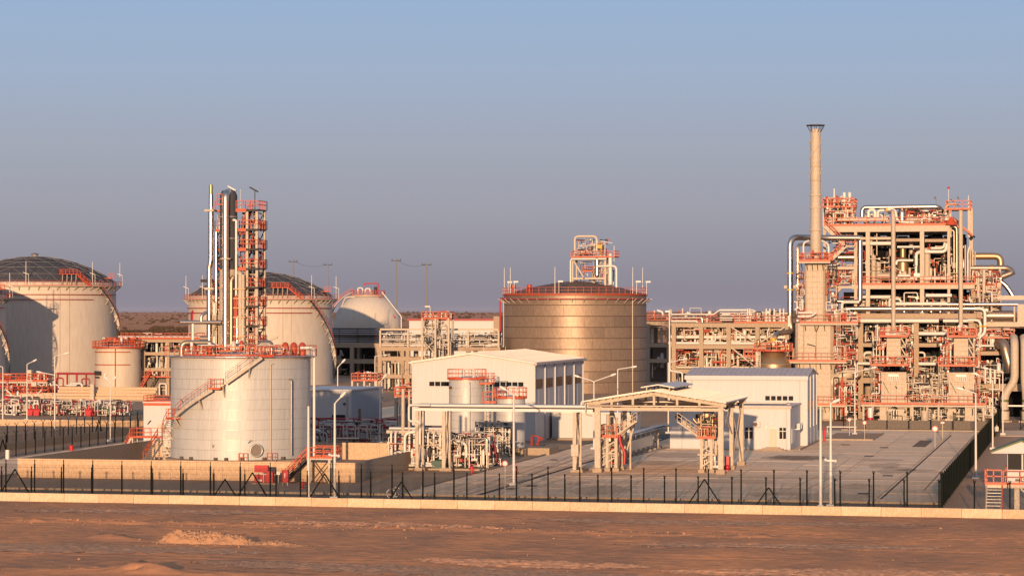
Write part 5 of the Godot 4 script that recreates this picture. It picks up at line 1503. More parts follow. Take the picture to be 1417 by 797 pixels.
	part(hr2, "top_rail", B.new().span(Vector3(hx3[0], 13.25, hz), Vector3(hx3[3], 13.64, hz - 0.3)), M.dark_steel)
	part(hr2, "dark_backing", B.new().span(Vector3(hx3[0], 0, hz - 7), Vector3(hx3[3], 8.49, hz - 7.4)), M.gap_black)  # added black sheet that deepens the shade behind this rack
	clutter(hr2, hx3[0], hx3[3], 0.5, 9.0, hz - 5, hz - 0.5, 24, [M.dark_steel, M.galv, M.concrete], 0.3)
	# orange decks by the sphere's foot
	for q in [["bright orange railed stair deck at the foot of the spherical tank, in shade", -92.31, -86.92, -262.0, 4.3], ["dark orange railed platform left of the warehouse corner", -54.72, -51.44, -158.0, 4.78], ["orange railed platform on top of the rack tower beside the long hall", -93.17, -86.73, -320.0, 16.56]]:
		var xa: float = q[1]
		var xb: float = q[2]
		var yy: float = q[4]
		var o := thing("railed_platform", q[0], "platform", Vector3(xa, 0, q[3]))
		deck(o, xa, xb, yy, q[3], q[3] - 4.0, true, null, 1.4, 0.14)
		part(o, "railing", B.new().rail([Vector3(xa, yy, q[3] - 2), Vector3(xb, yy, q[3] - 2)], 1.3, 1.0, 0.12), M.orange)
		for x in [xa + 0.2, (xa + xb) * 0.5, xb - 0.2]:
			for z3 in [0.0, -3.8]: part(o, "leg", B.new().span(Vector3(x - 0.2, 0, q[3] + z3 - 0.2), Vector3(x + 0.2, yy, q[3] + z3 + 0.2)), M.cream_light)
		clutter(o, xa, xb, yy + 0.1, yy + 1.6, q[3] - 3.5, q[3] - 0.4, 12, [M.pipe_white, M.orange_dark, M.cream_light], 0.2)
		if q[3] < -300.0:
			for l in 4: xbrace(o, Vector3(xa + 0.2, 2.5 + l * 3.2, q[3] + 0.1), Vector3((xa + xb) * 0.5, 5.5 + l * 3.2, q[3] + 0.1), 0.15, M.cream_light)
			for fm in [M.pipe_white, M.cream_light, M.dark_steel, M.cream]: tangle(o, xa + 0.3, xb, 5.0, yy - 0.3, q[3] - 3.5, q[3] + 0.2, 30, fm, 0.09)
			clutter(o, xa + 0.5, xb, 6.0, yy - 0.5, q[3] - 3.5, q[3] - 0.4, 8, [M.pipe_white, M.cream_light, M.dark_steel], 0.22)
			part(o, "lamp", B.new().beam(Vector3(xa + 2, yy, q[3]), Vector3(xa + 2, yy + 2.6, q[3]), 0.1, 0.1).box(Vector3(xa + 1.4, yy + 2.7, q[3]), Vector3(1.2, 0.25, 0.3)), M.frame_white)
		else:
			clutter(o, xa, xb, 0.3, yy - 0.5, q[3] - 3.5, q[3] - 0.4, 14, [M.galv, M.dark_steel, M.pipe_white], 0.18)
	# lit truss under the orange deck


# ---------------------------------------------------------------- warehouse, white building
func make_buildings() -> void:
	var x0 := -40.66
	var x1 := -23.28
	var z0 := -116.0
	var z1 := -150.9
	var ye := 11.14
	var yr := ye + 1.15
	var xm := (x0 + x1) * 0.5
	var t := thing("warehouse", "large cream gabled warehouse with a band of dark windows, front lit and side in shade", "warehouse", Vector3(xm, 0, z0))
	part(t, "front_wall", B.new().quad(Vector3(x0, 0, z0), Vector3(x1, 0, z0), Vector3(x1, ye, z0), Vector3(x0, ye, z0)).tri(Vector3(x0, ye, z0), Vector3(x1, ye, z0), Vector3(xm, yr, z0)).quad(Vector3(x1, 0, z1), Vector3(x0, 0, z1), Vector3(x0, ye, z1), Vector3(x1, ye, z1)).tri(Vector3(x1, ye, z1), Vector3(x0, ye, z1), Vector3(xm, yr, z1)).quad(Vector3(x0, 0, z1), Vector3(x0, 0, z0), Vector3(x0, ye, z0), Vector3(x0, ye, z1)), M.white_clad)
	part(t, "side_wall", B.new().span(Vector3(x1 - 0.3, 0, z0 - 0.005), Vector3(x1, ye, z1 + 0.005)), M.clad_shade)
	# standing seams of the cladding
	for k in 33:
		var x := lerpf(x0, x1, (k + 0.5) / 33.0)
		part(t, "cladding_seam", B.new().span(Vector3(x - 0.03, 0.2, z0), Vector3(x + 0.03, ye, z0 + 0.02)), M.white_clad)
	for s in [-1, 1]:
		var e := x0 - 0.35 if s < 0 else x1 + 0.35
		var p := [Vector3(e, ye - 0.05, z0 + 0.5), Vector3(xm, yr + 0.12, z0 + 0.5), Vector3(xm, yr + 0.12, z1 - 0.4), Vector3(e, ye - 0.05, z1 - 0.4)]
		if s > 0: p = [p[1], p[0], p[3], p[2]]
		part(t, "roof", B.new().plate(p, 0.22), M.roof_white)
		for k in 16:
			var f := (k + 0.5) / 16.0
			part(t, "roof_seam", B.new().beam(Vector3(e, ye - 0.02, lerpf(z0, z1, f)), Vector3(xm, yr + 0.15, lerpf(z0, z1, f)), 0.08, 0.06), M.roof_white)
	part(t, "gutter", B.new().span(Vector3(x1 + 0.2, ye - 0.42, z0 + 0.5), Vector3(x1 + 0.5, ye - 0.12, z1 - 0.4)), M.roof_grey)
	for k in 6: part(t, "pilaster", B.new().span(Vector3(x1 + 0.001, 0, lerpf(z0 - 0.2, z1 + 0.3, k / 5.0) - 0.12), Vector3(x1 + 0.16, ye - 0.42, lerpf(z0 - 0.2, z1 + 0.3, k / 5.0) + 0.12)), M.white_clad)
	var yw0 := 7.76
	var yw1 := 8.36
	for k in 5:
		var za := lerpf(z0 - 0.2, z1 + 0.3, k / 5.0) - 0.4
		var zb := lerpf(z0 - 0.2, z1 + 0.3, (k + 1) / 5.0) + 1.5
		part(t, "window", B.new().span(Vector3(x1 - 0.1, yw0 - 0.35, za), Vector3(x1 + 0.04, yw1 + 0.35, zb)), M.window_brown)
		part(t, "panel_joint", B.new().span(Vector3(x1, 1.0, (za + zb) * 0.5), Vector3(x1 + 0.02, yw0 - 0.5, (za + zb) * 0.5 - 0.05)), M.roof_grey)
	# window band on the front: two runs
	for q in [[-38.16, 4], [-35.89, 3], [-30.53, 7]]:
		for k in q[1]:
			var xa: float = q[0] + k * 0.84
			part(t, "window", B.new().span(Vector3(xa, yw0, z0 + 0.005), Vector3(xa + 0.72, yw1, z0 + 0.06)), M.window_dark)
	part(t, "window_trim", B.new().span(Vector3(-38.37, yw0 - 0.16, z0), Vector3(-25.93, yw0 - 0.03, z0 + 0.12)), M.white_clad)
	part(t, "meter_box", B.new().span(Vector3(-38.16, 0.54, z0), Vector3(-37.44, 1.65, z0 + 0.4)), M.roof_grey)
	part(t, "base_strip", B.new().span(Vector3(x0, 0, z0 + 0.002), Vector3(x1, 0.35, z0 + 0.05)), M.concrete)
	part(t, "lightning_rod", B.new().cyl(Vector3(-30.64, ye + 0.6, z0 - 1), Vector3(-30.64, ye + 2.4, z0 - 1), 0.04, 0.03, 5).cyl(Vector3(-28.69, ye + 0.4, z0 - 6), Vector3(-28.69, ye + 2.0, z0 - 6), 0.04, 0.03, 5), M.frame_white)
	part(t, "door", B.new().span(Vector3(x1 + 0.001, 0.1, z0 - 8.0), Vector3(x1 + 0.05, 3.2, z0 - 10.6)), M.roof_grey)
	# annex
	var ax := thing("annex", "low lit annex with one small dark window against the warehouse's shaded side", "building", Vector3(-19, 0, -130))
	var az := -126.21
	var ay := 3.69
	part(ax, "wall", B.new().span(Vector3(-22.9, 0, az), Vector3(-11.6, ay, az - 8)), M.white_clad)
	part(ax, "roof", B.new().span(Vector3(-22.9, ay, az + 0.2), Vector3(-11.4, ay + 0.2, az - 8.2)), M.roof_white)
	part(ax, "window", B.new().span(Vector3(-16.9, 2.1, az + 0.004), Vector3(-16.0, 2.95, az + 0.05)), M.window_dark)
	part(ax, "step", B.new().span(Vector3(-22.9, 0, az + 1.6), Vector3(-13, 0.25, az)), M.concrete)
	for k in 9: part(ax, "cladding_seam", B.new().span(Vector3(-21.8 + k * 1.15, 0.3, az), Vector3(-21.75 + k * 1.15, ay, az + 0.02)), M.white_clad)

	# white control building: high hall behind, low wing in front
	var w := thing("control_building", "white two part building with grey roof, door and steps, right of the canopy", "building", Vector3(6, 0, -110))
	var lx0 := -2.4
	var lx1 := 13.4
	var ly := 5.67
	part(w, "low_wall", B.new().span(Vector3(lx0, 0, -104), Vector3(lx1, ly, -115.98)), M.white_paint)
	part(w, "low_roof", B.new().span(Vector3(lx0 - 0.12, ly, -103.85), Vector3(lx1 + 0.15, ly + 0.16, -115.97)), M.roof_grey)
	part(w, "low_fascia", B.new().span(Vector3(lx0 - 0.13, ly - 0.22, -103.86), Vector3(lx1 + 0.14, ly - 0.005, -103.98)), M.cream_light)
	part(w, "roof_pipe", B.new().cyl(Vector3(2, ly + 0.45, -105), Vector3(12.8, ly + 0.45, -105), 0.1, 0.1, 8).cyl(Vector3(2, ly + 0.3, -107), Vector3(13, ly + 0.3, -107), 0.07, 0.07, 8), M.pipe_metal)
	var hx0 := -2.1
	var hx1 := 14.2
	var hy := 9.41
	var hb := -128.7
	var hr := hy + 0.85
	part(w, "high_wall", B.new().span(Vector3(hx0, 0, -116), Vector3(hx1 - 0.4, hy, hb)), M.white_paint)
	part(w, "side_wall", B.new().span(Vector3(hx1 - 0.4, 0, -116.005), Vector3(hx1, hy, hb + 0.005)).quad(Vector3(hx1, hy, -116.005), Vector3(hx1, hy, hb), Vector3(hx1, hr, (hb - 116) * 0.5), Vector3(hx1, hr, (hb - 116) * 0.5)), M.clad_shade)
	part(w, "high_roof", B.new().plate([Vector3(hx0 - 0.2, hy, -115.7), Vector3(hx1 + 0.3, hy, -115.7), Vector3(hx1 + 0.3, hr + 0.1, (hb - 116) * 0.5), Vector3(hx0 - 0.2, hr + 0.1, (hb - 116) * 0.5)], 0.12), M.roof_grey)
	part(w, "high_roof", B.new().plate([Vector3(hx0 - 0.2, hr + 0.1, (hb - 116) * 0.5), Vector3(hx1 + 0.3, hr + 0.1, (hb - 116) * 0.5), Vector3(hx1 + 0.3, hy, hb - 0.3), Vector3(hx0 - 0.2, hy, hb - 0.3)], 0.12), M.roof_grey)
	part(w, "fascia", B.new().span(Vector3(hx0 - 0.2, hy - 0.55, -115.65), Vector3(hx1 + 0.25, hy - 0.005, -115.85)), M.white_paint)
	for k in 24: part(w, "roof_seam", B.new().beam(Vector3(lerpf(hx0, hx1, (k + 0.5) / 24.0), hy + 0.03, -115.75), Vector3(lerpf(hx0, hx1, (k + 0.5) / 24.0), hr + 0.13, (hb - 116) * 0.5), 0.07, 0.06), M.roof_grey)
	for q in [hx0 + 0.75, hx1 - 0.9]: part(w, "downpipe", B.new().cyl(Vector3(q, ly + 0.2, -115.9), Vector3(q, hy - 0.55, -115.9), 0.06, 0.06, 6), M.white_paint)
	for k in 27: part(w, "cladding_seam", B.new().span(Vector3(hx0 + 0.3 + k * 0.58, ly + 0.2, -116), Vector3(hx0 + 0.33 + k * 0.58, hy - 0.5, -115.985)), M.white_paint)
	var wx0 := 8.66
	var wx1 := 12.61
	for k in 5:
		var f := wx0 + (wx1 - wx0) * k / 5.0
		part(w, "window", B.new().span(Vector3(f, 6.13, -115.99), Vector3(f + (wx1 - wx0) / 5.0 - 0.18, 6.72, -115.93)), M.window_dark)
	# side pilasters catch the low sun
	for k in 4:
		var zz := lerpf(-116.1, hb + 0.1, k / 3.0)
		part(w, "pilaster", B.new().span(Vector3(hx1, 0, zz - 0.12), Vector3(hx1 + 0.16, hy, zz + 0.12)), M.white_paint)
	for k in 3:
		var za := lerpf(-116.1, hb + 0.1, k / 3.0) - 0.3
		part(w, "side_panel", B.new().span(Vector3(hx1, 2.6, za), Vector3(hx1 + 0.05, hy - 0.5, za - 3.4)), M.blue_grey)
		part(w, "window", B.new().span(Vector3(hx1 + 0.052, 4.7, za - 0.9), Vector3(hx1 + 0.09, 5.9, za - 2.4)), M.window_dark)
	part(w, "side_base", B.new().span(Vector3(hx1 + 0.001, 0, -115.99), Vector3(hx1 + 0.13, 2.4, hb)), M.white_paint)
	var wv := [[7.5, 8.5], [6.08, 6.51], [11.98, 12.87]]
	var wy0 := 1.56
	var wy1 := 3.01
	for q in wv:
		var f: MeshInstance3D = part(w, "window", B.new().span(Vector3(q[0], wy0, -103.99), Vector3(q[1], wy1, -103.95)), M.window_dark)
		part(f, "frame", B.new().span(Vector3((q[0] + q[1]) * 0.5 - 0.04, wy0, -103.95), Vector3((q[0] + q[1]) * 0.5 + 0.04, wy1, -103.91)).span(Vector3(q[0], wy1 - 0.5, -103.95), Vector3(q[1], wy1 - 0.42, -103.92)).span(Vector3(q[0] - 0.06, wy0 - 0.08, -103.98), Vector3(q[1] + 0.06, wy0 - 0.01, -103.85)), M.frame_white)
	part(w, "window", B.new().span(Vector3(-1.68, 3.89, -103.99), Vector3(-0.72, 4.65, -103.94)), M.window_dark)
	part(w, "window", B.new().span(Vector3(1, 4.08, -103.99), Vector3(1.52, 4.65, -103.94)), M.window_dark)
	var d: MeshInstance3D = part(w, "door", B.new().span(Vector3(10.67, 0.5, -103.99), Vector3(11.61, 2.88, -103.93)), M.tank_beige)
	part(d, "door_frame", B.new().span(Vector3(10.62, 2.88, -103.99), Vector3(11.65, 2.97, -103.9)), M.frame_white)
	for k in 3: part(w, "step", B.new().span(Vector3(10.19 - k * 0.45, 0.46 - (k + 1) * 0.15, -103.98 + 0.0), Vector3(12.08 + k * 0.45, 0.46 - k * 0.15, -103.2 + k * 0.4)), M.concrete)
	part(w, "base_strip", B.new().span(Vector3(lx0 - 0.4, 0, -103.99), Vector3(lx1 + 0.5, 0.16, -103.4)), M.concrete)
	part(w, "downpipe", B.new().cyl(Vector3(lx1 - 0.5, 0.2, -103.9), Vector3(lx1 - 0.5, ly - 0.3, -103.9), 0.07, 0.07, 6).cyl(Vector3(lx0 + 1.6, 0.2, -103.9), Vector3(lx0 + 1.6, ly - 0.3, -103.9), 0.06, 0.06, 6), M.white_paint)
	part(w, "wall_lamp", B.new().box(Vector3(10.29, 3.0, -103.9), Vector3(0.2, 0.3, 0.2)).box(Vector3(11.04, 3.5, -103.9), Vector3(0.3, 0.15, 0.2)), M.frame_white)
	part(w, "louvre", B.new().span(Vector3(lx1 - 0.02, 0.9, -105.5), Vector3(lx1 + 0.05, 2.8, -108.6)), M.frame_white)
	var ac := thing("air_conditioner", "white air conditioner with a dark round fan on the control building's front wall", "air conditioner", Vector3(9.02, 3.14, -103.7))
	var acp := ac.position
	part(ac, "case", B.new().box(acp + Vector3(0, 0.28, 0), Vector3(0.95, 0.72, 0.45)), M.white_paint)
	part(ac, "fan", B.new().cyl(acp + Vector3(-0.12, 0.28, 0.22), acp + Vector3(-0.12, 0.28, 0.25), 0.28, 0.28, 16), M.window_brown)
	for k in 2:
		var q := Vector3(lx1 + 0.45, 2.6, -110.0 - k * 1.9)
		var a2 := thing("air_conditioner", ["air conditioner on the shaded end of the low wing, nearer to the corner", "air conditioner on the shaded end of the low wing, nearer to the high hall"][k], "air conditioner", q, "air conditioners on the wing's end wall")
		part(a2, "case", B.new().box(q + Vector3(0, 0.35, 0), Vector3(0.45, 0.7, 0.95)), M.white_paint)
		part(a2, "bracket", B.new().box(q + Vector3(-0.15, -0.05, 0), Vector3(0.6, 0.08, 0.8)), M.galv)

# ---------------------------------------------------------------- loading canopy and pipe bridge
func make_canopy() -> void:
	var z0 := -54.0
	var z1 := -71.0
	var t := thing("loading_canopy", "open steel loading canopy with a shallow pitched roof and raised ridge vent", "canopy", Vector3(4.4, 0, -62))
	var xl := -2.5
	var xr := 11.4
	var xm := 3.95
	var ye := 8.05
	var yr := 9.3
	for q in [[xl, z0, 0.62], [xr, z0, 0.56], [xl, z1, 0.5], [xr, z1, 0.5], [xr, -62.5, 0.42], [xl, -62.5, 0.42]]:
		var x: float = q[0]
		var z: float = q[1]
		var w: float = q[2] * 0.5
		# open H shaped posts
		part(t, "post", B.new().span(Vector3(x - w, 0.3, z + w * 0.8), Vector3(x + w, ye, z + w * 0.8 - 0.05)).span(Vector3(x - w, 0.3, z - w * 0.8), Vector3(x + w, ye, z - w * 0.8 + 0.05)).span(Vector3(x - 0.03, 0.3, z - w * 0.75), Vector3(x + 0.03, ye, z + w * 0.75)), M.cream_light)
		part(t, "footing", B.new().span(Vector3(x - w - 0.2, 0, z - w - 0.2), Vector3(x + w + 0.2, 0.55, z + w + 0.2)), M.concrete)
	for z in [z0, -62.5, z1]:
		part(t, "tie_beam", B.new().span(Vector3(xl, 7.0, z - 0.12), Vector3(xr, 7.35, z + 0.12)), M.cream_light)
		part(t, "rafter", B.new().beam(Vector3(xl - 1.5, ye - 0.38, z), Vector3(xm, yr - 0.4, z), 0.22, 0.42), M.cream_light)
		part(t, "rafter", B.new().beam(Vector3(xr + 0.6, ye - 0.38, z), Vector3(xm, yr - 0.4, z), 0.22, 0.42), M.cream_light)
		for f in [-0.9, 1.5, 3.9, 6.5, 9.0]: part(t, "hanger", B.new().beam(Vector3(f, 7.3, z), Vector3(f, yr - 0.5 - absf(f - xm) * 0.155, z), 0.26, 0.2), M.cream_light)
	for k in 11:
		for s in [-1, 1]:
			var f := k / 10.0
			var x := lerpf(xm, (xl - 1.4) if s < 0 else (xr + 0.55), f)
			var y := lerpf(yr - 0.02, ye - 0.03, f)
			part(t, "purlin", B.new().span(Vector3(x - 0.07, y - 0.16, z0 + 1.0), Vector3(x + 0.07, y, z1 - 0.6)), M.cream_light)
	part(t, "roof", B.new().plate([Vector3(xl - 1.5, ye, z0 + 1.1), Vector3(xm, yr, z0 + 1.1), Vector3(xm, yr, z1 - 0.8), Vector3(xl - 1.5, ye, z1 - 0.8)], 0.1), M.roof_white)
	part(t, "roof", B.new().plate([Vector3(xm, yr, z0 + 1.1), Vector3(xr + 0.7, ye, z0 + 1.1), Vector3(xr + 0.7, ye, z1 - 0.8), Vector3(xm, yr, z1 - 0.8)], 0.1), M.roof_white)
	for k in 17:
		for s in [-1, 1]:
			var z := lerpf(z0 + 0.7, z1 - 0.4, k / 16.0)
			part(t, "roof_seam", B.new().beam(Vector3(xm, yr + 0.02, z), Vector3((xl - 1.45) if s < 0 else (xr + 0.65), ye + 0.02, z), 0.06, 0.05), M.roof_white)
	# raised ridge vent
	for s in [-1, 1]:
		var p := [Vector3(xm - 1.9, yr + 0.3, z0 - 2.0), Vector3(xm, yr + 0.62, z0 - 2.0), Vector3(xm, yr + 0.62, z1 + 1.0), Vector3(xm - 1.9, yr + 0.3, z1 + 1.0)]
		if s > 0: p = [Vector3(xm, yr + 0.62, z0 - 2.0), Vector3(xm + 1.9, yr + 0.3, z0 - 2.0), Vector3(xm + 1.9, yr + 0.3, z1 + 1.0), Vector3(xm, yr + 0.62, z1 + 1.0)]
		part(t, "vent_roof", B.new().plate(p, 0.12), M.roof_white)
	for k in 6:
		for s in [-1, 1]: part(t, "vent_post", B.new().beam(Vector3(xm + s * 1.3, yr - 0.2, lerpf(z0 - 2.4, z1 + 1.4, k / 5.0)), Vector3(xm + s * 1.3, yr + 0.36, lerpf(z0 - 2.4, z1 + 1.4, k / 5.0)), 0.14, 0.14), M.cream_light)
	part(t, "eave_pipe", B.new().cyl(Vector3(xl - 1, 7.55, z0 + 0.4), Vector3(xr, 7.55, z0 + 0.4), 0.12, 0.12, 8), M.pipe_metal)
	part(t, "ceiling_pipe", B.new().cyl(Vector3(xl, 7.8, -60), Vector3(xr, 7.8, -60), 0.1, 0.1, 8).cyl(Vector3(xl, 7.7, -66), Vector3(xr, 7.7, -66), 0.1, 0.1, 8), M.pipe_white)
	xbrace(t, Vector3(xr, 0.6, -63), Vector3(xr, 7.0, z1 + 0.4), 0.12, M.cream_light)
	xbrace(t, Vector3(xr, 4.2, z0 - 0.5), Vector3(xr, 7.6, -62), 0.12, M.cream_light)
	xbrace(t, Vector3(xl, 0.6, -63), Vector3(xl, 7.0, z1 + 0.4), 0.12, M.cream_light)
	for k in 3: part(t, "eave_lamp", B.new().box(Vector3(xr + 0.2, 7.3, z0 - 3 - k * 5.5), Vector3(0.35, 0.4, 0.35)), M.dark_steel)
	part(t, "downpipe", B.new().pipe([Vector3(xl - 1.2, ye - 0.2, z0 + 0.9), Vector3(xl - 1.2, 6.6, z0 + 0.9), Vector3(xl - 0.5, 6.4, z0 + 0.6)], 0.08, 6), M.cream_light)
	# two loading platforms under the roof
	for q in [["left orange railed loading platform under the canopy, with stair and hose", -2.89, -0.73, 1.0], ["right orange railed loading platform under the canopy, crowded with brass coloured loading arms", 8.45, 10.49, -1.0]]:
		var xa: float = q[1]
		var xb: float = q[2]
		var s: float = q[3]
		var y := 3.86
		var o := thing("loading_platform", q[0], "platform", Vector3(xa, 0, -57))
		part(o, "deck", B.new().span(Vector3(xa, y, -56), Vector3(xb, y + 0.12, -60)), M.cream_light)
		part(o, "deck_edge", B.new().span(Vector3(xa, y + 0.0, -55.9), Vector3(xb, y + 0.3, -55.97)), M.orange)
		part(o, "railing", B.new().rail([Vector3(xa, y + 0.1, -60), Vector3(xa, y + 0.1, -56), Vector3(xb, y + 0.1, -56)], 1.25, 0.55, 0.07), M.orange)
		part(o, "railing", B.new().rail([Vector3(xa, y + 0.1, -60), Vector3(xb, y + 0.1, -60)], 1.25, 0.55, 0.07), M.orange)
		for x in ([xa + 1.05, xb - 0.1] if s > 0 else [xa + 0.45, xb - 0.5]):
			for z in [-56.3, -59.6]:
				part(o, "leg", B.new().span(Vector3(x - 0.17, 0.3, z - 0.17), Vector3(x + 0.17, y, z + 0.17)), M.cream_light)
				part(o, "footing", B.new().span(Vector3(x - 0.35, 0, z - 0.35), Vector3(x + 0.35, 0.45, z + 0.35)), M.concrete)
		for k in 3: part(o, "brace", B.new().beam(Vector3(xa + 0.3, 0.6 + k * 0.9, -56.2), Vector3(xb - 0.3, 1.6 + k * 0.9, -56.2), 0.16, 0.16), M.cream_light)
		part(o, "shelf", B.new().span(Vector3(xa, 2.0, -56.1), Vector3(xb, 2.16, -56.3)), M.cream_light)
		var st := xb if s > 0 else xa
		part(o, "stair", B.new().stair(Vector3(st - s * 0.1, 4.0, -57), Vector3(st + s * 1.9, 5.6, -57), 0.8).beam(Vector3(st, y, -57.5), Vector3(st + s * 1.9, y + 1.9, -57.5), 0.2, 0.3), M.cream_light)
		part(o, "gangway", B.new().beam(Vector3(st - s * 0.2, y + 0.2, -56.4), Vector3(st + s * 2.3, y + 1.9, -56.4), 0.5, 0.16).rail([Vector3(st - s * 0.2, y + 0.3, -56.2), Vector3(st + s * 2.3, y + 2.0, -56.2)], 0.9, 0.6, 0.06, false), M.cream_light)
		if s > 0:
			part(o, "hose", B.new().pipe([Vector3(xb + 0.2, y + 0.3, -56.6), Vector3(xb + 0.4, y - 0.8, -56.4), Vector3(xb + 0.9, 2.2, -56.4), Vector3(xb + 0.8, 0.9, -56.4)], 0.16, 8, 0.5), M.red)
			part(o, "riser", B.new().cyl(Vector3(xa + 0.9, y, -57.5), Vector3(xa + 0.9, y + 2.6, -57.5), 0.2, 0.2, 8).cyl(Vector3(xa + 1.7, y, -57.5), Vector3(xa + 1.9, y + 2.2, -57.5), 0.14, 0.14, 8), M.cream_light)
			part(o, "floor_rack", B.new().beam(Vector3(xb - 0.2, 0, -59.9), Vector3(xb + 1.5, 5.6, -59.9), 0.15, 0.15).beam(Vector3(xb + 0.9, 0, -59.9), Vector3(xb + 0.9, 7, -59.9), 0.18, 0.18), M.cream_light)
			for q2 in [M.galv, M.cream_light, M.dark_steel]: tangle(o, xa + 0.1, xb, 0.4, y + 1.4, -58.5, -56.2, 18, q2, 0.05)
			clutter(o, xa + 0.2, xb, 0.4, y - 0.4, -58.5, -56.4, 16, [M.cream_light, M.orange_dark, M.galv, M.dark_steel], 0.1)
		else:
			part(o, "loading_arm", B.new().pipe([Vector3(xa + 1.0, y, -57.4), Vector3(xa + 1.0, y + 2.6, -57.4), Vector3(xa - 0.2, y + 1.6, -57.0), Vector3(xa - 0.6, y + 2.2, -57.0)], 0.15, 8), M.pipe_bronze)
			part(o, "loading_arm", B.new().pipe([Vector3(xa + 1.6, y, -57.8), Vector3(xa + 1.6, y + 2.9, -57.8), Vector3(xa + 0.5, y + 3.0, -57.4), Vector3(xa + 0.5, y + 1.0, -57.4)], 0.13, 8), M.pipe_bronze)
			for q2 in [M.pipe_bronze, M.cream_light, M.dark_steel]: tangle(o, xa + 0.1, xb, y + 0.2, y + 2.6, -58.5, -56.2, 18, q2, 0.06)
			clutter(o, xa + 0.2, xb, y + 0.1, y + 2.6, -58.5, -56.6, 18, [M.pipe_bronze, M.cream_light, M.orange_dark, M.dark_steel], 0.13)
			clutter(o, xa + 0.4, xb, 0.3, y - 1.5, -58.5, -56.4, 12, [M.cream_light, M.galv, M.steel_white], 0.09)
	# pipe bridge to the left
	var b := thing("pipe_bridge", "long cream pipe bridge carrying shiny pipes from the manifold to the canopy", "pipe bridge", Vector3(-12, 0, -54))
	var bx0 := -23.78
	part(b, "girder", B.new().span(Vector3(bx0, 6.8, -53.6), Vector3(-3.0, 7.12, -53.9)), M.steel_white)
	part(b, "girder", B.new().span(Vector3(bx0, 6.75, -56.1), Vector3(-3.0, 7.15, -56.4)), M.cream_light)
	for k in 10: part(b, "cross_beam", B.new().span(Vector3(lerpf(bx0, -3.2, k / 9.0) - 0.1, 6.8, -53.9), Vector3(lerpf(bx0, -3.2, k / 9.0) + 0.1, 7.1, -56.1)), M.cream_light)
	for k in 4: part(b, "pipe", B.new().cyl(Vector3(bx0 - 0.6 + k * 0.3, 7.4, -54.0 - k * 0.65), Vector3(-2.0, 7.4, -54.0 - k * 0.65), 0.17, 0.17, 10), [M.pipe_white, M.pipe_metal, M.pipe_metal, M.pipe_dull][k])
	part(b, "drop_pipe", B.new().pipe([Vector3(bx0 + 2, 7.45, -53.5), Vector3(bx0 - 0.5, 7.45, -53.5), Vector3(bx0 - 0.5, 5.6, -53.5), Vector3(bx0 + 0.8, 5.6, -53.5), Vector3(bx0 + 0.8, 3.0, -53.5)], 0.13, 10, 0.35), M.pipe_white)
	for x in [-23.36, -20.22, -5.08]:
		for z in [-53.75, -56.25]: part(b, "post", B.new().span(Vector3(x - 0.2, 0.2, z - 0.2), Vector3(x + 0.2, 6.75, z + 0.2)), M.cream_light)
		xbrace(b, Vector3(x, 0.6, -54.0), Vector3(x, 6.6, -56.0), 0.14, M.cream_light)
		part(b, "side_post", B.new().span(Vector3(x + 0.6, 0.2, -53.85), Vector3(x + 0.78, 6.75, -53.65)), M.cream_light)
		xbrace(b, Vector3(x + 0.15, 0.6, -53.72), Vector3(x + 0.65, 6.5, -53.72), 0.08, M.cream_light)
		part(b, "footing", B.new().span(Vector3(x - 0.4, 0, -53.2), Vector3(x + 1.0, 0.35, -56.8)), M.concrete)
	part(b, "junction_box", B.new().span(Vector3(-5.38, 1.9, -53.1), Vector3(-4.55, 3.2, -53.5)), M.cream_light)
	part(b, "riser_loop", B.new().pipe([Vector3(-4.4, 7.4, -54.1), Vector3(-4.4, 8.0, -54.1), Vector3(-3.2, 8.0, -54.1), Vector3(-3.2, 7.2, -54.1)], 0.1, 8), M.pipe_white)
	# low pipe track running back from the canopy
	var k2 := thing("pipe_track", "row of short white pillars carrying a shaded pipe run back from the canopy", "pipe track", Vector3(-4.4, 0, -76))
	for k in 9:
		part(k2, "pillar", B.new().span(Vector3(-4.6, 0.25, -77.0 - k * 3.6), Vector3(-4.2, 2.7, -77.4 - k * 3.6)), M.cream_light)
		part(k2, "footing", B.new().span(Vector3(-4.9, 0, -76.7 - k * 3.6), Vector3(-3.9, 0.3, -77.7 - k * 3.6)), M.concrete)
	for k in 3: part(k2, "pipe", B.new().pipe([Vector3(-4.8 + k * 0.35, 2.88, -72), Vector3(-4.8 + k * 0.35, 2.88, -109 - k), Vector3(-1.6, 2.88, -109 - k)], 0.13, 8), M.pipe_metal)
	part(k2, "cable_tray", B.new().span(Vector3(-5.2, 2.7, -74), Vector3(-3.7, 2.76, -109)), M.galv)
	part(k2, "side_sheet", B.new().span(Vector3(-3.72, 0.9, -74), Vector3(-3.66, 2.2, -98)), M.galv)
	for k in 8:
		var q := Vector3(-11.6 + (k % 4) * 1.25, 0, -121.0 - int(k / 4) * 1.3)
		var tk := thing("liquid_tote", "white caged liquid tote seen through the canopy, %s row, %s from the left" % [["front", "rear"][int(k / 4)], ["first", "second", "third", "fourth"][k % 4]], "tote", q, "white totes seen through the canopy")
		part(tk, "pallet", B.new().span(q + Vector3(-0.55, 0, -0.55), q + Vector3(0.55, 0.16, 0.55)), M.dark_steel)
		part(tk, "bottle", B.new().span(q + Vector3(-0.53, 0.17, -0.53), q + Vector3(0.53, 1.15, 0.53)), M.cloth_white)
		var cg := B.new()
		for s in 5: cg.span(q + Vector3(-0.55 + s * 0.26, 0.17, 0.55), q + Vector3(-0.51 + s * 0.26, 1.2, 0.58))
		for s in 4: cg.span(q + Vector3(-0.56, 0.25 + s * 0.28, 0.551), q + Vector3(0.56, 0.29 + s * 0.28, 0.585))
		part(tk, "cage", cg, M.galv)

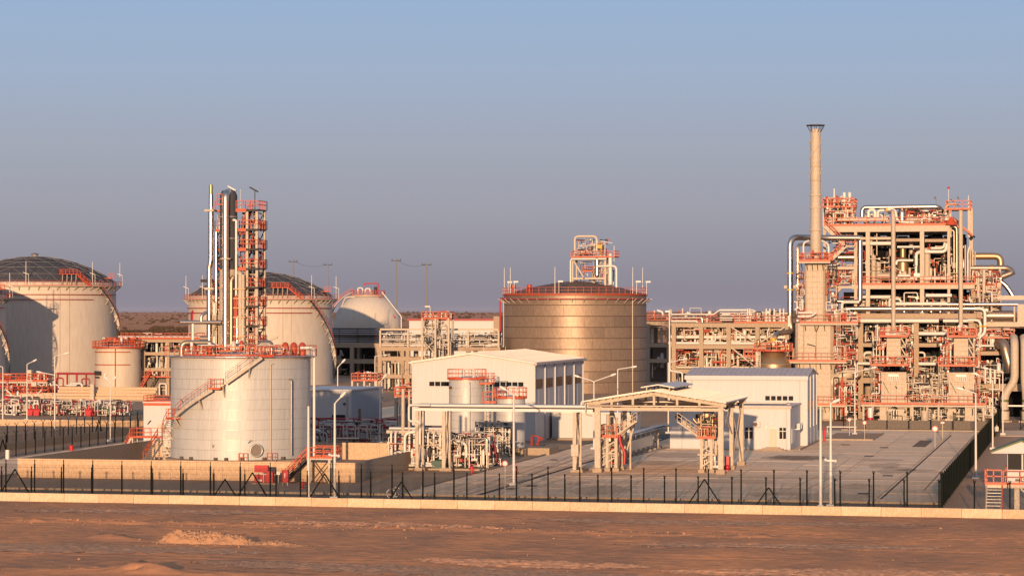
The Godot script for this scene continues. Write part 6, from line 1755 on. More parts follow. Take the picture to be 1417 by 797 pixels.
# ---------------------------------------------------------------- two small clad tanks
func make_small_tanks() -> void:
	for q in [["taller of the two small silver tanks before the warehouse, with a caged ladder", Vector3(-29.61, 0, -103.0), 2.38, 9.0, 0.5], ["shorter of the two small silver tanks, on a concrete plinth beside the road", Vector3(-20.24, 0, -88.0), 1.86, 7.05, 0.9]]:
		var c: Vector3 = q[1]
		var r: float = q[2]
		var h: float = q[3]
		var y0: float = q[4]
		var t := thing("small_tank", q[0], "tank", c, "small silver tanks in front of the warehouse")
		part(t, "plinth", B.new().span(c + Vector3(-r - 0.6, 0, -r - 0.6), c + Vector3(r + 0.6, y0, r + 0.6)), M.concrete)
		var rows := int(h / 1.1)
		var ph := (h - y0) / rows
		part(t, "core", B.new().lathe(c, [Vector2(r - 0.04, y0), Vector2(r - 0.04, h)], 32), M.pipe_dull)
		var pb := B.new()
		var sp := TAU / 10.0
		for k in 3:
			var a := -sp * 0.5 + sp * k / 3.0
			var b := a + sp / 3.0
			var k0 := pb.v.size()
			for p in [[a, 0.01], [b, 0.01], [b, ph - 0.01], [a, ph - 0.01]]:
				var d := Vector3(sin(p[0]), 0, cos(p[0]))
				pb.v.append(d * (r + (0.012 if p[1] < 0.1 else 0.0)) + Vector3(0, p[1], 0)); pb.n.append(d)
			for w in [0, 2, 1, 0, 3, 2]: pb.i.append(k0 + w)
		var pm := pb.mesh()
		for j in rows:
			for k in 10: piece(t, "cladding_sheet", pm, M["alu_sheet_%d" % (rng.randi() % 4)], Transform3D(Basis(Vector3.UP, sp * (k + 0.5 * (j % 2))), Vector3(0, y0 + j * ph, 0)))
		part(t, "roof", B.new().lathe(c, [Vector2(r + 0.06, h), Vector2(r + 0.06, h + 0.1), Vector2(0.02, h + 0.5)], 28), M.galv)
		part(t, "walkway", B.new().ring_plate(c + Vector3(0, h + 0.15, 0), r - 0.4, r + 0.25, 0.1, 24), M.orange)
		part(t, "railing", B.new().rail(B.new().arc(c + Vector3(0, h + 0.15, 0), r + 0.22, 0, TAU, 18), 1.25, 0.8, 0.06), M.orange)
		var s := 1.0 if r > 2 else -1.0
		var o := c + Vector3(s * (r + 0.55), h - 0.5, 0.8)
		part(t, "side_platform", B.new().box(o, Vector3(1.7, 0.12, 1.6)), M.orange)
		part(t, "railing", B.new().rail([o + Vector3(-0.85, 0, 0.8), o + Vector3(0.85, 0, 0.8), o + Vector3(0.85, 0, -0.8), o + Vector3(-0.85, 0, -0.8)], 1.4, 0.7, 0.07), M.orange)
		part(t, "ladder", B.new().ladder(Vector3(o.x + s * 0.1, 0.1, o.z + 0.2), h - 0.5), M.galv)
		part(t, "ladder_leg", B.new().beam(Vector3(o.x + s * 0.8, 0, o.z), Vector3(o.x + s * 0.8, h - 0.5, o.z), 0.1, 0.1), M.cream_light)
		part(t, "manway", B.new().cyl(c + Vector3(-r * 0.72, h - 1.0, r * 0.66), c + Vector3(-r * 0.78, h - 1.0, r * 0.8), 0.2, 0.2, 12), M.window_brown)
		part(t, "downpipe", B.new().pipe([c + Vector3(r * 0.4, h - 0.3, r * 0.93), c + Vector3(r * 0.42, h - 0.3, r + 0.2), c + Vector3(r * 0.42, y0, r + 0.2)], 0.06, 6), M.galv)
		part(t, "top_pipe", B.new().pipe([c + Vector3(-0.4, h + 0.3, 0), c + Vector3(-0.4, h + 1.5, 0), c + Vector3(0.9, h + 1.5, 0), c + Vector3(0.9, h + 0.3, 0)], 0.1, 8), M.pipe_white)
	var p := thing("pump", "dark red pump beside the shorter small tank's plinth", "pump", Vector3(-17.69, 0, -92))
	clutter(p, p.position.x - 0.8, p.position.x + 0.8, 0.2, 2.2, -92.6, -91.6, 7, [M.red_pipe, M.red_pipe, M.dark_steel], 0.1)
	var pl := B.new()
	pl.span(Vector3(-18.67, 0, -87), Vector3(-15.01, 0.9, -93))
	solo("plinth", pl, M.concrete, "low concrete plinth with a pump to the right of the shorter small tank", "plinth")

# ---------------------------------------------------------------- pipe manifold in front of the warehouse
func make_manifold() -> void:
	var z := -57.0
	var xa := -27.86
	var xb := -18.85
	var t := thing("pipe_manifold", "dense cluster of white vertical pipes and valves between the bund and the road", "pipework", Vector3((xa + xb) * 0.5, 0, z))
	part(t, "pad", B.new().span(Vector3(xa, 0, z + 2.2), Vector3(xb + 3.5, 0.2, z - 9)), M.concrete)
	part(t, "header_beam", B.new().span(Vector3(xa, 4.05, z - 0.15), Vector3(-21.24, 4.4, z + 0.15)), M.cream_light)
	part(t, "header_beam", B.new().span(Vector3(xa + 1, 4.7, z - 3.1), Vector3(-21.24, 4.85, z - 2.2)), M.deck_dark)
	for k in 3: part(t, "header", B.new().cyl(Vector3(xa + 0.3, 4.62, z - k * 0.8), Vector3(-21.24, 4.62, z - k * 0.8), 0.13, 0.13, 8), [M.pipe_white, M.pipe_metal, M.galv][k])
	part(t, "tall_post", B.new().cyl(Vector3(-25.92, 0.2, z), Vector3(-25.92, 9.2, z), 0.21, 0.21, 10), M.cream_light)
	part(t, "tall_post", B.new().cyl(Vector3(-25.19, 0.2, z), Vector3(-25.19, 9.0, z), 0.14, 0.14, 10), M.cream_light)
	for q in [-27.07, -26.55, -24.88, -24.32, -23.85, -22.69, -22.01, -21.24]:
		part(t, "riser", B.new().pipe([Vector3(q, 0.9, z + 1.0), Vector3(q, 4.2, z + 1.0), Vector3(q + 0.2, 4.3, z - 0.6)], 0.13, 8, 0.4), M.pipe_white)
		if rng.randf() < 0.7: valve(t, Vector3(q, 2.0 + rng.randf() * 0.6, z + 1.05), 0.24, [M.dark_steel, M.black, M.red_pipe][rng.randi() % 3])
	part(t, "looped_pipe", B.new().pipe([Vector3(-25.35, 0.7, z + 1.3), Vector3(-25.35, 4.1, z + 1.3), Vector3(-23.72, 4.4, z + 1.0)], 0.17, 10, 0.6), M.pipe_white)
	part(t, "looped_pipe", B.new().pipe([Vector3(-26.33, 0.5, z + 1.6), Vector3(-26.33, 2.0, z + 1.6), Vector3(-25.69, 2.0, z + 1.6), Vector3(-25.69, 0.6, z + 1.6), Vector3(-24.92, 0.6, z + 1.6)], 0.13, 8, 0.3), M.pipe_white)
	part(t, "floor_pipe", B.new().pipe([Vector3(-26.27, 0.5, z + 2.0), Vector3(-21.92, 0.5, z + 2.0)], 0.14, 8), M.pipe_white)
	part(t, "floor_pipe", B.new().pipe([Vector3(-24.48, 0.75, z + 1.7), Vector3(-22.26, 0.75, z + 1.7), Vector3(-21.75, 0.4, z + 1.7)], 0.16, 8), M.pipe_white)
	part(t, "diagonal", B.new().beam(Vector3(-22.44, 3.2, z + 1.2), Vector3(-20.9, 2.2, z + 1.2), 0.2, 0.2).beam(Vector3(-20.64, 3.8, z + 1.2), Vector3(-19.11, 2.9, z + 1.2), 0.16, 0.16), M.cream_light)
	for q in [-19.11, -18.34]: part(t, "goose_neck", B.new().pipe([Vector3(q - 1.1, 0.4, z), Vector3(q - 1.1, 3.0, z), Vector3(q, 3.0, z + 0.3), Vector3(q, 1.4, z + 0.3)], 0.17, 10, 0.55), M.pipe_white)
	part(t, "white_drum", B.new().lathe(Vector3(-23.42, 0.9, z + 1.4), [Vector2(0.02, 0), Vector2(0.26, 0.2), Vector2(0.26, 1.2), Vector2(0.02, 1.4)], 12, true), M.pipe_white)
	part(t, "pump", B.new().box(Vector3(-21.24, 0.6, z + 1.4), Vector3(1.7, 0.9, 0.9)).cyl(Vector3(-21.58, 0.8, z + 1.4), Vector3(-20.13, 0.8, z + 1.4), 0.4, 0.4, 12), M.pump_green)
	for q in [[-22.86, 1.9], [-23.46, 1.2], [-24.15, 1.7]]: valve(t, Vector3(q[0], q[1], z + 1.2), 0.26, M.red)
	for q in [M.pipe_white, M.galv, M.dark_steel, M.pipe_cream, M.red_pipe]:
		tangle(t, xa + 0.6, xb, 0.3, 3.8, z - 3, z + 1.5, 36, q, 0.055)
		tangle(t, xb - 2, xb + 3.2, 0.3, 4.0, z - 7, z + 0.5, 30, q, 0.05)
	clutter(t, xa + 0.6, xb, 0.25, 2.6, z - 1.5, z + 1.6, 70, [M.pipe_white, M.pipe_white, M.galv, M.pipe_cream, M.dark_steel, M.orange_dark], 0.12)
	clutter(t, xa + 2.5, xb, 2.0, 4.0, z - 3.0, z - 0.5, 26, [M.pipe_white, M.galv, M.dark_steel], 0.11)
	clutter(t, xb - 2, xb + 3, 0.25, 3.6, z - 6, z + 0.5, 44, [M.pipe_white, M.galv, M.pipe_cream, M.dark_steel, M.pipe_metal], 0.11)
	part(t, "hand_rail", B.new().pipe([Vector3(xa - 0.5, 0, z + 1.5), Vector3(xa - 0.5, 3.0, z + 1.5), Vector3(xa - 0.2, 3.1, z + 1.5), Vector3(xa + 4, 3.3, z - 3)], 0.05, 6), M.galv)
	# equipment between the manifold and the tanks
	var e := thing("metering_skid", "metering skid with black panels and thin pipes between the two small silver tanks", "skid", Vector3(-22.25, 0, -84))
	var ex := -22.9
	part(e, "base", B.new().span(Vector3(ex - 1, 0, -82), Vector3(ex + 3.6, 0.4, -86)), M.concrete)
	part(e, "panel", B.new().span(Vector3(ex - 0.3, 1.63, -82), Vector3(ex + 0.5, 2.53, -82.4)), M.black)
	part(e, "panel", B.new().span(Vector3(ex + 0.1, 3.25, -82), Vector3(ex + 0.6, 3.61, -82.4)), M.black)
	for q in [-0.5, 0.7, 1.8, 3.0]: part(e, "post", B.new().beam(Vector3(ex + q, 0.3, -82.2), Vector3(ex + q, 4.4, -82.2), 0.1, 0.1), M.galv)
	for q in [3.2, 3.7, 4.3]: part(e, "rail", B.new().beam(Vector3(ex - 0.6, q, -82.2), Vector3(ex + 3.1, q, -82.2), 0.08, 0.08), M.galv)
	for q in [M.galv, M.pipe_white, M.dark_steel, M.pipe_cream]: tangle(e, ex - 0.8, ex + 3.8, 0.4, 4.2, -85.5, -82, 34, q, 0.05)
	clutter(e, ex - 0.6, ex + 4, 0.4, 4.0, -85, -82, 46, [M.galv, M.pipe_white, M.dark_steel, M.pipe_cream], 0.1)
	var g := thing("generator_box", "dark generator box with a beige top beside the two red drums", "generator", Vector3(-18.83, 0, -64))
	var gx := -19.36
	part(g, "case", B.new().span(Vector3(gx, 0.2, -63), Vector3(gx + 1.7, 2.0, -65)), M.black)
	part(g, "top", B.new().span(Vector3(gx - 0.1, 2.0, -62.9), Vector3(gx + 1.8, 2.2, -65.1)), M.tank_beige)
	part(g, "base", B.new().span(Vector3(gx - 0.1, 0, -62.8), Vector3(gx + 1.9, 0.2, -65.2)), M.concrete)

# ---------------------------------------------------------------- pipe rack in the middle distance
func make_mid_rack() -> void:
	var z := -215.0
	var t := thing("pipe_rack", "tall cream concrete pipe rack with two decks of pipes behind the white control building", "pipe rack", Vector3(-14.29, 0, z))
	var xs := [-19.65, -14.8, -9.97, -4.92, 0.24]
	var l2 := 16.11
	var l1 := 12.33
	var l0 := 8.04
	frame(t, xs, [l0, l1, l2], [z, z - 8.0], 0.75, 0.75, M.cream)
	for k in 5: part(t, "pipe", B.new().cyl(Vector3(xs[0] - 1, l1 + 1.3 + 0.25 * (k % 2), z - 0.9 - k * 1.2), Vector3(xs[4], l1 + 1.3 + 0.25 * (k % 2), z - 0.9 - k * 1.2), 0.3, 0.3, 10), [M.pipe_white, M.pipe_metal, M.pipe_dull, M.pipe_cream, M.galv][k])
	for k in 4: part(t, "pipe", B.new().cyl(Vector3(xs[0] - 1, l1 + 0.25, z - 0.3 - k * 1.5), Vector3(xs[4], l1 + 0.25, z - 0.3 - k * 1.5), 0.24, 0.24, 10), [M.pipe_white, M.pipe_metal, M.pipe_dull, M.pipe_cream][k])
	for k in 4: part(t, "pipe", B.new().cyl(Vector3(xs[0] - 1, l0 + 0.3, z - 0.3 - k * 1.5), Vector3(xs[4], l0 + 0.3, z - 0.3 - k * 1.5), 0.22, 0.22, 10), [M.pipe_cream, M.pipe_white, M.pipe_dull, M.pipe_metal][k])
	part(t, "top_pipe", B.new().pipe([Vector3(xs[0] - 1.2, l2 + 1.5, z - 1.5), Vector3(xs[1] + 2, l2 + 1.5, z - 1.5), Vector3(xs[1] + 3.0, l2 + 2.3, z - 1.5), Vector3(xs[2] + 4.0, l2 + 2.3, z - 1.5), Vector3(xs[2] + 5.0, l2 + 1.7, z - 1.5), Vector3(xs[4], l2 + 1.7, z - 1.5)], 0.13, 8), M.pipe_white)
	for k in 5: part(t, "top_pipe", B.new().pipe([Vector3(xs[0] - 1.2, l2 + 0.3 + 0.3 * k, z - 2.2 - k * 0.8), Vector3(xs[1] - 1.0 + k * 0.3, l2 + 0.3 + 0.3 * k, z - 2.2 - k * 0.8), Vector3(xs[1] - 1.0 + k * 0.3, l2 - 1, z - 2.2 - k * 0.8)] if k % 2 == 0 else [Vector3(xs[1] + 3, l2 + 0.3 + 0.42 * k, z - 2.2 - k * 0.8), Vector3(xs[4], l2 + 0.3 + 0.42 * k, z - 2.2 - k * 0.8)], 0.17, 8), [M.pipe_white, M.pipe_cream, M.pipe_metal][k % 3])
	for k in 5: part(t, "top_rail", B.new().cyl(Vector3(xs[1] + 3.2, l2 + 0.5 + 0.42 * k, z - 0.3), Vector3(xs[2] + 3.2, l2 + 0.5 + 0.42 * k, z - 0.3), 0.09, 0.09, 6), M.pipe_white)
	part(t, "deck", B.new().span(Vector3(xs[0] - 1, l2 + 0.01, z - 0.5), Vector3(xs[4], l2 + 0.08, z - 7.6)), M.deck_dark)
	part(t, "deck_edge", B.new().span(Vector3(xs[2] + 1, l2, z + 0.46), Vector3(xs[4], l2 + 0.24, z + 0.42)), M.orange)
	part(t, "railing", B.new().rail([Vector3(xs[2] + 1, l2 + 0.1, z + 0.4), Vector3(xs[4], l2 + 0.1, z + 0.4)], 1.2, 1.4, 0.09), M.orange)
	part(t, "railing", B.new().rail([Vector3(xs[0] - 1, l2 + 0.1, z - 7.4), Vector3(xs[4], l2 + 0.1, z - 7.4)], 1.2, 1.4, 0.09), M.orange)
	for q in [-6.81, -6.43, -3.53, -2.9, -2.15, -1.14, -0.51]: part(t, "relief_valve", B.new().lathe(Vector3(q, l2 + 0.2, z - 1), [Vector2(0.3, 0), Vector2(0.3, 1.0), Vector2(0.16, 1.2), Vector2(0.16, 2.2), Vector2(0.02, 2.4)], 8), M.pipe_white)
	for k in 2:
		for q in [[xs[2] + 0.5, xs[3] - 0.2], [xs[3] + 0.3, xs[4] - 0.4]]:
			var ya: float = [l1 - 0.5, l2 - 0.7][k]
			var yb: float = [l0 + 0.3, l1 + 0.3][k]
			if q[0] < xs[3] or k == 1: part(t, "brace", B.new().beam(Vector3(q[0] if q[0] < xs[3] else q[1], ya, z + 0.35), Vector3(q[1] if q[0] < xs[3] else q[0], yb, z + 0.35), 0.22, 0.22), M.cream_light)
	for k in 5: part(t, "riser", B.new().cyl(Vector3(xs[1] + 0.9 + k * 0.75, l0, z - 1), Vector3(xs[1] + 0.9 + k * 0.75, l1 - 1.0, z - 1), 0.17, 0.17, 8), M.cream_light)
	part(t, "dark_backing", B.new().span(Vector3(xs[0], 2, z - 7.0), Vector3(xs[4], l2 - 0.9, z - 7.3)), M.gap_black)  # black sheet added behind the pipes so the rack interior reads as shade
	for q in [M.pipe_white, M.pipe_cream, M.pipe_dull, M.dark_steel, M.orange_dark]:
		tangle(t, xs[0], xs[4], l1 + 0.3, l2 - 1.0, z - 5, z - 0.2, 44, q, 0.09)
		tangle(t, xs[0], xs[4], l0 + 0.3, l1 - 1.0, z - 5, z - 0.2, 44, q, 0.09)
		tangle(t, xs[2], xs[4], l2 + 0.3, l2 + 1.9, z - 4, z, 16, q, 0.08)
	clutter(t, xs[0], xs[4], l1 + 0.3, l2 - 1.0, z - 5, z - 0.5, 70, [M.pipe_white, M.pipe_cream, M.pipe_bronze, M.dark_steel, M.pipe_dull], 0.24)
	clutter(t, xs[0], xs[4], l0 + 0.3, l1 - 1.0, z - 5, z - 0.5, 60, [M.pipe_white, M.pipe_cream, M.pipe_bronze, M.dark_steel, M.orange_dark, M.galv], 0.24)
	clutter(t, xs[0], xs[2], 4.0, l0 - 1.0, z - 5, z - 0.5, 24, [M.pipe_dull, M.dark_steel, M.galv], 0.2)
	part(t, "drop_line", B.new().pipe([Vector3(xs[0] - 0.6, l1 + 0.6, z + 0.8), Vector3(xs[0] - 0.6, l0 - 0.3, z + 0.8), Vector3(xs[0] + 1.6, l0 - 0.6, z + 0.8), Vector3(xs[0] + 1.6, 3, z + 0.8)], 0.16, 8, 0.4), M.pipe_white)
	part(t, "flood_lamp", B.new().beam(Vector3(-20.29, 1, z + 1), Vector3(-20.29, 18, z + 1), 0.16, 0.16).box(Vector3(-20.55, 18.13, z + 1), Vector3(0.9, 0.3, 0.5)), M.frame_white)
	# shaded rack farther back, beside the steel tank
	var z2 := -420.0
	var u := thing("pipe_rack", "shaded pipe rack seen between the bare steel tank and the tall cream rack", "pipe rack", Vector3(-56.81, 0, z2))
	var ux := [-64.73, -59.26, -53.81, -48.38, -42.97]
	frame(u, ux, [6.0, 10.0, 15.59], [z2, z2 - 12], 1.0, 1.0, M.cream)
	part(u, "deck", B.new().span(Vector3(ux[0], 15.8, z2), Vector3(ux[4], 15.9, z2 - 12)), M.deck_dark)
	part(u, "railing", B.new().rail([Vector3(ux[0], 15.9, z2), Vector3(ux[4], 15.9, z2)], 1.4, 1.8, 0.13), M.orange)
	part(u, "wall", B.new().span(Vector3(ux[0], 0, z2 - 6), Vector3(ux[2], 9.0, z2 - 7)), M.concrete_dark)
	clutter(u, ux[0], ux[3], 10.2, 15.0, z2 - 6, z2 - 1, 30, [M.pipe_white, M.galv, M.pipe_dull], 0.4)
	clutter(u, ux[0], ux[3], 1.0, 9.0, z2 - 5, z2 - 1, 30, [M.dark_steel, M.galv, M.pipe_dull], 0.4)
	clutter(u, ux[0], ux[4], 16.0, 19.4, z2 - 6, z2 - 1, 16, [M.pipe_white, M.orange, M.pipe_cream], 0.4)
	# shiny vessel by the block tower
	var v := thing("steel_vessel", "shiny domed steel vessel under an orange railed ring, left of the block tower", "vessel", Vector3(0.5, 0, -193))
	var vc := v.position
	var vy := 11.56
	part(v, "shell", B.new().lathe(vc, [Vector2(2.9, 0), Vector2(2.9, 9.53), Vector2(2.75, 9.53 + 0.02), Vector2(1.6, vy), Vector2(0.9, vy + 0.8), Vector2(0.9, vy + 1.0)], 32, false), M.pipe_bronze)
	part(v, "band", B.new().lathe(vc, [Vector2(2.95, 9.42), Vector2(3.0, 9.53)], 32), M.galv)
	part(v, "nozzle", B.new().cyl(vc + Vector3(0, vy + 0.5, 0), vc + Vector3(0, 13.35, 0), 0.4, 0.4, 12), M.pipe_white)
	part(v, "flange", B.new().cyl(vc + Vector3(0, 13.23, 0), vc + Vector3(0, 13.71, 0), 0.6, 0.6, 12), M.yellow)
	part(v, "ring_deck", B.new().ring_plate(vc + Vector3(0, vy + 0.1, 0), 1.4, 3.2, 0.14, 28), M.orange_dark)
	part(v, "railing", B.new().rail(B.new().arc(vc + Vector3(0, vy + 0.1, 0), 3.15, 0, TAU, 22), 1.25, 0.9, 0.1), M.orange)
	var o := vc + Vector3(-3.6, 10.72, 1.0)
	part(v, "side_deck", B.new().box(o, Vector3(2.2, 0.14, 1.8)), M.orange_dark)
	part(v, "railing", B.new().rail([o + Vector3(-1.1, 0, -0.9), o + Vector3(-1.1, 0, 0.9), o + Vector3(1.1, 0, 0.9)], 1.25, 0.7, 0.1), M.orange)
	part(v, "ladder", B.new().ladder(vc + Vector3(-2.2, 1, 2.3), vy - 1, Vector3(0, 0, 1)), M.galv)
	clutter(v, vc.x - 2.6, vc.x + 2.6, vy + 0.2, vy + 1.8, vc.z - 1.5, vc.z + 2.0, 14, [M.pipe_white, M.orange, M.pipe_bronze], 0.18)


# ---------------------------------------------------------------- process unit, block tower, furnaces
func make_process() -> void:
	make_block_tower()
	var z := -206.0
	var zb := -228.0
	var t := thing("process_unit", "huge open process structure, cream columns and decks packed with shiny pipes", "process structure", Vector3(22.54, 0, z))
	var yt := 32.59
	var y3 := 22.62
	var y2 := 17.76
	var y1 := 12.77
	var y0 := 6.94
	# upper columns
	var ux := [7.64, 12.88, 14.94, 23.99, 28.42]
	var uw := [0.45, 0.5, 0.68, 0.7, 0.45]
	for zz in [z, zb]:
		for k in 5:
			var w: float = uw[k] * 0.5
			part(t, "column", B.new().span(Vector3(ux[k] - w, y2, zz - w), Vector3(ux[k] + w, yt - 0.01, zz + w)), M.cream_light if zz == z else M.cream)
	for q in [[ux[0], ux[4], yt, 1.05], [ux[0] + 4.6, 32.71, y3, 0.72], [13, 32.95, y2, 0.8], [10.45, 32.71, y1, 0.62], [9.59, 32.71, y0, 0.9]]:
		for zz in [z, (z + zb) * 0.5, zb]:
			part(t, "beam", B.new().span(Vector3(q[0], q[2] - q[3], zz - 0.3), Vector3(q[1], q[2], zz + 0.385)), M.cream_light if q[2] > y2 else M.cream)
	var lx := [13.73, 23.03, 32.11]
	for x in lx:
		for zz in [z + 0.1, zb]:
			part(t, "column", B.new().span(Vector3(x - 0.42, 0, zz - 0.4), Vector3(x + 0.42, y2 - 0.9, zz + 0.4)), M.cream)
	part(t, "column", B.new().span(Vector3(31.88 - 0.3, y2, z - 6), Vector3(31.88 + 0.3, yt + 3.0, z - 5.4)), M.cream_light)
	# decks with orange edges and rails
	deck(t, ux[0], ux[4] + 0.6, yt + 0.02, z + 0.5, zb, true, null, 1.25, 0.09)
	deck(t, ux[1], 32.71, y3 + 0.02, z + 0.5, zb, true, null, 1.25, 0.09)
	part(t, "deck", B.new().span(Vector3(10.45, y1 + 0.01, z - 2), Vector3(32.71, y1 + 0.08, zb)), M.deck_dark)
	part(t, "deck", B.new().span(Vector3(9.84, y0 + 0.01, z - 2), Vector3(32.71, y0 + 0.08, zb)), M.deck_dark)
	part(t, "deck", B.new().span(Vector3(13.49, y2 + 0.01, z - 1), Vector3(32.71, y2 + 0.08, zb)), M.deck_dark)
	# small half decks between the big ones
	var ya := 30.28
	for q in [[ux[3] + 0.45, ux[4], ya], [19.65, ux[3], ya + 0.1]]: part(t, "beam", B.new().span(Vector3(q[0], q[2] - 0.5, z - 0.2), Vector3(q[1], q[2], z + 0.1)), M.cream)
	part(t, "beam", B.new().span(Vector3(ux[0], 25.7, z), Vector3(ux[1], 25.21, z + 0.4)), M.cream_light)
	part(t, "beam", B.new().span(Vector3(ux[0], 22.4, z), Vector3(ux[1], 22.03, z + 0.4)), M.cream_light)
	part(t, "brace", B.new().beam(Vector3(ux[0] + 0.9, 20.44, z), Vector3(ux[0] + 2.8, 22.16, z), 0.45, 0.45), M.cream_light)
	# stair folded against the left bay
	var sx0 := 7.77
	var sx1 := 11.3
	part(t, "stair", B.new().stair(Vector3(sx1, 29.12, z + 0.9), Vector3(sx0, yt, z + 0.9), 0.9).beam(Vector3(sx1, 29.12, z + 1.4), Vector3(sx0, yt - 0.1, z + 1.4), 0.16, 0.55), M.cream_light)
	part(t, "stair", B.new().stair(Vector3(8.25, 26.19, z + 0.9), Vector3(sx1, 29.12, z + 0.9), 0.9).beam(Vector3(8.25, 26.19, z + 1.4), Vector3(sx1, 29.12, z + 1.4), 0.16, 0.55), M.cream_light)
	part(t, "landing", B.new().span(Vector3(sx1, 29, z + 1.5), Vector3(ux[1], 29.25, z)), M.cream_light)
	part(t, "railing", B.new().rail([Vector3(sx0, yt, z + 1.5), Vector3(sx1, 29.12, z + 1.5), Vector3(ux[1], 29.12, z + 1.5)], 1.2, 1.1, 0.13, false), M.orange)
	part(t, "railing", B.new().rail([Vector3(8.25, 26.19, z + 1.5), Vector3(sx1, 29.12, z + 1.5)], 1.2, 1.1, 0.13, false), M.orange)
	# vertical feed ducts down to the furnaces
	for q in [19.39, 30.53]:
		part(t, "feed_duct", B.new().pipe([Vector3(q - 0.9, 34.91, z - 1.2), Vector3(q, 34.91, z + 2.6), Vector3(q, 14.62, z + 2.6)] if q < 30.0 else [Vector3(q, 34.94, z + 2.6), Vector3(q, 14.64, z + 2.6)], 0.36, 14, 1.0), M.cream_light)
	# top deck pipework: looping header pipes
	var zt := z - 1.0
	part(t, "loop_header", B.new().pipe([Vector3(13.89, yt + 1.6, zt), Vector3(13.89, 35.73, zt), Vector3(26.69, 35.73, zt), Vector3(27.17, 35.06, zt - 1)], 0.38, 12, 0.9), M.pipe_metal)
	part(t, "loop_header", B.new().pipe([Vector3(14.98, yt + 1.4, zt + 0.4), Vector3(14.98, 35.3, zt + 0.4), Vector3(16.07, 35.3, zt + 0.4), Vector3(16.07, yt + 1.2, zt + 0.4)], 0.27, 10, 0.7), M.pipe_white)
	part(t, "loop_header", B.new().pipe([Vector3(16.56, yt + 1.4, zt + 0.5), Vector3(16.56, 35.18, zt + 0.5), Vector3(17.65, 35.18, zt + 0.5)], 0.25, 10, 0.7), M.pipe_white)
	part(t, "loop_header", B.new().pipe([Vector3(18.25, 35.3, zt + 0.8), Vector3(19.46, 35.3, zt + 0.8), Vector3(19.82, 33.23, zt + 0.8), Vector3(22.6, 33.11, zt + 0.8)], 0.26, 10, 0.8), M.pipe_white)
	part(t, "flange", B.new().cyl(Vector3(17.95, 35.3, zt + 0.6), Vector3(18.25, 35.3, zt + 0.6), 0.42, 0.42, 12), M.yellow)
	part(t, "header", B.new().cyl(Vector3(9.84, yt + 1.05, z + 0.2), Vector3(18.33, yt + 1.05, z + 0.2), 0.2, 0.2, 10), M.pipe_cream)
	for k in 5: part(t, "pipe", B.new().cyl(Vector3(21.63 - k * 0.3, yt + 1.3 + k * 0.42, zt - k * 0.5), Vector3(24.77 + (k % 3) * 2.0, yt + 1.3 + k * 0.42, zt - k * 0.5), 0.17, 0.17, 8), [M.pipe_white, M.pipe_metal, M.red_pipe, M.pipe_white, M.orange_dark][k])
	part(t, "drum", B.new().cyl(Vector3(21.15, yt + 0.9, zt + 0.2), Vector3(23.56, yt + 0.9, zt + 0.2), 0.62, 0.62, 14), M.cream_light)
	part(t, "drum", B.new().lathe(Vector3(20.55, yt + 0.3, zt - 0.4), [Vector2(0.3, 0), Vector2(0.8, 0.4), Vector2(0.8, 1.9), Vector2(0.5, 2.5), Vector2(0.02, 2.6)], 14), M.pipe_metal)
	clutter(t, 21.27, 28.13, yt + 0.2, yt + 2.8, zt - 4, zt + 1, 34, [M.pipe_white, M.pipe_white, M.cream_light, M.orange_dark, M.pipe_metal], 0.22)
	clutter(t, 14.01, 20.67, yt + 0.2, yt + 2.2, zt - 6, zt - 1.5, 18, [M.pipe_white, M.cream_light, M.orange_dark], 0.2)
	# penthouse with valves on the top left
	var ph := 35.77
	for q in [7.3, 8.4, 9.74, 11.09, 12.18]: part(t, "post", B.new().span(Vector3(q - 0.13, yt, z - 1.6), Vector3(q + 0.13, ph, z - 1.4)), M.cream_light)
	deck(t, 7.18, 12.55, ph, z - 1.3, z - 6, true, M.cream_light, 1.4, 0.12)
	part(t, "beam", B.new().span(Vector3(7.18, 35.03, z - 1.7), Vector3(12.18, 35.28, z - 1.3)), M.cream_light)
	clutter(t, 7.79, 12.43, ph + 0.1, ph + 1.7, z - 4.5, z - 1.6, 22, [M.pipe_white, M.cream_light, M.orange_dark, M.dark_steel], 0.2)
	clutter(t, 7.3, 12.18, yt + 0.1, ph - 0.5, z - 4.5, z - 1.0, 24, [M.pipe_white, M.cream_light, M.orange_dark, M.dark_steel, M.yellow], 0.16)
	for q in [10.78, 11.69]: part(t, "vent", B.new().lathe(Vector3(q, ph + 0.1, z - 2), [Vector2(0.22, 0), Vector2(0.22, 1.6), Vector2(0.3, 1.7), Vector2(0.3, 2.4), Vector2(0.02, 2.6)], 10), M.pipe_white)
	part(t, "vent_mast", B.new().cyl(Vector3(9.07, ph, z - 2), Vector3(9.07, 38.72, z - 2), 0.16, 0.14, 8).ball(Vector3(9.07, 38.84, z - 2), 0.2, 8), M.frame_white)
	part(t, "dome_cover", B.new().ball(Vector3(10.48, ph + 1.3, z - 3), 0.9, 12), M.pipe_white)
	# raised deck on the top right
	var yr := 35.22
	deck(t, 27.89, 31.89, yr, z - 1, z - 8, true, M.cream_light, 1.4, 0.12)
	for q in [28.6, 31.71]: part(t, "post", B.new().span(Vector3(q - 0.2, yt - 2, z - 1.7), Vector3(q + 0.2, yr, z - 1.3)), M.cream_light)
	part(t, "lightning_rod", B.new().cyl(Vector3(31.59, yr, z - 2), Vector3(31.59, 37.63, z - 2), 0.1, 0.07, 6), M.frame_white)
	part(t, "beacon_mast", B.new().cyl(Vector3(28.25, yt, z - 3), Vector3(28.25, 38.88, z - 3), 0.05, 0.05, 6), M.frame_white)
	part(t, "beacon", B.new().ball(Vector3(28.25, 39, z - 3), 0.22, 8), M.red)
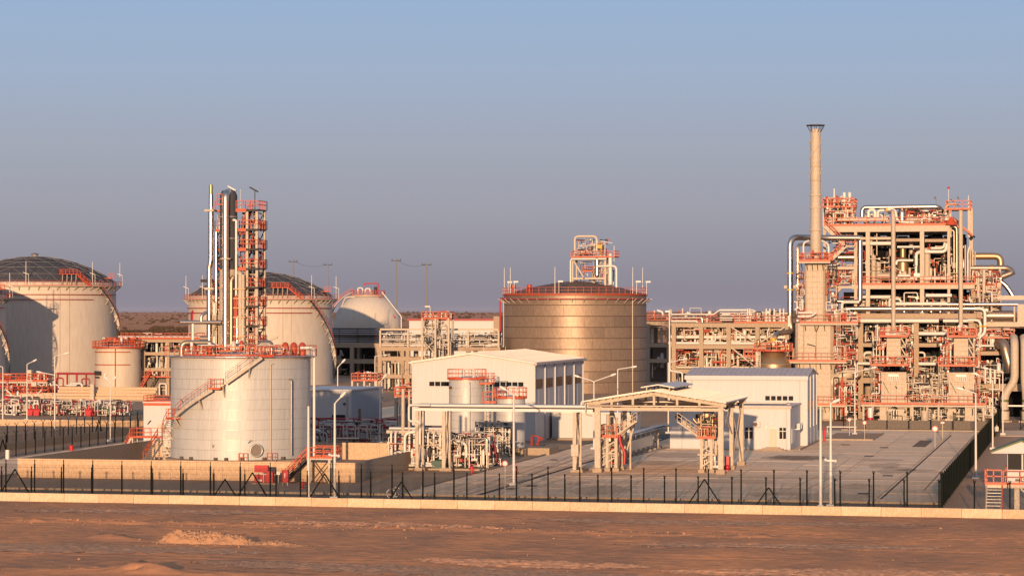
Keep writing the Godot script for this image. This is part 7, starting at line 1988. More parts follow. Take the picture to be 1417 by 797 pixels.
	for q in [[25.97, 37.32], [29.8, 37.28]]: part(t, "flood_lamp", B.new().beam(Vector3(q[0] + 0.2, yt + 1, z - 3), Vector3(q[0] + 0.2, q[1], z - 3), 0.06, 0.06).box(Vector3(q[0], q[1], z - 3), Vector3(0.3, 0.45, 0.3), Basis(Vector3(0, 0, 1), 0.4)), M.black)
	part(t, "boom", B.new().beam(Vector3(28.6, 36.99, z - 2), Vector3(29.92, 35.95, z - 2), 0.2, 0.2), M.dark_steel)
	part(t, "swan_pipe", B.new().pipe([Vector3(26.93, 34.4, z - 1.4), Vector3(27.77, 34.63, z - 1.4), Vector3(27.89, 36.03, z - 1.4), Vector3(29.56, 36.19, z - 1.4)], 0.25, 10, 0.8), M.cream_light)
	part(t, "hopper", B.new().lathe(Vector3(28.83, yt, z + 0.2), [Vector2(1.1, 0), Vector2(0.2, 1.3), Vector2(0.02, 1.35)], 10), M.orange)
	# sloping wall of pipes at the right end
	for k in 5: part(t, "end_pipe", B.new().pipe([Vector3(31.12 + k * 0.36, 23.33, z - 0.8 - k), Vector3(31.12 + k * 0.36, 28.06 + 0.0, z - 0.8 - k), Vector3(31.12 + k * 0.36 + (0.0 if k != 1 else 0.3), 29.27 - k * 0.25, z - 0.8 - k)], 0.15, 8), [M.cream_light, M.pipe_white, M.cream_light, M.pipe_cream, M.cream_light][k])
	part(t, "end_deck", B.new().beam(Vector3(30.64, 32.18, z - 4), Vector3(32.43, 30.72, z - 4), 7.0, 0.3), M.deck_dark)
	part(t, "end_rail", B.new().beam(Vector3(30.64, 32.3, z - 0.5), Vector3(32.43, 30.84, z - 0.5), 0.15, 0.3), M.orange)
	part(t, "conduit", B.new().pipe([Vector3(28.6, 32.56, z - 1.2), Vector3(29.68, 32.31, z - 1.2), Vector3(29.68, 21.88, z - 1.2)], 0.28, 10, 0.9).pipe([Vector3(28.6, 31.83, z - 1.8), Vector3(29.2, 31.71, z - 1.8), Vector3(29.2, 21.88, z - 1.8)], 0.2, 10, 0.7), M.pipe_dull)
	# pipes inside the upper bays
	var pm := [M.pipe_metal, M.pipe_white, M.pipe_cream, M.pipe_dull]
	for q in [[7.77, 12.76, 30.6, 0.48, 0], [13.24, 18.81, 30.48, 0.26, 2], [13.24, 18.81, 29.62, 0.33, 1], [19.78, 23.63, 29.01, 0.2, 1], [9.84, 12.76, 27.3, 0.62, 0], [13.24, 18.57, 20.57, 0.3, 1], [19.53, 27.94, 23.75, 0.28, 1]]:
		part(t, "pipe", B.new().cyl(Vector3(q[0], q[2], z - 1.0), Vector3(q[1], q[2], z - 1.0), q[3], q[3], 12), pm[q[4]])
	for q in [[11.15, 32.75, 18.55, 0.42, 0], [13.33, 26.8, 16.54, 0.36, 1], [27.52, 32.51, 16.54, 0.3, 1], [19.61, 28.23, 19.4, 0.3, 1], [8.72, 13.33, 19.83, 0.34, 0], [23.45, 28.23, 14.4, 0.3, 1], [23.45, 27.75, 9.34, 0.3, 1], [24.65, 28.95, 20.81, 0.3, 1], [2.61, 12.85, 19.77, 0.3, 0]]:
		part(t, "pipe", B.new().cyl(Vector3(q[0], q[2], z + 0.9), Vector3(q[1], q[2], z + 0.9), q[3], q[3], 12), pm[q[4]])
	part(t, "riser", B.new().pipe([Vector3(13.69, 30.05, z + 0.8), Vector3(13.69, 19.95, z + 0.8), Vector3(13.09, 19.58, z + 0.8)], 0.42, 12, 0.8), M.pipe_metal)
	part(t, "riser", B.new().pipe([Vector3(23.69, 28.17, z - 0.8), Vector3(22.97, 27.93, z - 0.8), Vector3(22.97, 23.33, z - 0.8)], 0.3, 10, 0.7), M.pipe_white)
	part(t, "bent_pipe", B.new().pipe([Vector3(24.41, 28.17, z - 0.6), Vector3(27.87, 28.15, z - 0.6), Vector3(28.11, 29.6, z - 0.6)], 0.3, 10, 0.7), M.pipe_white)
	part(t, "bent_pipe", B.new().pipe([Vector3(25.37, 28.77, z - 0.9), Vector3(27.52, 28.76, z - 0.9), Vector3(27.75, 29.84, z - 0.9)], 0.22, 10, 0.7), M.pipe_white)
	part(t, "bent_pipe", B.new().pipe([Vector3(19.61, 26.01, z - 0.6), Vector3(19.73, 26.74, z - 0.6), Vector3(22.49, 26.72, z - 0.6)], 0.22, 10, 0.5), M.pipe_white)
	part(t, "bent_pipe", B.new().pipe([Vector3(10.66, 17.39, z + 1.2), Vector3(10.66, 19.71, z + 1.2), Vector3(13.57, 19.7, z + 1.2)], 0.24, 10, 0.6), M.pipe_white)
	part(t, "bent_pipe", B.new().pipe([Vector3(8.23, 21.66, z + 1.0), Vector3(8.84, 21.42, z + 1.0), Vector3(8.84, 18.61, z + 1.0)], 0.28, 10, 0.5), M.pipe_white)
	part(t, "drop_loop", B.new().pipe([Vector3(12.54, 14.36, z + 2), Vector3(12.54, 9.39, z + 2), Vector3(15.91, 9.35, z + 2)], 0.26, 10, 0.9), M.pipe_white)
	part(t, "drop_loop", B.new().pipe([Vector3(9.88, 16, z + 2), Vector3(12.9, 16, z + 2), Vector3(12.9, 15.09, z + 2), Vector3(10.12, 15.09, z + 2)], 0.2, 10, 0.5), M.pipe_white)
	for q in [21.05, 24.05, 25.54, 27.04]: part(t, "elbow", B.new().pipe([Vector3(q, y2 + 0.2, z + 0.7), Vector3(q, 19.33, z + 0.7), Vector3(q + 0.3, 19.33, z - 2)], 0.3, 10, 0.7), M.pipe_metal)
	part(t, "white_box", B.new().span(Vector3(22.61, 23.82, z + 0.2), Vector3(23.69, 24.54, z - 0.6)), M.pipe_white)
	part(t, "drum", B.new().cyl(Vector3(19.9, 24.08, z - 0.5), Vector3(21.94, 24.08, z - 0.5), 0.34, 0.34, 12), M.pipe_white)
	part(t, "drum", B.new().cyl(Vector3(16.51, 24.09, z - 0.5), Vector3(18.57, 24.09, z - 0.5), 0.5, 0.5, 12), M.cream_light)
	part(t, "vessel", B.new().lathe(Vector3(20.6, y3 + 0.3, z - 2.5), [Vector2(0.2, 0), Vector2(1.0, 0.5), Vector2(1.0, 3.6), Vector2(0.5, 4.4), Vector2(0.5, 6.2), Vector2(0.02, 6.3)], 16), M.pipe_bronze)
	for q in [[15.75, 5.0, 0.42], [16.6, 3.6, 0.42], [24.7, 6.2, 0.6], [21.81, 2.9, 0.22]]: part(t, "standpipe", B.new().cyl(Vector3(q[0], y3 + 0.3, z - 1.5), Vector3(q[0], y3 + q[1], z - 1.5), q[2], q[2], 12), M.cream_light)
	var body := [M.pipe_white, M.pipe_white, M.pipe_cream, M.cream_light, M.dark_steel, M.pipe_dull, M.orange_dark]
	clutter(t, ux[2], ux[3], y3 + 0.2, y3 + 3.2, z - 6, z - 0.4, 30, body, 0.2)
	clutter(t, ux[3], ux[4] + 3, y3 + 0.2, y3 + 5.0, z - 6, z - 0.4, 24, body, 0.2)
	clutter(t, ux[2], ux[4], y3 + 5.0, yt - 1.2, z - 6, z - 0.8, 12, body, 0.26)
	clutter(t, ux[0], ux[1], y3 + 0.2, y3 + 3.0, z - 4, z - 0.2, 34, body, 0.18)
	clutter(t, ux[1], 32.71, y2 + 0.2, y3 - 1.2, z - 5, z - 0.5, 44, body, 0.26)
	clutter(t, 14.21, 32, y1 + 0.2, y2 - 1.2, z - 5, z - 0.7, 44, body, 0.28)
	clutter(t, 9.84, 32, y0 + 0.2, y1 - 1.2, z - 5, z - 0.7, 44, body, 0.3)
	clutter(t, 9.84, 32, 0.3, y0 - 1.0, z - 5, z + 0.5, 60, body, 0.26)
	for q in [14.85, 16.07, 24.46, 26.04, 29.65]: part(t, "back_vessel", B.new().lathe(Vector3(q, 0.5, z - 7), [Vector2(1.0, 0), Vector2(1.1, 0.4), Vector2(1.1, y1 - 3.0), Vector2(0.4, y1 - 2.2), Vector2(0.02, y1 - 2.1)], 14), [M.cream, M.dark_steel, M.pump_green, M.cream][int(absf(q * 3.0)) % 4])
	# dark panels added inside each storey so the gaps read as deep shade
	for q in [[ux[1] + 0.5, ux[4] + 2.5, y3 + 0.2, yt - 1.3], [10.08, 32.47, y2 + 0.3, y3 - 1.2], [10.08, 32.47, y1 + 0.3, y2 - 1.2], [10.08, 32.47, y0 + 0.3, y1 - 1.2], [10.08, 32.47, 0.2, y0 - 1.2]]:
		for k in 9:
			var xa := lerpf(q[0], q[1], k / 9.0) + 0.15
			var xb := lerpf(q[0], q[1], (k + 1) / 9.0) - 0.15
			part(t, "dark_gap_panel", B.new().span(Vector3(xa, q[2], z - 6.5 - 1.2 * (k % 3)), Vector3(xb, q[3] - 0.3 * (k % 2), z - 10.0)), M.gap_black if k % 5 != 2 else M.dark_steel)
		for m in [M.pipe_white, M.pipe_cream, M.dark_steel, M.orange_dark, M.pipe_dull]:
			tangle(t, q[0], q[1], q[2], lerpf(q[2], q[3], 0.75), z - 5.5, z - 0.3, 20, m, 0.075)
	for m in [M.pipe_white, M.cream_light, M.orange_dark, M.dark_steel]:
		tangle(t, ux[0], ux[1], y3, yt - 1.5, z - 4, z - 0.3, 30, m, 0.08)
		tangle(t, 7.3, 12.67, yt + 0.2, ph + 1.8, z - 4.5, z - 1.0, 34, m, 0.07)
		tangle(t, 21.27, 28.6, yt + 0.2, yt + 2.6, zt - 4, zt + 1, 34, m, 0.08)
	part(t, "dark_backing", B.new().span(Vector3(9.84, 0, zb + 1), Vector3(32.71, y1, zb + 0.6)), M.gap_black)  # black sheet added behind the lower bays, painted in place of deep shade
	part(t, "dark_backing", B.new().span(Vector3(ux[1], y2 + 0.4, zb + 1), Vector3(ux[4] + 2, yt - 1.5, zb + 0.6)), M.gap_black)  # same added black sheet, painted shade behind the upper bays
	# ground level steel deck that runs past both furnaces
	var d := thing("furnace_deck", "long orange railed deck running across both furnaces above the grey ground floor", "platform", Vector3(23.79, 0, -196))
	var dy := 2.97
	deck(d, 14.8, 35.03, dy, -193.6, -199, true, null, 1.35, 0.07)
	part(d, "deck_stripe", B.new().span(Vector3(14.8, dy - 0.4, -193.55), Vector3(35.03, dy - 0.12, -193.7)), M.cream_light)
	for q in [15.15, 16.69, 23.15, 25.49, 27.36, 31.78, 34.57]: part(d, "leg", B.new().span(Vector3(q - 0.16, 0, -194.3), Vector3(q + 0.16, dy - 0.1, -194.0)), M.cream_light)
	clutter(d, 15.15, 35.03, 0.2, dy - 0.6, -199, -194.4, 60, [M.pipe_white, M.cream_light, M.dark_steel, M.pipe_cream, M.pump_green], 0.2)
	clutter(d, 22.1, 28.53, dy + 0.2, dy + 3.4, -199, -195, 28, [M.pipe_white, M.cream_light, M.orange_dark, M.pipe_cream], 0.16)
	for m in [M.pipe_white, M.cream_light, M.dark_steel, M.pipe_cream]:
		tangle(d, 15.15, 35.03, 0.2, dy - 0.4, -199, -194, 60, m, 0.08)
		tangle(d, 21.74, 28.76, dy + 0.2, dy + 5.0, -199, -194.6, 34, m, 0.07)
	for q in [25.2, 16.3]: part(d, "drum", B.new().lathe(Vector3(q, 0.3, -193.0), [Vector2(0.62, 0), Vector2(0.62, 1.6)], 14), M.cream_light if q > 22.0 else M.red)
	furnace("left of the two cream box furnaces standing before the process structure", 19.98, 0.0)
	furnace("right of the two cream box furnaces standing before the process structure", 30.91, 1.0)

func furnace(label: String, x: float, _k: float) -> void:
	var z := -195.0
	var u := 0.1186   # metres that one hundredth of the structure's height spans, used for the stepped widths
	var t := thing("furnace", label, "furnace", Vector3(x, 0, z), "cream box furnaces before the process structure")
	var ya := 9.34
	var yb := 13.97
	var yc := 8.16
	var yd := 2.71
	for s in [-1, 1]: part(t, "leg", B.new().span(Vector3(x + s * u * 12.5 - 0.72, 0, z + 0.6), Vector3(x + s * u * 12.5 + 0.72, yd, z - 3.4)), M.cream_light)
	part(t, "lower_box", B.new().span(Vector3(x - u * 16, yd, z), Vector3(x + u * 17.5, yc, z - 4.2)), M.cream_light)
	part(t, "upper_box", B.new().hexa([Vector3(x - u * 10, ya, z - 0.6), Vector3(x + u * 10, ya, z - 0.6), Vector3(x + u * 10, ya, z - 3.6), Vector3(x - u * 10, ya, z - 3.6), Vector3(x - u * 9.5, yb, z - 0.6), Vector3(x + u * 9.5, yb, z - 0.6), Vector3(x + u * 9.5, yb, z - 3.6), Vector3(x - u * 9.5, yb, z - 3.6)]), M.cream_light)
	for k in 7: part(t, "panel_seam", B.new().span(Vector3(x - u * 16.1, lerpf(yd, yc, (k + 0.5) / 7.0), z), Vector3(x + u * 17.6, lerpf(yd, yc, (k + 0.5) / 7.0) + 0.04, z + 0.03)), M.cream)
	for k in 4: part(t, "panel_seam", B.new().span(Vector3(x - u * (12 - k * 8) - 0.03, yd, z), Vector3(x - u * (12 - k * 8) + 0.03, yc, z + 0.04)), M.cream)
	for k in 6: part(t, "panel_seam", B.new().span(Vector3(x - u * 10.1, lerpf(ya, yb, k / 6.0), z - 0.6), Vector3(x + u * 10.1, lerpf(ya, yb, k / 6.0) + 0.04, z - 0.55)), M.cream)
	part(t, "stiffener", B.new().span(Vector3(x - u * 16.6, yd, z + 0.05), Vector3(x - u * 14.6, yc, z + 0.2)).span(Vector3(x + u * 16.0, yd, z + 0.05), Vector3(x + u * 18.0, yc, z + 0.2)), M.cream_light)
	# burner manifold shaped like a comb
	var cb := B.new().beam(Vector3(x - u * 6.5, yc - 0.5, z + 0.5), Vector3(x + u * 7.5, yc - 0.5, z + 0.5), 0.2, 0.4)
	for q in [-8.0, -4.2, -1.0, 2.5, 5.0, 8.5]: cb.pipe([Vector3(x + u * q * 0.8, yc - 0.5, z + 0.5), Vector3(x + u * q, yc - 1.5, z + 0.5)], 0.09, 6)
	part(t, "burner_manifold", cb, M.pipe_white)
	# platforms
	for q in [[ya, -30.0, 21.0, 1.6], [yb + 0.1, -18.0, 21.0, 1.2]]:
		var y: float = q[0]
		part(t, "deck", B.new().span(Vector3(x + u * q[1], y - 0.1, z + q[3]), Vector3(x + u * q[2], y, z - 4.6)), M.deck_dark)
		part(t, "deck_edge", B.new().span(Vector3(x + u * q[1], y - 0.16, z + q[3] + 0.003), Vector3(x + u * q[2], y + 0.08, z + q[3] + 0.06)), M.orange)
		part(t, "railing", B.new().rail([Vector3(x + u * q[1], y, z - 4.6), Vector3(x + u * q[1], y, z + q[3]), Vector3(x + u * q[2], y, z + q[3]), Vector3(x + u * q[2], y, z - 4.6)], 1.35, 0.9, 0.08), M.orange)
		part(t, "railing", B.new().rail([Vector3(x + u * q[1], y, z - 4.6), Vector3(x + u * q[2], y, z - 4.6)], 1.35, 0.9, 0.08), M.orange)
		clutter(t, x + u * q[1], x + u * q[2], y, y + 1.4, z - 0.2, z + q[3] - 0.3, 10, [M.orange, M.cream_light, M.pipe_white], 0.14)
	# latticed side leg and ladders
	part(t, "side_post", B.new().span(Vector3(x + u * 17.0, ya, z + 0.2), Vector3(x + u * 18.6, yb, z)), M.cream_light)
	for k in 3: part(t, "brace", B.new().beam(Vector3(x + u * 10.5, lerpf(ya, yb, k / 3.0 + 0.3), z), Vector3(x + u * 17.0, lerpf(ya, yb, k / 3.0), z), 0.2, 0.2).beam(Vector3(x + u * 10.5, lerpf(ya, yb, k / 3.0 + 0.3), z), Vector3(x + u * 17.0, lerpf(ya, yb, k / 3.0 + 0.3), z), 0.18, 0.18), M.cream_light)
	for k in 3: part(t, "pipe", B.new().pipe([Vector3(x - u * (14 + k * 4.5), ya + 0.4, z + 0.3), Vector3(x - u * (14 + k * 4.5), lerpf(ya, yb, 0.7), z + 0.3), Vector3(x - u * 10.0, lerpf(ya, yb, 0.8), z + 0.0)], 0.16, 8), [M.pipe_white, M.cream_light, M.pipe_dull][k])
	part(t, "small_deck", B.new().box(Vector3(x - u * 16, lerpf(ya, yb, 0.55), z), Vector3(0.9, 0.1, 1.4)).rail([Vector3(x - u * 20, lerpf(ya, yb, 0.55), z + 0.7), Vector3(x - u * 12, lerpf(ya, yb, 0.55), z + 0.7)], 1.2, 0.5, 0.1), M.orange)
	part(t, "ladder", B.new().ladder(Vector3(x - u * 27.0, yd, z + 1.5), ya - yd, Vector3(0, 0, 1)), M.cream_light)
	part(t, "wall_lamp", B.new().beam(Vector3(x - u * 14, yc - 1.6, z + 0.3), Vector3(x - u * 6, yc - 3.4, z + 0.3), 0.07, 0.07).beam(Vector3(x + u * 3, yd + 3.2, z + 0.2), Vector3(x + u * 5, yd + 2.8, z + 0.3), 0.16, 0.12), M.dark_steel)
	part(t, "conduit", B.new().cyl(Vector3(x + u * 4, yd, z + 0.1), Vector3(x + u * 4, yc - 2, z + 0.1), 0.05, 0.05, 6), M.pipe_dull)
	clutter(t, x - u * 9, x + u * 9, 0.1, yd - 0.2, z - 1, z + 0.4, 10, [M.pipe_white, M.cream_light, M.dark_steel], 0.16)
	for m in [M.cream_light, M.dark_steel, M.orange, M.pipe_white]:
		tangle(t, x - u * 28, x - u * 17, yd + 0.2, yb, z - 1.5, z + 1.0, 18, m, 0.07)
		tangle(t, x + u * 18, x + u * 26, yd + 0.2, yb, z - 1.5, z + 0.6, 14, m, 0.07)
	clutter(t, x + u * 18, x + u * 24, yd + 0.2, yc - 1, z - 1, z + 0.4, 10, [M.orange_dark, M.cream_light, M.dark_steel], 0.14)

func make_block_tower() -> void:
	var z := -197.0
	var x0 := 3.63
	var x1 := 9.98
	var xc := 6.81
	var t := thing("block_tower", "massive pale cream stepped block tower with orange railed rings carrying the tall chimney", "tower", Vector3(xc, 0, z - 3))
	var ya := 16.2
	var yb := 26.16
	var ch := 1.3
	var oct := func(w: float, d: float, y: float, cz: float, k: float) -> Array:
		return [Vector3(xc - w + k, y, cz + d), Vector3(xc + w - k, y, cz + d), Vector3(xc + w, y, cz + d - k), Vector3(xc + w, y, cz - d + k), Vector3(xc + w - k, y, cz - d), Vector3(xc - w + k, y, cz - d), Vector3(xc - w, y, cz - d + k), Vector3(xc - w, y, cz + d - k)]
	var w0: float = (x1 - x0) * 0.5
	part(t, "lower_block", B.new().plate(oct.call(w0, 3.2, ya, z - 3.2, 0.55), ya), M.cream_light)
	part(t, "upper_block", B.new().plate(oct.call(1.68, 1.7, yb, z - 2.4, 0.3), yb - ya), M.cream_light)
	part(t, "cap", B.new().plate(oct.call(2.0, 2.0, yb + 0.3, z - 2.4, 0.3), 0.3), M.cream_light)
	for k in 11: part(t, "panel_seam", B.new().span(Vector3(xc - 1.7, lerpf(ya, yb, (k + 0.5) / 11.0), z - 0.69), Vector3(xc + 1.4, lerpf(ya, yb, (k + 0.5) / 11.0) + 0.05, z - 0.66)), M.cream)
	for k in 4: part(t, "panel_seam", B.new().span(Vector3(xc - 1.2 + k * 0.8, ya, z - 0.69), Vector3(xc - 1.16 + k * 0.8, yb, z - 0.665)), M.cream)
	for k in 7: part(t, "panel_seam", B.new().span(Vector3(xc - w0 + 0.5, 1.5 + k * 2.1, z), Vector3(xc + w0 - 0.5, 1.56 + k * 2.1, z + 0.04)), M.cream)
	for q in [-0.56, 0.1, 0.78]: part(t, "stiffener", B.new().span(Vector3(xc + w0 * q - 0.1, 0, z), Vector3(xc + w0 * q + 0.1, ya, z + 0.08)), M.cream)
	part(t, "corner_rib", B.new().span(Vector3(xc + w0 - 0.8, 0, z + 0.02), Vector3(xc + w0 - 0.5, ya, z + 0.14)).span(Vector3(xc - w0 + 0.5, 0, z + 0.02), Vector3(xc - w0 + 0.7, ya, z + 0.14)), M.cream_light)
	# ring platforms
	for q in [[4.35, 9.62, yb + 0.35, 1.4], [4.59, 14.15, ya + 0.1, 1.4], [1.83, 12.25, 9.96, 1.6], [7.47, 12.13, 2.77, 1.6]]:
		var y: float = q[2]
		part(t, "ring_deck", B.new().span(Vector3(q[0], y - 0.12, z + q[3]), Vector3(q[1], y, z - 4)), M.deck_dark)
		part(t, "deck_edge", B.new().span(Vector3(q[0], y - 0.12, z + q[3] + 0.003), Vector3(q[1], y + 0.12, z + q[3] + 0.06)), M.orange)
		part(t, "deck_stripe", B.new().span(Vector3(q[0], y - 0.42, z + q[3] - 0.1), Vector3(q[1], y - 0.14, z + q[3])), M.cream_light)
		part(t, "railing", B.new().rail([Vector3(q[0], y, z - 3), Vector3(q[0], y, z + q[3]), Vector3(q[1], y, z + q[3]), Vector3(q[1], y, z - 3)], 1.35, 1.0, 0.07), M.orange)
		for k in 6: part(t, "bracket", B.new().beam(Vector3(lerpf(q[0], q[1], (k + 0.5) / 6.0), y - 0.3, z + q[3] - 0.1), Vector3(lerpf(q[0], q[1], (k + 0.5) / 6.0), y - 1.4, z + 0.1), 0.12, 0.12), M.dark_steel)
	for m in [M.pipe_white, M.cream_light, M.dark_steel, M.orange_dark]:
		tangle(t, 10.1, 13.79, 0.3, ya + 2.2, z - 2, z + 0.8, 60, m, 0.08)
		tangle(t, 8.79, 10.46, ya + 0.3, yb, z - 1.6, z + 0.4, 16, m, 0.07)
		tangle(t, 3.87, 5.07, ya + 0.3, yb, z - 1.6, z + 0.4, 10, m, 0.07)
	clutter(t, 9.5, 12.13, ya + 0.1, ya + 2.0, z - 1, z + 1, 22, [M.pipe_white, M.orange_dark, M.cream_light], 0.16)
	clutter(t, 4.47, 9.26, yb + 0.4, yb + 1.6, z - 0.2, z + 1, 14, [M.orange, M.cream_light, M.orange_dark], 0.12)
	clutter(t, 10.1, 12.13, 9.96, 13.44, z - 1, z + 1, 16, [M.pipe_white, M.orange_dark, M.cream_light], 0.14)
	clutter(t, 10.1, 12.13, 0.2, 7.44, z - 1, z + 1, 26, [M.pipe_white, M.orange_dark, M.cream_light, M.dark_steel], 0.16)
	part(t, "ladder", B.new().ladder(Vector3(11.01, 10.02, z + 1.9), 17.52 - 10.02, Vector3(0, 0, 1)), M.cream_light)
	part(t, "ladder_column", B.new().beam(Vector3(8.79, ya, z - 0.4), Vector3(8.79, yb, z - 0.4), 0.3, 0.3), M.cream)
	part(t, "mast_lamp", B.new().beam(Vector3(xc + 0.2, 10.44, z + 0.1), Vector3(xc + 0.2, 12.24, z + 0.1), 0.08, 0.08).beam(Vector3(xc + 0.2, 12.36, z + 0.2), Vector3(xc - 1.1, 12.72, z + 0.6), 0.16, 0.14).beam(Vector3(xc + 0.4, 14.76, z + 0.6), Vector3(xc + 1.0, 16.32, z + 0.6), 0.14, 0.14), M.dark_steel)
	part(t, "pipe_pair", B.new().pipe([Vector3(4.22, ya + 1.1, z + 1.2), Vector3(6.38, ya + 1.1, z + 1.2), Vector3(7.21, ya + 1.7, z + 1.2)], 0.22, 10).pipe([Vector3(4.22, ya + 1.7, z + 0.8), Vector3(6.74, ya + 1.7, z + 0.8)], 0.18, 10), M.pipe_white)
	part(t, "duct_elbow", B.new().pipe([Vector3(9.31, ya - 10.0, z - 1), Vector3(12.42, ya - 8.2, z - 1), Vector3(13.62, ya - 8.2, z - 3)], 0.9, 14), M.pipe_cream)
	part(t, "duct_beam", B.new().span(Vector3(10.22, 6.39, z), Vector3(13.79, 7.23, z - 0.8)), M.cream)
	for q in [4.47, 9.02]: part(t, "leg_pad", B.new().span(Vector3(q - 0.8, 0, z + 0.5), Vector3(q + 0.8, 0.3, z - 0.3)), M.concrete)
	# chimney
	var c := thing("chimney", "tall beige chimney with spiral fins, flared open crown and two collars", "chimney", Vector3(xc, yb + 0.3, z - 2.4))
	var cc := Vector3(xc, 0, z - 2.4)
	var top := 48.25
	part(c, "shaft", B.new().lathe(cc, [Vector2(0.92, yb + 0.3), Vector2(0.9, 30.77), Vector2(0.87, 37.52), Vector2(0.84, top)], 32), M.cream_light)
	for y in [37.52, 31.74, 35.47]: part(c, "collar", B.new().lathe(cc, [Vector2(0.9, y - 0.16), Vector2(1.08, y - 0.14), Vector2(1.08, y + 0.14), Vector2(0.9, y + 0.16)], 28), M.cream_light)
	for y in [42.34, 39.93, 28.48]: part(c, "seam", B.new().lathe(cc, [Vector2(0.86, y - 0.04), Vector2(0.93, y - 0.04), Vector2(0.93, y + 0.04), Vector2(0.86, y + 0.04)], 28), M.cream)
	for s in 3:
		var fb := B.new()
		var last := Vector3.ZERO
		for k in 29:
			var f := k / 28.0
			var a := TAU * (f * 0.95 + s / 3.0)
			var p := cc + Vector3(sin(a) * 0.98, lerpf(39.93, top - 1.0, f), cos(a) * 0.98)
			if k > 0: fb.beam(last, p, 0.09, 0.2)
			last = p
		part(c, "spiral_fin", fb, M.cream_light)
	part(c, "crown", B.new().lathe(cc, [Vector2(0.84, top), Vector2(0.86, top + 0.3), Vector2(0.6, top + 0.31)], 24), M.cream_light)
	for k in 10:
		var a := TAU * k / 10
		part(c, "crown_strut", B.new().beam(cc + Vector3(sin(a) * 0.84, top - 0.2, cos(a) * 0.84), cc + Vector3(sin(a) * 1.45, 49.09, cos(a) * 1.45), 0.07, 0.07), M.dark_steel)
	part(c, "crown_ring", B.new().ring_plate(cc + Vector3(0, 49.27, 0), 0.7, 1.55, 0.14, 28), M.dome_grey)
	# the great shiny pipes bending over beside the tower
	var zp := -199.0
	var p1 := thing("giant_pipe", "fat shiny pipe arching from the process structure and plunging down left of the block tower", "pipe", Vector3(2.56, 0, zp))
	part(p1, "pipe", B.new().pipe([Vector3(13.62, 30.49, zp - 6), Vector3(7.14, 30.53, zp - 4.6), Vector3(2.56, 30.56, zp), Vector3(2.56, 18, zp)], 0.5, 16, 1.6), M.pipe_metal)
	part(p1, "lower_pipe", B.new().pipe([Vector3(2.56, 18, zp), Vector3(2.56, 16.31, zp), Vector3(2.56 + 0.3, 14.74, zp), Vector3(0.63, 14.49, zp + 2.5), Vector3(0.62, 13.71, -193)], 0.45, 14, 1.2), M.pipe_dull)
	for y in [24.52, 21.74]: part(p1, "flange", B.new().cyl(Vector3(2.56, y - 0.12, zp), Vector3(2.56, y + 0.12, zp), 0.62, 0.62, 14), M.yellow)
	part(p1, "white_sleeve", B.new().cyl(Vector3(2.44, 15.58, zp + 0.5), Vector3(2.44, 17.4, zp + 0.5), 0.26, 0.26, 10), M.pipe_white)
	part(p1, "support_beam", B.new().span(Vector3(1.48, 21.99, zp - 0.55), Vector3(4.86, 22.47, zp - 1.1)), M.cream_light)
	var p2 := thing("slim_pipe", "slimmer shiny pipe between the giant pipe and the block tower, with yellow flanges", "pipe", Vector3(3.94, 0, zp + 1))
	part(p2, "pipe", B.new().pipe([Vector3(5.81, 29.31, zp - 2), Vector3(3.94, 29.32, zp + 1), Vector3(3.94, 18.72, zp + 1)], 0.26, 12, 1.0), M.pipe_metal)
	part(p2, "branch", B.new().pipe([Vector3(4.97, 26.06, zp + 1.6), Vector3(4.97, 29.55, zp + 1.6), Vector3(5.81, 29.91, zp + 1.0)], 0.16, 10, 0.6), M.pipe_white)
	part(p2, "branch", B.new().pipe([Vector3(9.16, 26.41, zp + 1.6), Vector3(9.16, 29.29, zp + 1.6), Vector3(7.97, 29.89, zp + 0.6)], 0.18, 10, 0.6), M.pipe_white)
	for y in [24.14, 21.73]: part(p2, "flange", B.new().cyl(Vector3(3.94, y - 0.12, zp + 1), Vector3(3.94, y + 0.12, zp + 1), 0.38, 0.38, 12), M.yellow)
	for y in [19.69, 18.48]: part(p2, "cross_pipe", B.new().cyl(Vector3(3.4, y, zp + 0.6), Vector3(4.97, y, zp + 0.6), 0.17, 0.17, 8), M.pipe_white)
	part(p2, "small_deck", B.new().span(Vector3(3.76, 22.45, zp + 0.4), Vector3(4.85, 22.64, zp - 0.8)).rail([Vector3(4.24, 22.45, zp + 0.5), Vector3(4.97, 22.45, zp + 0.5)], 2.2, 0.4, 0.1), M.orange)

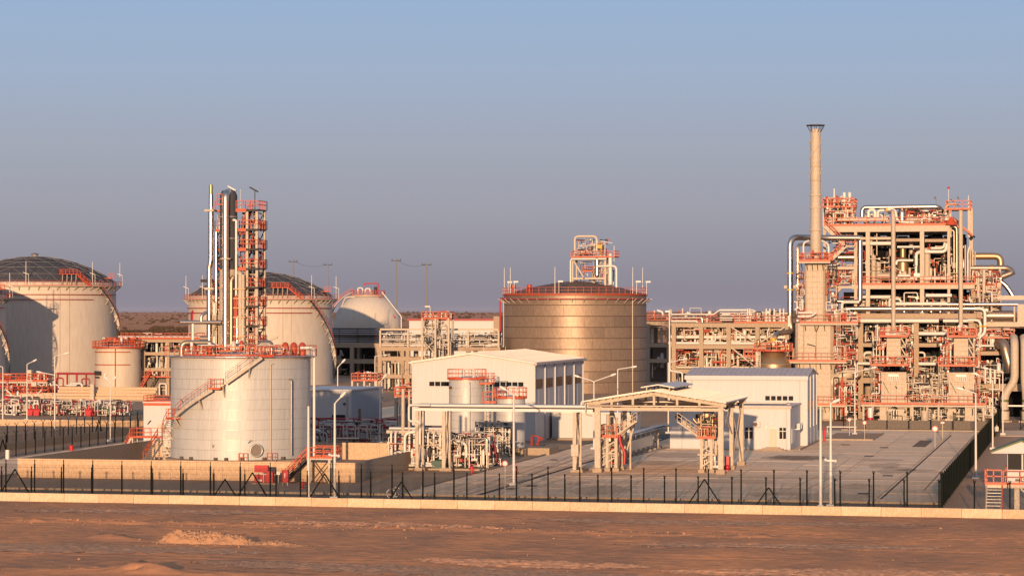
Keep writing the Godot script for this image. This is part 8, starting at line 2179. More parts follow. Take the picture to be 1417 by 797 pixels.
# ---------------------------------------------------------------- ducts at the right edge
func make_right_ducts() -> void:
	var z := -212.0
	var t := thing("bronze_duct", "bronze coloured duct arching out of the right end of the process structure", "duct", Vector3(35.83, 0, z))
	part(t, "duct", B.new().pipe([Vector3(31.25, 27.5, z), Vector3(36.79, 27.47, z), Vector3(36.79, 25.33, z)], 0.58, 16, 2.0), M.pipe_bronze)
	part(t, "flange", B.new().cyl(Vector3(36.79, 25.46, z), Vector3(36.79, 25.7, z), 0.72, 0.72, 14), M.pipe_bronze)
	var u := thing("steel_duct", "polished steel duct folding back on itself at the right edge, below the bronze arch", "duct", Vector3(37.57, 0, z))
	part(u, "arm", B.new().pipe([Vector3(31.94, 25.44, z + 2), Vector3(38.05, 25.42, z + 2), Vector3(38.88, 24.68, z + 2.4), Vector3(36.02, 23.6, z + 3)], 0.5, 16, 0.9), M.pipe_dull)
	part(u, "shoulder", B.new().pipe([Vector3(39, 24.93, z + 1), Vector3(36.61, 23.84, z + 0.4)], 0.55, 14), M.pipe_dull)
	part(u, "drop", B.new().pipe([Vector3(36.61, 23.35, z + 1), Vector3(37.81, 22.38, z + 1), Vector3(39, 20.43, z + 1)], 0.42, 14), M.pipe_metal)
	part(u, "band", B.new().cyl(Vector3(35.18, 25.43, z + 2), Vector3(35.54, 25.43, z + 2), 0.6, 0.6, 14), M.pipe_bronze)
	var f := thing("duct_frame", "cream beams and posts carrying the ducts at the right edge", "frame", Vector3(37.99, 0, z + 3))
	var fz := -207.0
	part(f, "block", B.new().span(Vector3(34.81, 21.87, fz), Vector3(36.95, 22.9, fz - 3)), M.cream_light)
	part(f, "beam", B.new().span(Vector3(36.36, 20.05, fz), Vector3(43.34, 20.78, fz - 1)), M.cream_light)
	part(f, "beam", B.new().span(Vector3(34.57, 15.58, fz), Vector3(43.34, 16.37, fz - 1)), M.cream_light)
	part(f, "beam", B.new().span(Vector3(33.26, 10.8, fz), Vector3(36.95, 11.46, fz - 1)), M.cream)
	part(f, "beam", B.new().span(Vector3(33.02, 4.8, fz), Vector3(43.34, 6.01, fz - 1)), M.cream)
	part(f, "beam", B.new().span(Vector3(32.31, 7.83, fz), Vector3(38.02, 8.07, fz - 0.4)), M.cream_light)
	part(f, "wall", B.new().span(Vector3(39.68, 16.31, fz - 0.2), Vector3(43.34, 19.33, fz - 1)), M.cream_light)
	part(f, "dark_backing", B.new().span(Vector3(32.91, 0, fz - 14), Vector3(45.7, 15.22, fz - 15)), M.gap_black)  # added black sheet, paints shade into the gaps between the ducts
	for q in [32.43, 33.26, 41.45]: part(f, "column", B.new().span(Vector3(q - 0.35, 0, fz - 0.2), Vector3(q + 0.35, 21.87, fz - 0.9)), M.cream)
	for q in [35.47, 39.2]: part(f, "hanger", B.new().span(Vector3(q - 0.12, 16.43, fz + 0.8), Vector3(q + 0.12, 18.97, fz + 0.6)), M.cream_light)
	part(f, "header", B.new().cyl(Vector3(27.52, 19.33, fz + 1.6), Vector3(39.73, 19.32, fz + 1.6), 0.3, 0.3, 12), M.pipe_metal)
	part(f, "muffler", B.new().lathe(Vector3.ZERO, [Vector2(0.4, 0), Vector2(0.9, 0.2), Vector2(0.9, 3.6), Vector2(0.5, 4.0), Vector2(0.02, 4.02)], 18), M.pipe_dull)
	var mf: MeshInstance3D = f.get_child(f.get_child_count() - 1)
	mf.position = Vector3(34.63, 17.4, fz + 0.2) - f.position
	mf.mesh = B.new().cyl(Vector3.ZERO, Vector3(0.4, 0, 0), 0.45, 0.9, 18).cyl(Vector3(0.4, 0, 0), Vector3(4.2, 0, 0), 0.9, 0.9, 18).cyl(Vector3(4.2, 0, 0), Vector3(4.5, 0, 0), 0.9, 0.5, 18).mesh()
	part(f, "loop_pipe", B.new().pipe([Vector3(27.4, 18.6, fz + 2), Vector3(34.41, 18.6, fz + 2), Vector3(34.41, 14.27, fz + 2), Vector3(32.75, 13.54, fz + 2)], 0.27, 10, 0.9), M.pipe_white)
	part(f, "loop_pipe", B.new().pipe([Vector3(31.56, 16.67, fz + 2.2), Vector3(33.7, 16.67, fz + 2.2), Vector3(33.7, 14.39, fz + 2.2), Vector3(32.75, 13.9, fz + 2.2)], 0.23, 10, 0.9), M.pipe_white)
	for q in [33.66, 34.43]: part(f, "flange", B.new().cyl(Vector3(q, 15.53, fz + 2.1), Vector3(q, 15.77, fz + 2.1), 0.38, 0.38, 12), M.yellow)
	for q in [34.37, 35.2, 35.92]: part(f, "riser", B.new().pipe([Vector3(q, 6.05, fz), Vector3(q, 7.86 + rng.randf(), fz)], 0.2, 8), M.pipe_white)
	part(f, "pipe", B.new().cyl(Vector3(32.95, 12.38, fz + 0.6), Vector3(36.86, 12.38, fz + 0.6), 0.2, 0.2, 8), M.pipe_white)
	for m in [M.pipe_white, M.cream_light, M.dark_steel, M.orange_dark]:
		tangle(f, 32.67, 39.08, 11.71, 15.22, fz - 3, fz + 0.3, 30, m, 0.08)
		tangle(f, 32.19, 36.95, 17.03, 25.02, fz - 3, fz + 0.6, 44, m, 0.09)
		tangle(f, 32.67, 36.71, 0.3, 9.77, fz - 3, fz + 0.6, 30, m, 0.08)
	clutter(f, 33.26, 39.08, 11.46 + 0.2, 15.22, fz - 3, fz - 0.2, 40, [M.pipe_white, M.cream_light, M.dark_steel, M.pipe_dull, M.orange_dark], 0.24)
	clutter(f, 33.26, 38.61, 6.14, 10.37, fz - 4, fz - 0.2, 24, [M.pipe_white, M.cream_light, M.dark_steel], 0.2)
	clutter(f, 32.07, 36.71, 21.15, 24.78, fz - 3, fz - 0.2, 44, [M.pipe_white, M.cream_light, M.orange_dark, M.pipe_cream, M.pipe_dull], 0.22)
	clutter(f, 32.67, 36.24, 17.52, 21.15, fz - 3, fz + 0.6, 26, [M.pipe_white, M.cream_light, M.dark_steel, M.pipe_cream], 0.22)
	clutter(f, 32.67, 36.24, 0.2, 5.0, fz - 3, fz + 1.0, 26, [M.pipe_white, M.cream_light, M.dark_steel, M.pipe_cream], 0.22)
	deck(f, 32.95, 39.11, 13.65, fz + 0.2, fz - 2, true, null, 1.3, 0.1)
	part(f, "column", B.new().span(Vector3(33.11, 20.41, fz + 1), Vector3(33.46, 22.7, fz + 0.6)), M.cream_light)
	part(f, "column", B.new().span(Vector3(34.06, 21.13, fz + 1), Vector3(34.41, 24.99, fz + 0.6)), M.cream_light)
	# dark elbow and two pale inlet ducts nearest the picture edge
	var g := thing("dark_elbow_duct", "dark polished elbow duct leaning down beside the two pale inlet ducts", "duct", Vector3(37.79, 0, -203))
	part(g, "elbow", B.new().pipe([Vector3(36.73, 12.73, -205), Vector3(37.55, 12.97, -203), Vector3(38.02, 10.82, -202.5), Vector3(38.84, 8.07, -202.5)], 0.85, 18, 1.6), M.pipe_dull)
	for k in 2:
		var x0 := [39.45, 41.07]
		var x1 := [37.82, 41.3]
		var h := thing("inlet_duct", ["pale cream inlet duct jogging down to the left near the right picture edge", "pale cream inlet duct cut by the right picture edge"][k], "duct", Vector3(x1[k], 0, -198), "pale inlet ducts at the right edge")
		part(h, "duct", B.new().pipe([Vector3(x0[k] - 0.2, 13.39 + 0.4, -200), Vector3(x0[k], 13.04, -198), Vector3(x0[k], 6.66, -198), Vector3(x1[k], 4.63, -198), Vector3(x1[k], 1.56, -198)], 0.66, 18, 1.2), M.cream_light)
		part(h, "band", B.new().cyl(Vector3(x1[k], 3.33, -198), Vector3(x1[k], 3.69, -198), 0.7, 0.7, 18), M.green_roof)
		part(h, "collar", B.new().cyl(Vector3(x1[k], 1.8, -198), Vector3(x1[k], 2.03, -198), 0.8, 0.8, 16), M.black)
		part(h, "base", B.new().cyl(Vector3(x1[k], 0.38, -198), Vector3(x1[k], 1.8, -198), 0.75, 0.8, 16), M.cream_light)
		part(h, "plinth", B.new().box(Vector3(x1[k], 0.15, -198), Vector3(2.4, 0.3, 2.4)), M.concrete)
	part(g, "guard_rail", B.new().span(Vector3(38.32, 2.61, -197), Vector3(43.52, 2.84, -197.2)), M.frame_white)


# ---------------------------------------------------------------- hut, signs, hydrants, person
func sign_disc(label: String, p: Vector3, h: float, r: float) -> void:
	var t := thing("road_sign", label, "sign", p)
	part(t, "post", B.new().cyl(p, p + Vector3(0, h, 0), 0.045, 0.045, 8), M.galv)
	part(t, "disc", B.new().cyl(p + Vector3(0, h - r, 0.05), p + Vector3(0, h - r, 0.08), r, r, 20), M.red)
	part(t, "face", B.new().cyl(p + Vector3(0, h - r, 0.081), p + Vector3(0, h - r, 0.09), r * 0.72, r * 0.72, 20), M.frame_white)

func hydrant(label: String, p: Vector3, h: float) -> void:
	var t := thing("fire_hydrant", label, "hydrant", p)
	part(t, "barrel", B.new().lathe(p, [Vector2(0.22, 0), Vector2(0.22, 0.1), Vector2(0.14, 0.12), Vector2(0.14, h * 0.7), Vector2(0.2, h * 0.72), Vector2(0.2, h * 0.85), Vector2(0.08, h * 0.95), Vector2(0.01, h)], 12), M.red)
	part(t, "outlet", B.new().cyl(p + Vector3(-0.3, h * 0.62, 0), p + Vector3(0.3, h * 0.62, 0), 0.09, 0.09, 8), M.red)
	part(t, "wheel", B.new().torus(p + Vector3(0, h + 0.05, 0.1), Vector3(0, 0, 1), 0.17, 0.035, 12, 6), M.red)

func make_small_things() -> void:
	# raised gate hut at the right edge
	var z := -4.0
	var xa := 42.15
	var xb := 44.04
	var xe := xa + 9.0
	var yp := 2.73
	var t := thing("raised_hut", "white hut with a green gabled roof on a raised orange railed deck, bottom right corner", "hut", Vector3(xa, 0, z))
	part(t, "deck", B.new().span(Vector3(xa, yp - 0.35, z), Vector3(xe, yp, z - 4.5)), M.cream_light)
	part(t, "deck_edge", B.new().span(Vector3(xa, yp - 0.05, z + 0.003), Vector3(xe, yp + 0.14, z + 0.06)), M.orange)
	part(t, "railing", B.new().rail([Vector3(xa, yp, z - 4.5), Vector3(xa, yp, z), Vector3(xa + 1.45, yp, z)], 1.25, 0.75, 0.1), M.orange)
	part(t, "railing", B.new().rail([Vector3(xa + 1.6, yp, z), Vector3(xe, yp, z)], 1.2, 1.35, 0.07), M.orange)
	part(t, "gate", B.new().rail([Vector3(xa + 1.75, yp, z - 1.2), Vector3(xb - 0.1, yp + 0.5, z - 1.2)], 1.2, 0.5, 0.08, false), M.orange)
	part(t, "stair", B.new().stair(Vector3(xa + 0.75, 0.0, z + 2.4), Vector3(xa + 0.75, yp - 0.1, z - 0.2), 1.35, 0.24), M.galv)
	part(t, "stair_rail", B.new().beam(Vector3(xa + 0.15, 0.0, z + 2.3), Vector3(xa + 0.15, yp, z - 0.1), 0.1, 0.1), M.cream_light)
	part(t, "stair_rail", B.new().beam(Vector3(xa + 1.5, 0.0, z + 2.3), Vector3(xa + 1.5, yp, z - 0.1), 0.1, 0.1), M.orange)
	for x in [xa + 2.75, xa + 6.2]:
		part(t, "leg", B.new().span(Vector3(x - 0.22, 0, z - 0.1), Vector3(x + 0.22, yp - 0.35, z - 0.5)), M.cream_light)
		part(t, "leg", B.new().span(Vector3(x - 0.15, 0, z - 3.9), Vector3(x + 0.15, yp - 0.35, z - 4.2)), M.cream_light)
	xbrace(t, Vector3(xa + 3.1, 0.1, z - 0.2), Vector3(xa + 5.9, yp - 0.4, z - 0.2), 0.16, M.cream_light)
	part(t, "knee_post", B.new().beam(Vector3(xa + 3.5, 0.6, z - 0.6), Vector3(xa + 3.5, yp - 0.6, z - 0.6), 0.2, 0.2), M.cream_light)
	part(t, "cabin_wall", B.new().span(Vector3(xb, yp, z - 1.3), Vector3(xe - 0.3, 5.63, z - 4.3)), M.white_paint)
	for q in [[xb + 0.05, xb + 1.25], [xb + 1.4, xb + 2.9], [xb + 3.0, xb + 4.5]]: part(t, "window", B.new().span(Vector3(q[0], 3.96, z - 1.299), Vector3(q[1], 5.47, z - 1.25)), M.window_dark)
	part(t, "hatch", B.new().span(Vector3(xb + 0.7, yp + 0.2, z - 1.299), Vector3(xb + 1.15, yp + 0.4, z - 1.24)), M.black)
	var ge := 42.69
	var gm := 45.3
	var ye := 5.6
	var yg := 6.47
	part(t, "gable", B.new().hexa([Vector3(ge, ye - 0.05, z - 0.35), Vector3(gm * 2 - ge, ye - 0.05, z - 0.35), Vector3(gm * 2 - ge, ye - 0.05, z - 0.5), Vector3(ge, ye - 0.05, z - 0.5), Vector3(gm - 0.05, yg, z - 0.35), Vector3(gm + 0.05, yg, z - 0.35), Vector3(gm + 0.05, yg, z - 0.5), Vector3(gm - 0.05, yg, z - 0.5)]), M.white_paint)
	for s in [-1, 1]:
		var e := ge - 0.1 if s < 0 else gm * 2 - ge + 0.1
		var p := [Vector3(e, ye, z - 0.25), Vector3(gm, yg + 0.18, z - 0.25), Vector3(gm, yg + 0.18, z - 4.8), Vector3(e, ye, z - 4.8)]
		if s > 0: p = [p[1], p[0], p[3], p[2]]
		part(t, "roof", B.new().plate(p, 0.14), M.green_roof)
	part(t, "soffit", B.new().span(Vector3(ge, ye - 0.16, z - 0.3), Vector3(gm * 2 - ge, ye - 0.055, z - 4.7)), M.white_paint)
	var tm := TextMesh.new()
	tm.text = "GA"
	var sf := SystemFont.new()
	sf.font_names = PackedStringArray(["Droid Sans"])
	sf.font_weight = 700
	tm.font = sf
	tm.font_size = 48
	tm.pixel_size = 0.0155
	tm.depth = 0.02
	var tx := MeshInstance3D.new()
	tx.mesh = tm
	tx.material_override = M.black
	tx.name = "lettering"
	t.add_child(tx)
	tx.position = Vector3(xb + 1.62, yp + 0.38, z - 1.27) - t.position
	# red fire equipment in front of the bund
	var fz := -29.0
	var c := thing("fire_cabinet", "large red fire equipment board in two halves on a pale post, before the bund wall", "cabinet", Vector3(-33.76, 0, fz))
	part(c, "upper_case", B.new().span(Vector3(-34.52, 1.18, fz), Vector3(-33.04, 1.9, fz - 0.5)), M.red)
	part(c, "lower_case", B.new().span(Vector3(-34.52, 0.12, fz), Vector3(-33.04, 0.91, fz - 0.5)), M.red)
	part(c, "label_plate", B.new().span(Vector3(-34.24, 0.26, fz + 0.003), Vector3(-33.64, 0.42, fz + 0.02)), M.frame_white)
	part(c, "cross_bar", B.new().span(Vector3(-34.6, 0.96, fz + 0.1), Vector3(-32.96, 1.06, fz + 0.05)), M.cream_light)
	part(c, "post", B.new().span(Vector3(-33.44, 0, fz + 0.25), Vector3(-33.36, 1.1, fz + 0.15)), M.cream_light)
	part(c, "pad", B.new().span(Vector3(-34.64, 0, fz + 0.8), Vector3(-31.93, 0.1, fz - 0.8)), M.concrete)
	var d := thing("hose_reel_drum", "red rounded hose drum right beside the large red fire board", "drum", Vector3(-32.73, 0, fz))
	part(d, "drum", B.new().cyl(d.position + Vector3(0, 1.0, 0.3), d.position + Vector3(0, 1.0, -0.3), 0.36, 0.36, 16).span(d.position + Vector3(-0.35, 0.12, 0.25), d.position + Vector3(0.35, 1.0, -0.25)), M.red)
	part(d, "label_plate", B.new().box(d.position + Vector3(0, 0.75, 0.27), Vector3(0.4, 0.1, 0.02)), M.frame_white)
	var e := thing("fire_box", "tall narrow red fire box with a white emblem, under the orange stile stair", "cabinet", Vector3(-30.45, 0, -27))
	part(e, "case", B.new().box(e.position + Vector3(0, 0.95, 0), Vector3(0.68, 1.3, 0.45)), M.red)
	part(e, "emblem", B.new().box(e.position + Vector3(0.02, 0.95, 0.235), Vector3(0.1, 0.3, 0.02)).box(e.position + Vector3(0.02, 1.2, 0.235), Vector3(0.16, 0.08, 0.02)), M.frame_white)
	part(e, "leg", B.new().box(e.position + Vector3(-0.25, 0.15, 0), Vector3(0.08, 0.3, 0.3)).box(e.position + Vector3(0.25, 0.15, 0), Vector3(0.08, 0.3, 0.3)), M.galv)
	var w := thing("notice_board", "small white notice on a post, left of the tall narrow red fire box", "sign", Vector3(-31.53, 0, -28))
	part(w, "post", B.new().cyl(w.position, w.position + Vector3(0, 1.3, 0), 0.04, 0.04, 6), M.galv)
	part(w, "plate", B.new().box(w.position + Vector3(0, 1.2, 0.06), Vector3(0.4, 0.35, 0.03)), M.frame_white)
	hydrant("small red hydrant with a white cap, low behind the two white poles before the bund", Vector3(-27.23, 0, -22.61), 0.75)
	hydrant("tall dark red hydrant right behind the lamp post beside the road", Vector3(-7.86, 0, -36.02), 1.75)
	hydrant("bright red hydrant at the corner of the white control building", Vector3(15.48, 0, -126.96), 1.95)
	hydrant("tiny red hydrant before the dark low wall, below the left furnace", Vector3(21.46, 0, -173.44), 0.75)
	hydrant("red hydrant beside the two red drums at the manifold", Vector3(-15.5, 0, -47.75), 1.0)
	for q in [["upper square red drum stacked beside the manifold", 0.9], ["lower square red drum, beneath the other at the manifold", 0.0]]:
		var p := Vector3(-18.99, q[1] + (0.0 if q[1] < 0.5 else 0.3), -60)
		solo("red_drum", B.new().lathe(p, [Vector2(0.02, 0), Vector2(0.42, 0.02), Vector2(0.42, 0.75 if q[1] < 0.5 else 0.95), Vector2(0.3, 0.8 if q[1] < 0.5 else 1.0), Vector2(0.02, 0.82 if q[1] < 0.5 else 1.02)], 14), M.red, q[0], "drum")
	var bx := B.new()
	bx.span(Vector3(-18.99 - 0.3, 0.81, -59.7), Vector3(-18.99 + 0.3, 1.2, -60.3))
	solo("drum_stand", bx, M.galv, "short grey stand between the two stacked red drums", "stand")
	var rc := Vector3(17.85, 0, -175.18)
	var r := thing("foam_tank", "red foam tank with a white upper half standing before the left furnace", "tank", rc)
	part(r, "lower_body", B.new().lathe(rc, [Vector2(0.5, 0.25), Vector2(0.5, 1.5)], 16).span(rc + Vector3(-0.6, 0, 0.4), rc + Vector3(0.6, 0.25, -0.4)), M.red)
	part(r, "upper_body", B.new().lathe(rc, [Vector2(0.44, 1.5), Vector2(0.44, 3.0), Vector2(0.02, 3.15)], 16), M.pipe_white)
	var rr := thing("fire_extinguisher_rack", "red fire extinguisher cabinet at the canopy's right rear posts", "cabinet", Vector3(11.17, 0, -60))
	part(rr, "case", B.new().box(rr.position + Vector3(0.1, 1.2, 0), Vector3(0.5, 1.1, 0.45)), M.red)
	part(rr, "lower_case", B.new().box(rr.position + Vector3(-0.05, 0.35, 0.3), Vector3(0.7, 0.6, 0.45)).ball(rr.position + Vector3(0.2, 0.5, 0.5), 0.3, 10), M.red)
	sign_disc("round red and white road sign beside the lamp post, behind the wire fences", Vector3(-3.44, 0, -11.61), 3.81, 0.3)
	sign_disc("round red and white road sign on the apron before the right furnace", Vector3(31.43, 0, -113.38), 3.05, 0.42)
	sign_disc("round road sign at the island below the block tower, with a white backplate", Vector3(20.43, 0, -134.2), 2.75, 0.3)
	sign_disc("round white road sign on the left end of the island, near the tall lamp", Vector3(17.4, 0, -144.19), 2.72, 0.28)
	sign_disc("round road sign standing by the metering skid at the road's left kerb", Vector3(-15.78, 0, -56.96), 2.06, 0.25)
	var g := thing("signal_post", "rectangular sign on a yellowish post, last before the kerb on the apron", "sign", Vector3(31.14, 0, -136.63))
	part(g, "post", B.new().cyl(g.position, g.position + Vector3(0, 2.6, 0), 0.08, 0.08, 8), M.cream_light)
	part(g, "plate", B.new().box(g.position + Vector3(0, 2.75, 0), Vector3(0.62, 0.5, 0.06)), M.window_brown)
	part(g, "face", B.new().box(g.position + Vector3(0, 2.45, 0.05), Vector3(0.5, 0.22, 0.03)), M.frame_white)
	var br := thing("barrier_rail", "low white barrier rail across the planting island by the control building", "barrier", Vector3(15.45, 0, -152.74))
	part(br, "rail", B.new().box(br.position + Vector3(0, 1.0, 0), Vector3(4.4, 0.12, 0.08)), M.frame_white)
	for q in [-2.1, 2.1]: part(br, "post", B.new().box(br.position + Vector3(q, 0.5, 0), Vector3(0.1, 1.0, 0.1)), M.cream_light)
	for q in [[Vector3(-14.61, 0, -11.01), 0.42, "nearer left wire coil lying against the fence before the bund corner"], [Vector3(-14.65, 0, -12.98), 0.45, "right wire coil lying against the fence before the bund corner"]]:
		solo("wire_coil", B.new().torus(q[0] + Vector3(0, 0.5, 0), Vector3(0.2, 0.1, 1).normalized(), q[1], 0.07, 20, 6), M.galv, q[2], "coil")
	var bn := Vector3(-77.68, 0, -63.41)
	solo("white_post", B.new().box(bn + Vector3(0, 0.6, 0), Vector3(0.4, 1.2, 0.4)), M.frame_white, "short white marker block by the fence at the far left of the road", "marker")
	var rb := Vector3(-77.67, 0, -83.32)
	solo("red_bucket", B.new().lathe(rb, [Vector2(0.3, 0), Vector2(0.36, 0.7), Vector2(0.3, 0.75), Vector2(0.02, 0.78)], 12), M.red, "red bucket on the pale road left of the bund", "bucket")
	make_person()

# one continuous body: capsules joined with a smooth minimum and meshed as surface nets
func make_person() -> void:
	var p := Vector3(38.22, 0, -148.9)
	var t := thing("person", "person in a white coat and dark trousers standing behind the green screen fence", "person", p)
	var bones := [[Vector3(0, 0.95, 0), Vector3(0, 1.38, 0.02), 0.15, 0.17], [Vector3(0, 1.4, 0.02), Vector3(0, 1.54, 0.0), 0.07, 0.06], [Vector3(0, 1.6, 0.02), Vector3(0, 1.68, 0.0), 0.085, 0.095]]
	for s in [-1, 1]:
		bones.append([Vector3(s * 0.09, 0.93, 0), Vector3(s * 0.1, 0.5, 0.03), 0.1, 0.065])
		bones.append([Vector3(s * 0.1, 0.5, 0.03), Vector3(s * 0.11, 0.09, -0.02), 0.062, 0.045])
		bones.append([Vector3(s * 0.11, 0.05, -0.03), Vector3(s * 0.13, 0.04, 0.16), 0.05, 0.04])
		bones.append([Vector3(s * 0.18, 1.4, 0), Vector3(s * 0.25, 1.12, -0.02), 0.065, 0.05])
		bones.append([Vector3(s * 0.25, 1.12, -0.02), Vector3(s * 0.24, 0.86, 0.08), 0.047, 0.036])
		for f in 4: bones.append([Vector3(s * (0.225 + f * 0.012), 0.83, 0.085 + f * 0.004), Vector3(s * (0.222 + f * 0.012), 0.745 - (0.01 if f in [1, 2] else 0.0), 0.105), 0.011, 0.009])
		bones.append([Vector3(s * 0.22, 0.82, 0.1), Vector3(s * 0.205, 0.775, 0.13), 0.011, 0.009])
	bones.append([Vector3(0, 1.63, 0.1), Vector3(0, 1.615, 0.115), 0.014, 0.016])
	var q := 0.03
	var n := Vector3i(26, 62, 16)
	var o := Vector3(-0.39, -0.04, -0.2)
	var val := PackedFloat32Array()
	val.resize(n.x * n.y * n.z)
	for i in val.size():
		var c := o + Vector3(i % n.x, (i / n.x) % n.y, i / (n.x * n.y)) * q
		var d := 9.0
		for b in bones:
			var ab: Vector3 = b[1] - b[0]
			var f := clampf((c - b[0]).dot(ab) / ab.length_squared(), 0, 1)
			var e: float = c.distance_to(b[0] + ab * f) - lerpf(b[2], b[3], f)
			var h := clampf(0.5 + 0.5 * (d - e) / 0.03, 0, 1)
			d = lerpf(d, e, h) - 0.03 * h * (1.0 - h)
		val[i] = d
	var verts := {}
	var coat := B.new()
	var legs := B.new()
	var head := B.new()
	var at := func(x: int, y: int, z: int) -> int: return x + n.x * (y + n.y * z)
	for z in n.z - 1:
		for y in n.y - 1:
			for x in n.x - 1:
				var s := Vector3.ZERO
				var m := 0
				for e in [[0, 0, 0, 1, 0, 0], [0, 1, 0, 1, 1, 0], [0, 0, 1, 1, 0, 1], [0, 1, 1, 1, 1, 1], [0, 0, 0, 0, 1, 0], [1, 0, 0, 1, 1, 0], [0, 0, 1, 0, 1, 1], [1, 0, 1, 1, 1, 1], [0, 0, 0, 0, 0, 1], [1, 0, 0, 1, 0, 1], [0, 1, 0, 0, 1, 1], [1, 1, 0, 1, 1, 1]]:
					var a: float = val[at.call(x + e[0], y + e[1], z + e[2])]
					var b: float = val[at.call(x + e[3], y + e[4], z + e[5])]
					if (a < 0) != (b < 0):
						s += Vector3(x + e[0], y + e[1], z + e[2]).lerp(Vector3(x + e[3], y + e[4], z + e[5]), a / (a - b)); m += 1
				if m: verts[Vector3i(x, y, z)] = p + o + s / m * q
	for z in range(1, n.z - 1):
		for y in range(1, n.y - 1):
			for x in range(1, n.x - 1):
				var a: float = val[at.call(x, y, z)]
				for k in 3:
					var g := Vector3i(1 if k == 0 else 0, 1 if k == 1 else 0, 1 if k == 2 else 0)
					var b: float = val[at.call(x + g.x, y + g.y, z + g.z)]
					if (a < 0) == (b < 0): continue
					var u := Vector3i(g.z, g.x, g.y)
					var w := Vector3i(g.y, g.z, g.x)
					var c := Vector3i(x, y, z)
					var f := [verts[c - u - w], verts[c - w], verts[c], verts[c - u]]
					if a >= 0: f.reverse()
					var hy := (y + 0.5) * q - 0.04
					var into := head if hy > 1.5 or (hy < 0.86 and absf(o.x + x * q) > 0.19) else (coat if hy > 0.78 else legs)
					into.quad(f[0], f[1], f[2], f[3])
	# one body mesh with a surface for each cloth and the skin
	var mesh := ArrayMesh.new()
	for pr in [[coat, M.cloth_white], [legs, M.cloth_dark], [head, M.skin]]:
		var bb: B = pr[0]
		for k in bb.v.size(): bb.v[k] -= p
		var arr := []
		arr.resize(Mesh.ARRAY_MAX)
		arr[Mesh.ARRAY_VERTEX] = bb.v; arr[Mesh.ARRAY_NORMAL] = bb.n; arr[Mesh.ARRAY_INDEX] = bb.i
		mesh.add_surface_from_arrays(Mesh.PRIMITIVE_TRIANGLES, arr)
		mesh.surface_set_material(mesh.get_surface_count() - 1, pr[1])
	var mi := MeshInstance3D.new()
	mi.name = "body"
	mi.mesh = mesh
	t.add_child(mi)
	part(t, "hair", B.new().ball(p + Vector3(0, 1.69, -0.02), 0.108, 12, -0.3), M.black)

# ---------------------------------------------------------------- lamp posts and poles
func lamp(label: String, p: Vector3, h: float, arms: Array, r := 0.12, cross := 0.0) -> void:
	var t := thing("lamp_post", label, "lamp post", p, "white lamp posts")
	part(t, "base", B.new().box(p + Vector3(0, 0.15, 0), Vector3(0.75, 0.3, 0.75)), M.white_paint)
	part(t, "pole", B.new().cyl(p + Vector3(0, 0.3, 0), p + Vector3(0, h, 0), r, r * 0.62, 10), M.steel_white)
	for a in arms:
		var y: float = h if a.size() < 3 else a[2]
		var e := p + Vector3(a[0], y + a[1], 0)
		part(t, "arm", B.new().pipe([p + Vector3(0, y - 0.5, 0), p + Vector3(0, y, 0), e], 0.065, 8, 0.3), M.steel_white)
		var dir := Vector3(a[0], a[1], 0).normalized()
		var hd := B.new()
		hd.rings([e - dir * 0.12, e + dir * 0.1, e + dir * 0.55, e + dir * 0.7], [0.06, 0.16, 0.15, 0.05], 8)
		part(t, "lamp_head", hd, M.lamp_glass)
	if cross > 0.0: part(t, "crosspiece", B.new().box(p + Vector3(0, cross, 0.1), Vector3(1.1, 0.14, 0.3)).ball(p + Vector3(-0.45, cross + 0.05, 0.2), 0.17, 8).ball(p + Vector3(0.45, cross - 0.05, 0.2), 0.17, 8), M.steel_white)

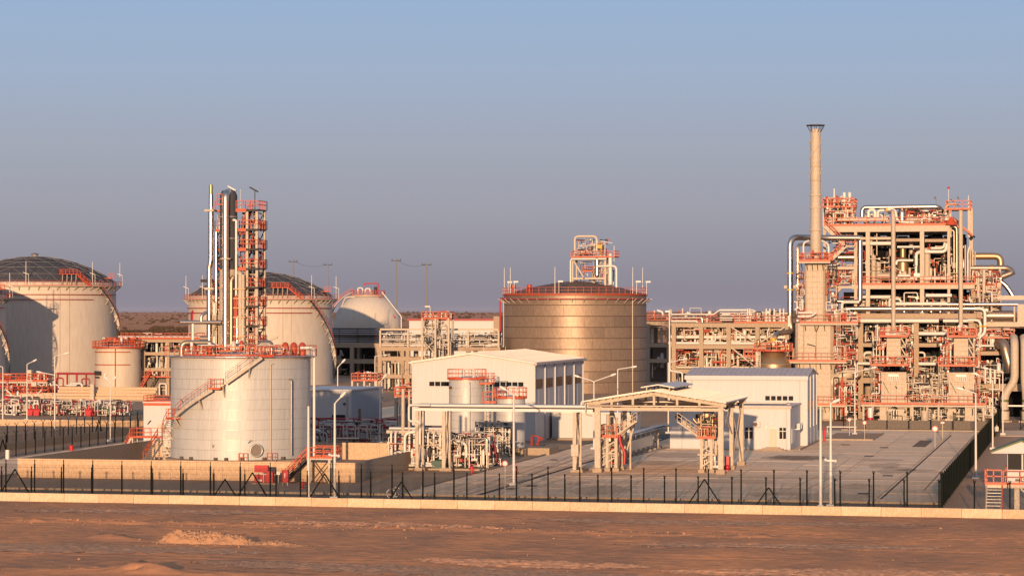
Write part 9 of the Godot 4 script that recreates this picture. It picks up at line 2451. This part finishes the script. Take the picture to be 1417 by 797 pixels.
func make_lamps() -> void:
	lamp("white lamp post at the extreme left edge, its lamp out of the picture", Vector3(-123.66, 0, -164.81), 8.94, [[-1.0, 0.3]])
	lamp("white lamp post second from the left edge, single arm leaning right", Vector3(-120.9, 0, -168.3), 9.36, [[1.1, 0.5]])
	lamp("white lamp post on the left with a second lower arm to the left", Vector3(-90.86, 0, -109.02), 11.8, [[1.5, 0.35], [-2.1, 0.35, 9.15]])
	lamp("white lamp post with two short raised lamps, in front of the small beige tank", Vector3(-81.72, 0, -106.99), 8.25, [[-0.45, 0.4], [0.45, 0.4]], 0.1)
	lamp("white lamp post right of the near tank, with a crosspiece halfway up", Vector3(-19.65, 0, -8.9), 9.24, [[0.62, 0.62]], 0.15, 4.24)
	lamp("small hooked lamp on the orange stile landing, leaning left", Vector3(-37.9, 0, -66.29), 3.46, [[-0.8, 0.25]], 0.08)
	lamp("white lamp post beside the grey pump house, its lamp leaning right", Vector3(-44.03, 0, -111.5), 8.35, [[0.5, 0.6]])
	lamp("thin lamp post with a long level arm to the right, under the cream rack", Vector3(-97.06, -0, -295.88), 8.62, [[2.0, 0.2]])
	var roof := Vector3(-57.5, 0, -136.24)
	lamp("lamp post seen above the pump house roof, its round lamp leaning right", roof, 9.86, [[0.7, 0.7]])
	lamp("white lamp post by the road, left of the canopy, its arm pointing left", Vector3(-7.1, 0, -31.6), 9.45, [[-0.9, 0.5]], 0.15)
	lamp("lamp post with two long arms spread like a shallow V, left of the canopy roof", Vector3(-12.13, -0, -101.72), 8.91, [[-2.0, 0.6], [2.3, 0.8]])
	lamp("lamp post with one long arm to the right, in front of the bare steel tank", Vector3(-12.42, 0, -120.65), 10.1, [[2.0, 0.3]])
	lamp("lamp post with one long arm, at the left end of the tall cream rack", Vector3(-9.63, 0, -147.07), 10.5, [[2.2, 0.5]])
	lamp("white lamp post with a crosspiece and a flat lamp, before the block tower", Vector3(27.9, 0, -9.44), 9.6, [[0.25, 0.1]], 0.15, 4.33)
	lamp("lamp post with a long arm to the right, on the planting island", Vector3(17.78, 0, -148.72), 9.21, [[2.5, 0.6]])
	lamp("tall white lamp post beside the green screen fence, arm to the left", Vector3(39.23, -0, -53.86), 9.23, [[-1.4, 0.4]], 0.14)
	lamp("lamp post behind the green gabled hut, nearer of the two with arms to the left", Vector3(38.92, -0, -113.27), 9.09, [[-1.9, 0.7]])
	lamp("lamp post near the inlet ducts, farther of the two with arms to the left", Vector3(38.95, 0, -153.51), 9.32, [[-2.2, 0.4]])
	for q in [[Vector3(-21.84, 0, -7.44), 9, "plain white pole in front of the near tank, beside the lamp post with a crosspiece"], [Vector3(27.08, 0, -8.37), 9.37, "plain white pole standing left of the lamp post with a flat lamp"]]:
		var t := thing("lightning_pole", q[2], "pole", q[0])
		part(t, "base", B.new().box(q[0] + Vector3(0, 0.15, 0), Vector3(0.5, 0.3, 0.5)), M.white_paint)
		part(t, "pole", B.new().cyl(q[0] + Vector3(0, 0.3, 0), q[0] + Vector3(0, q[1], 0), 0.15, 0.1, 10), M.steel_white)
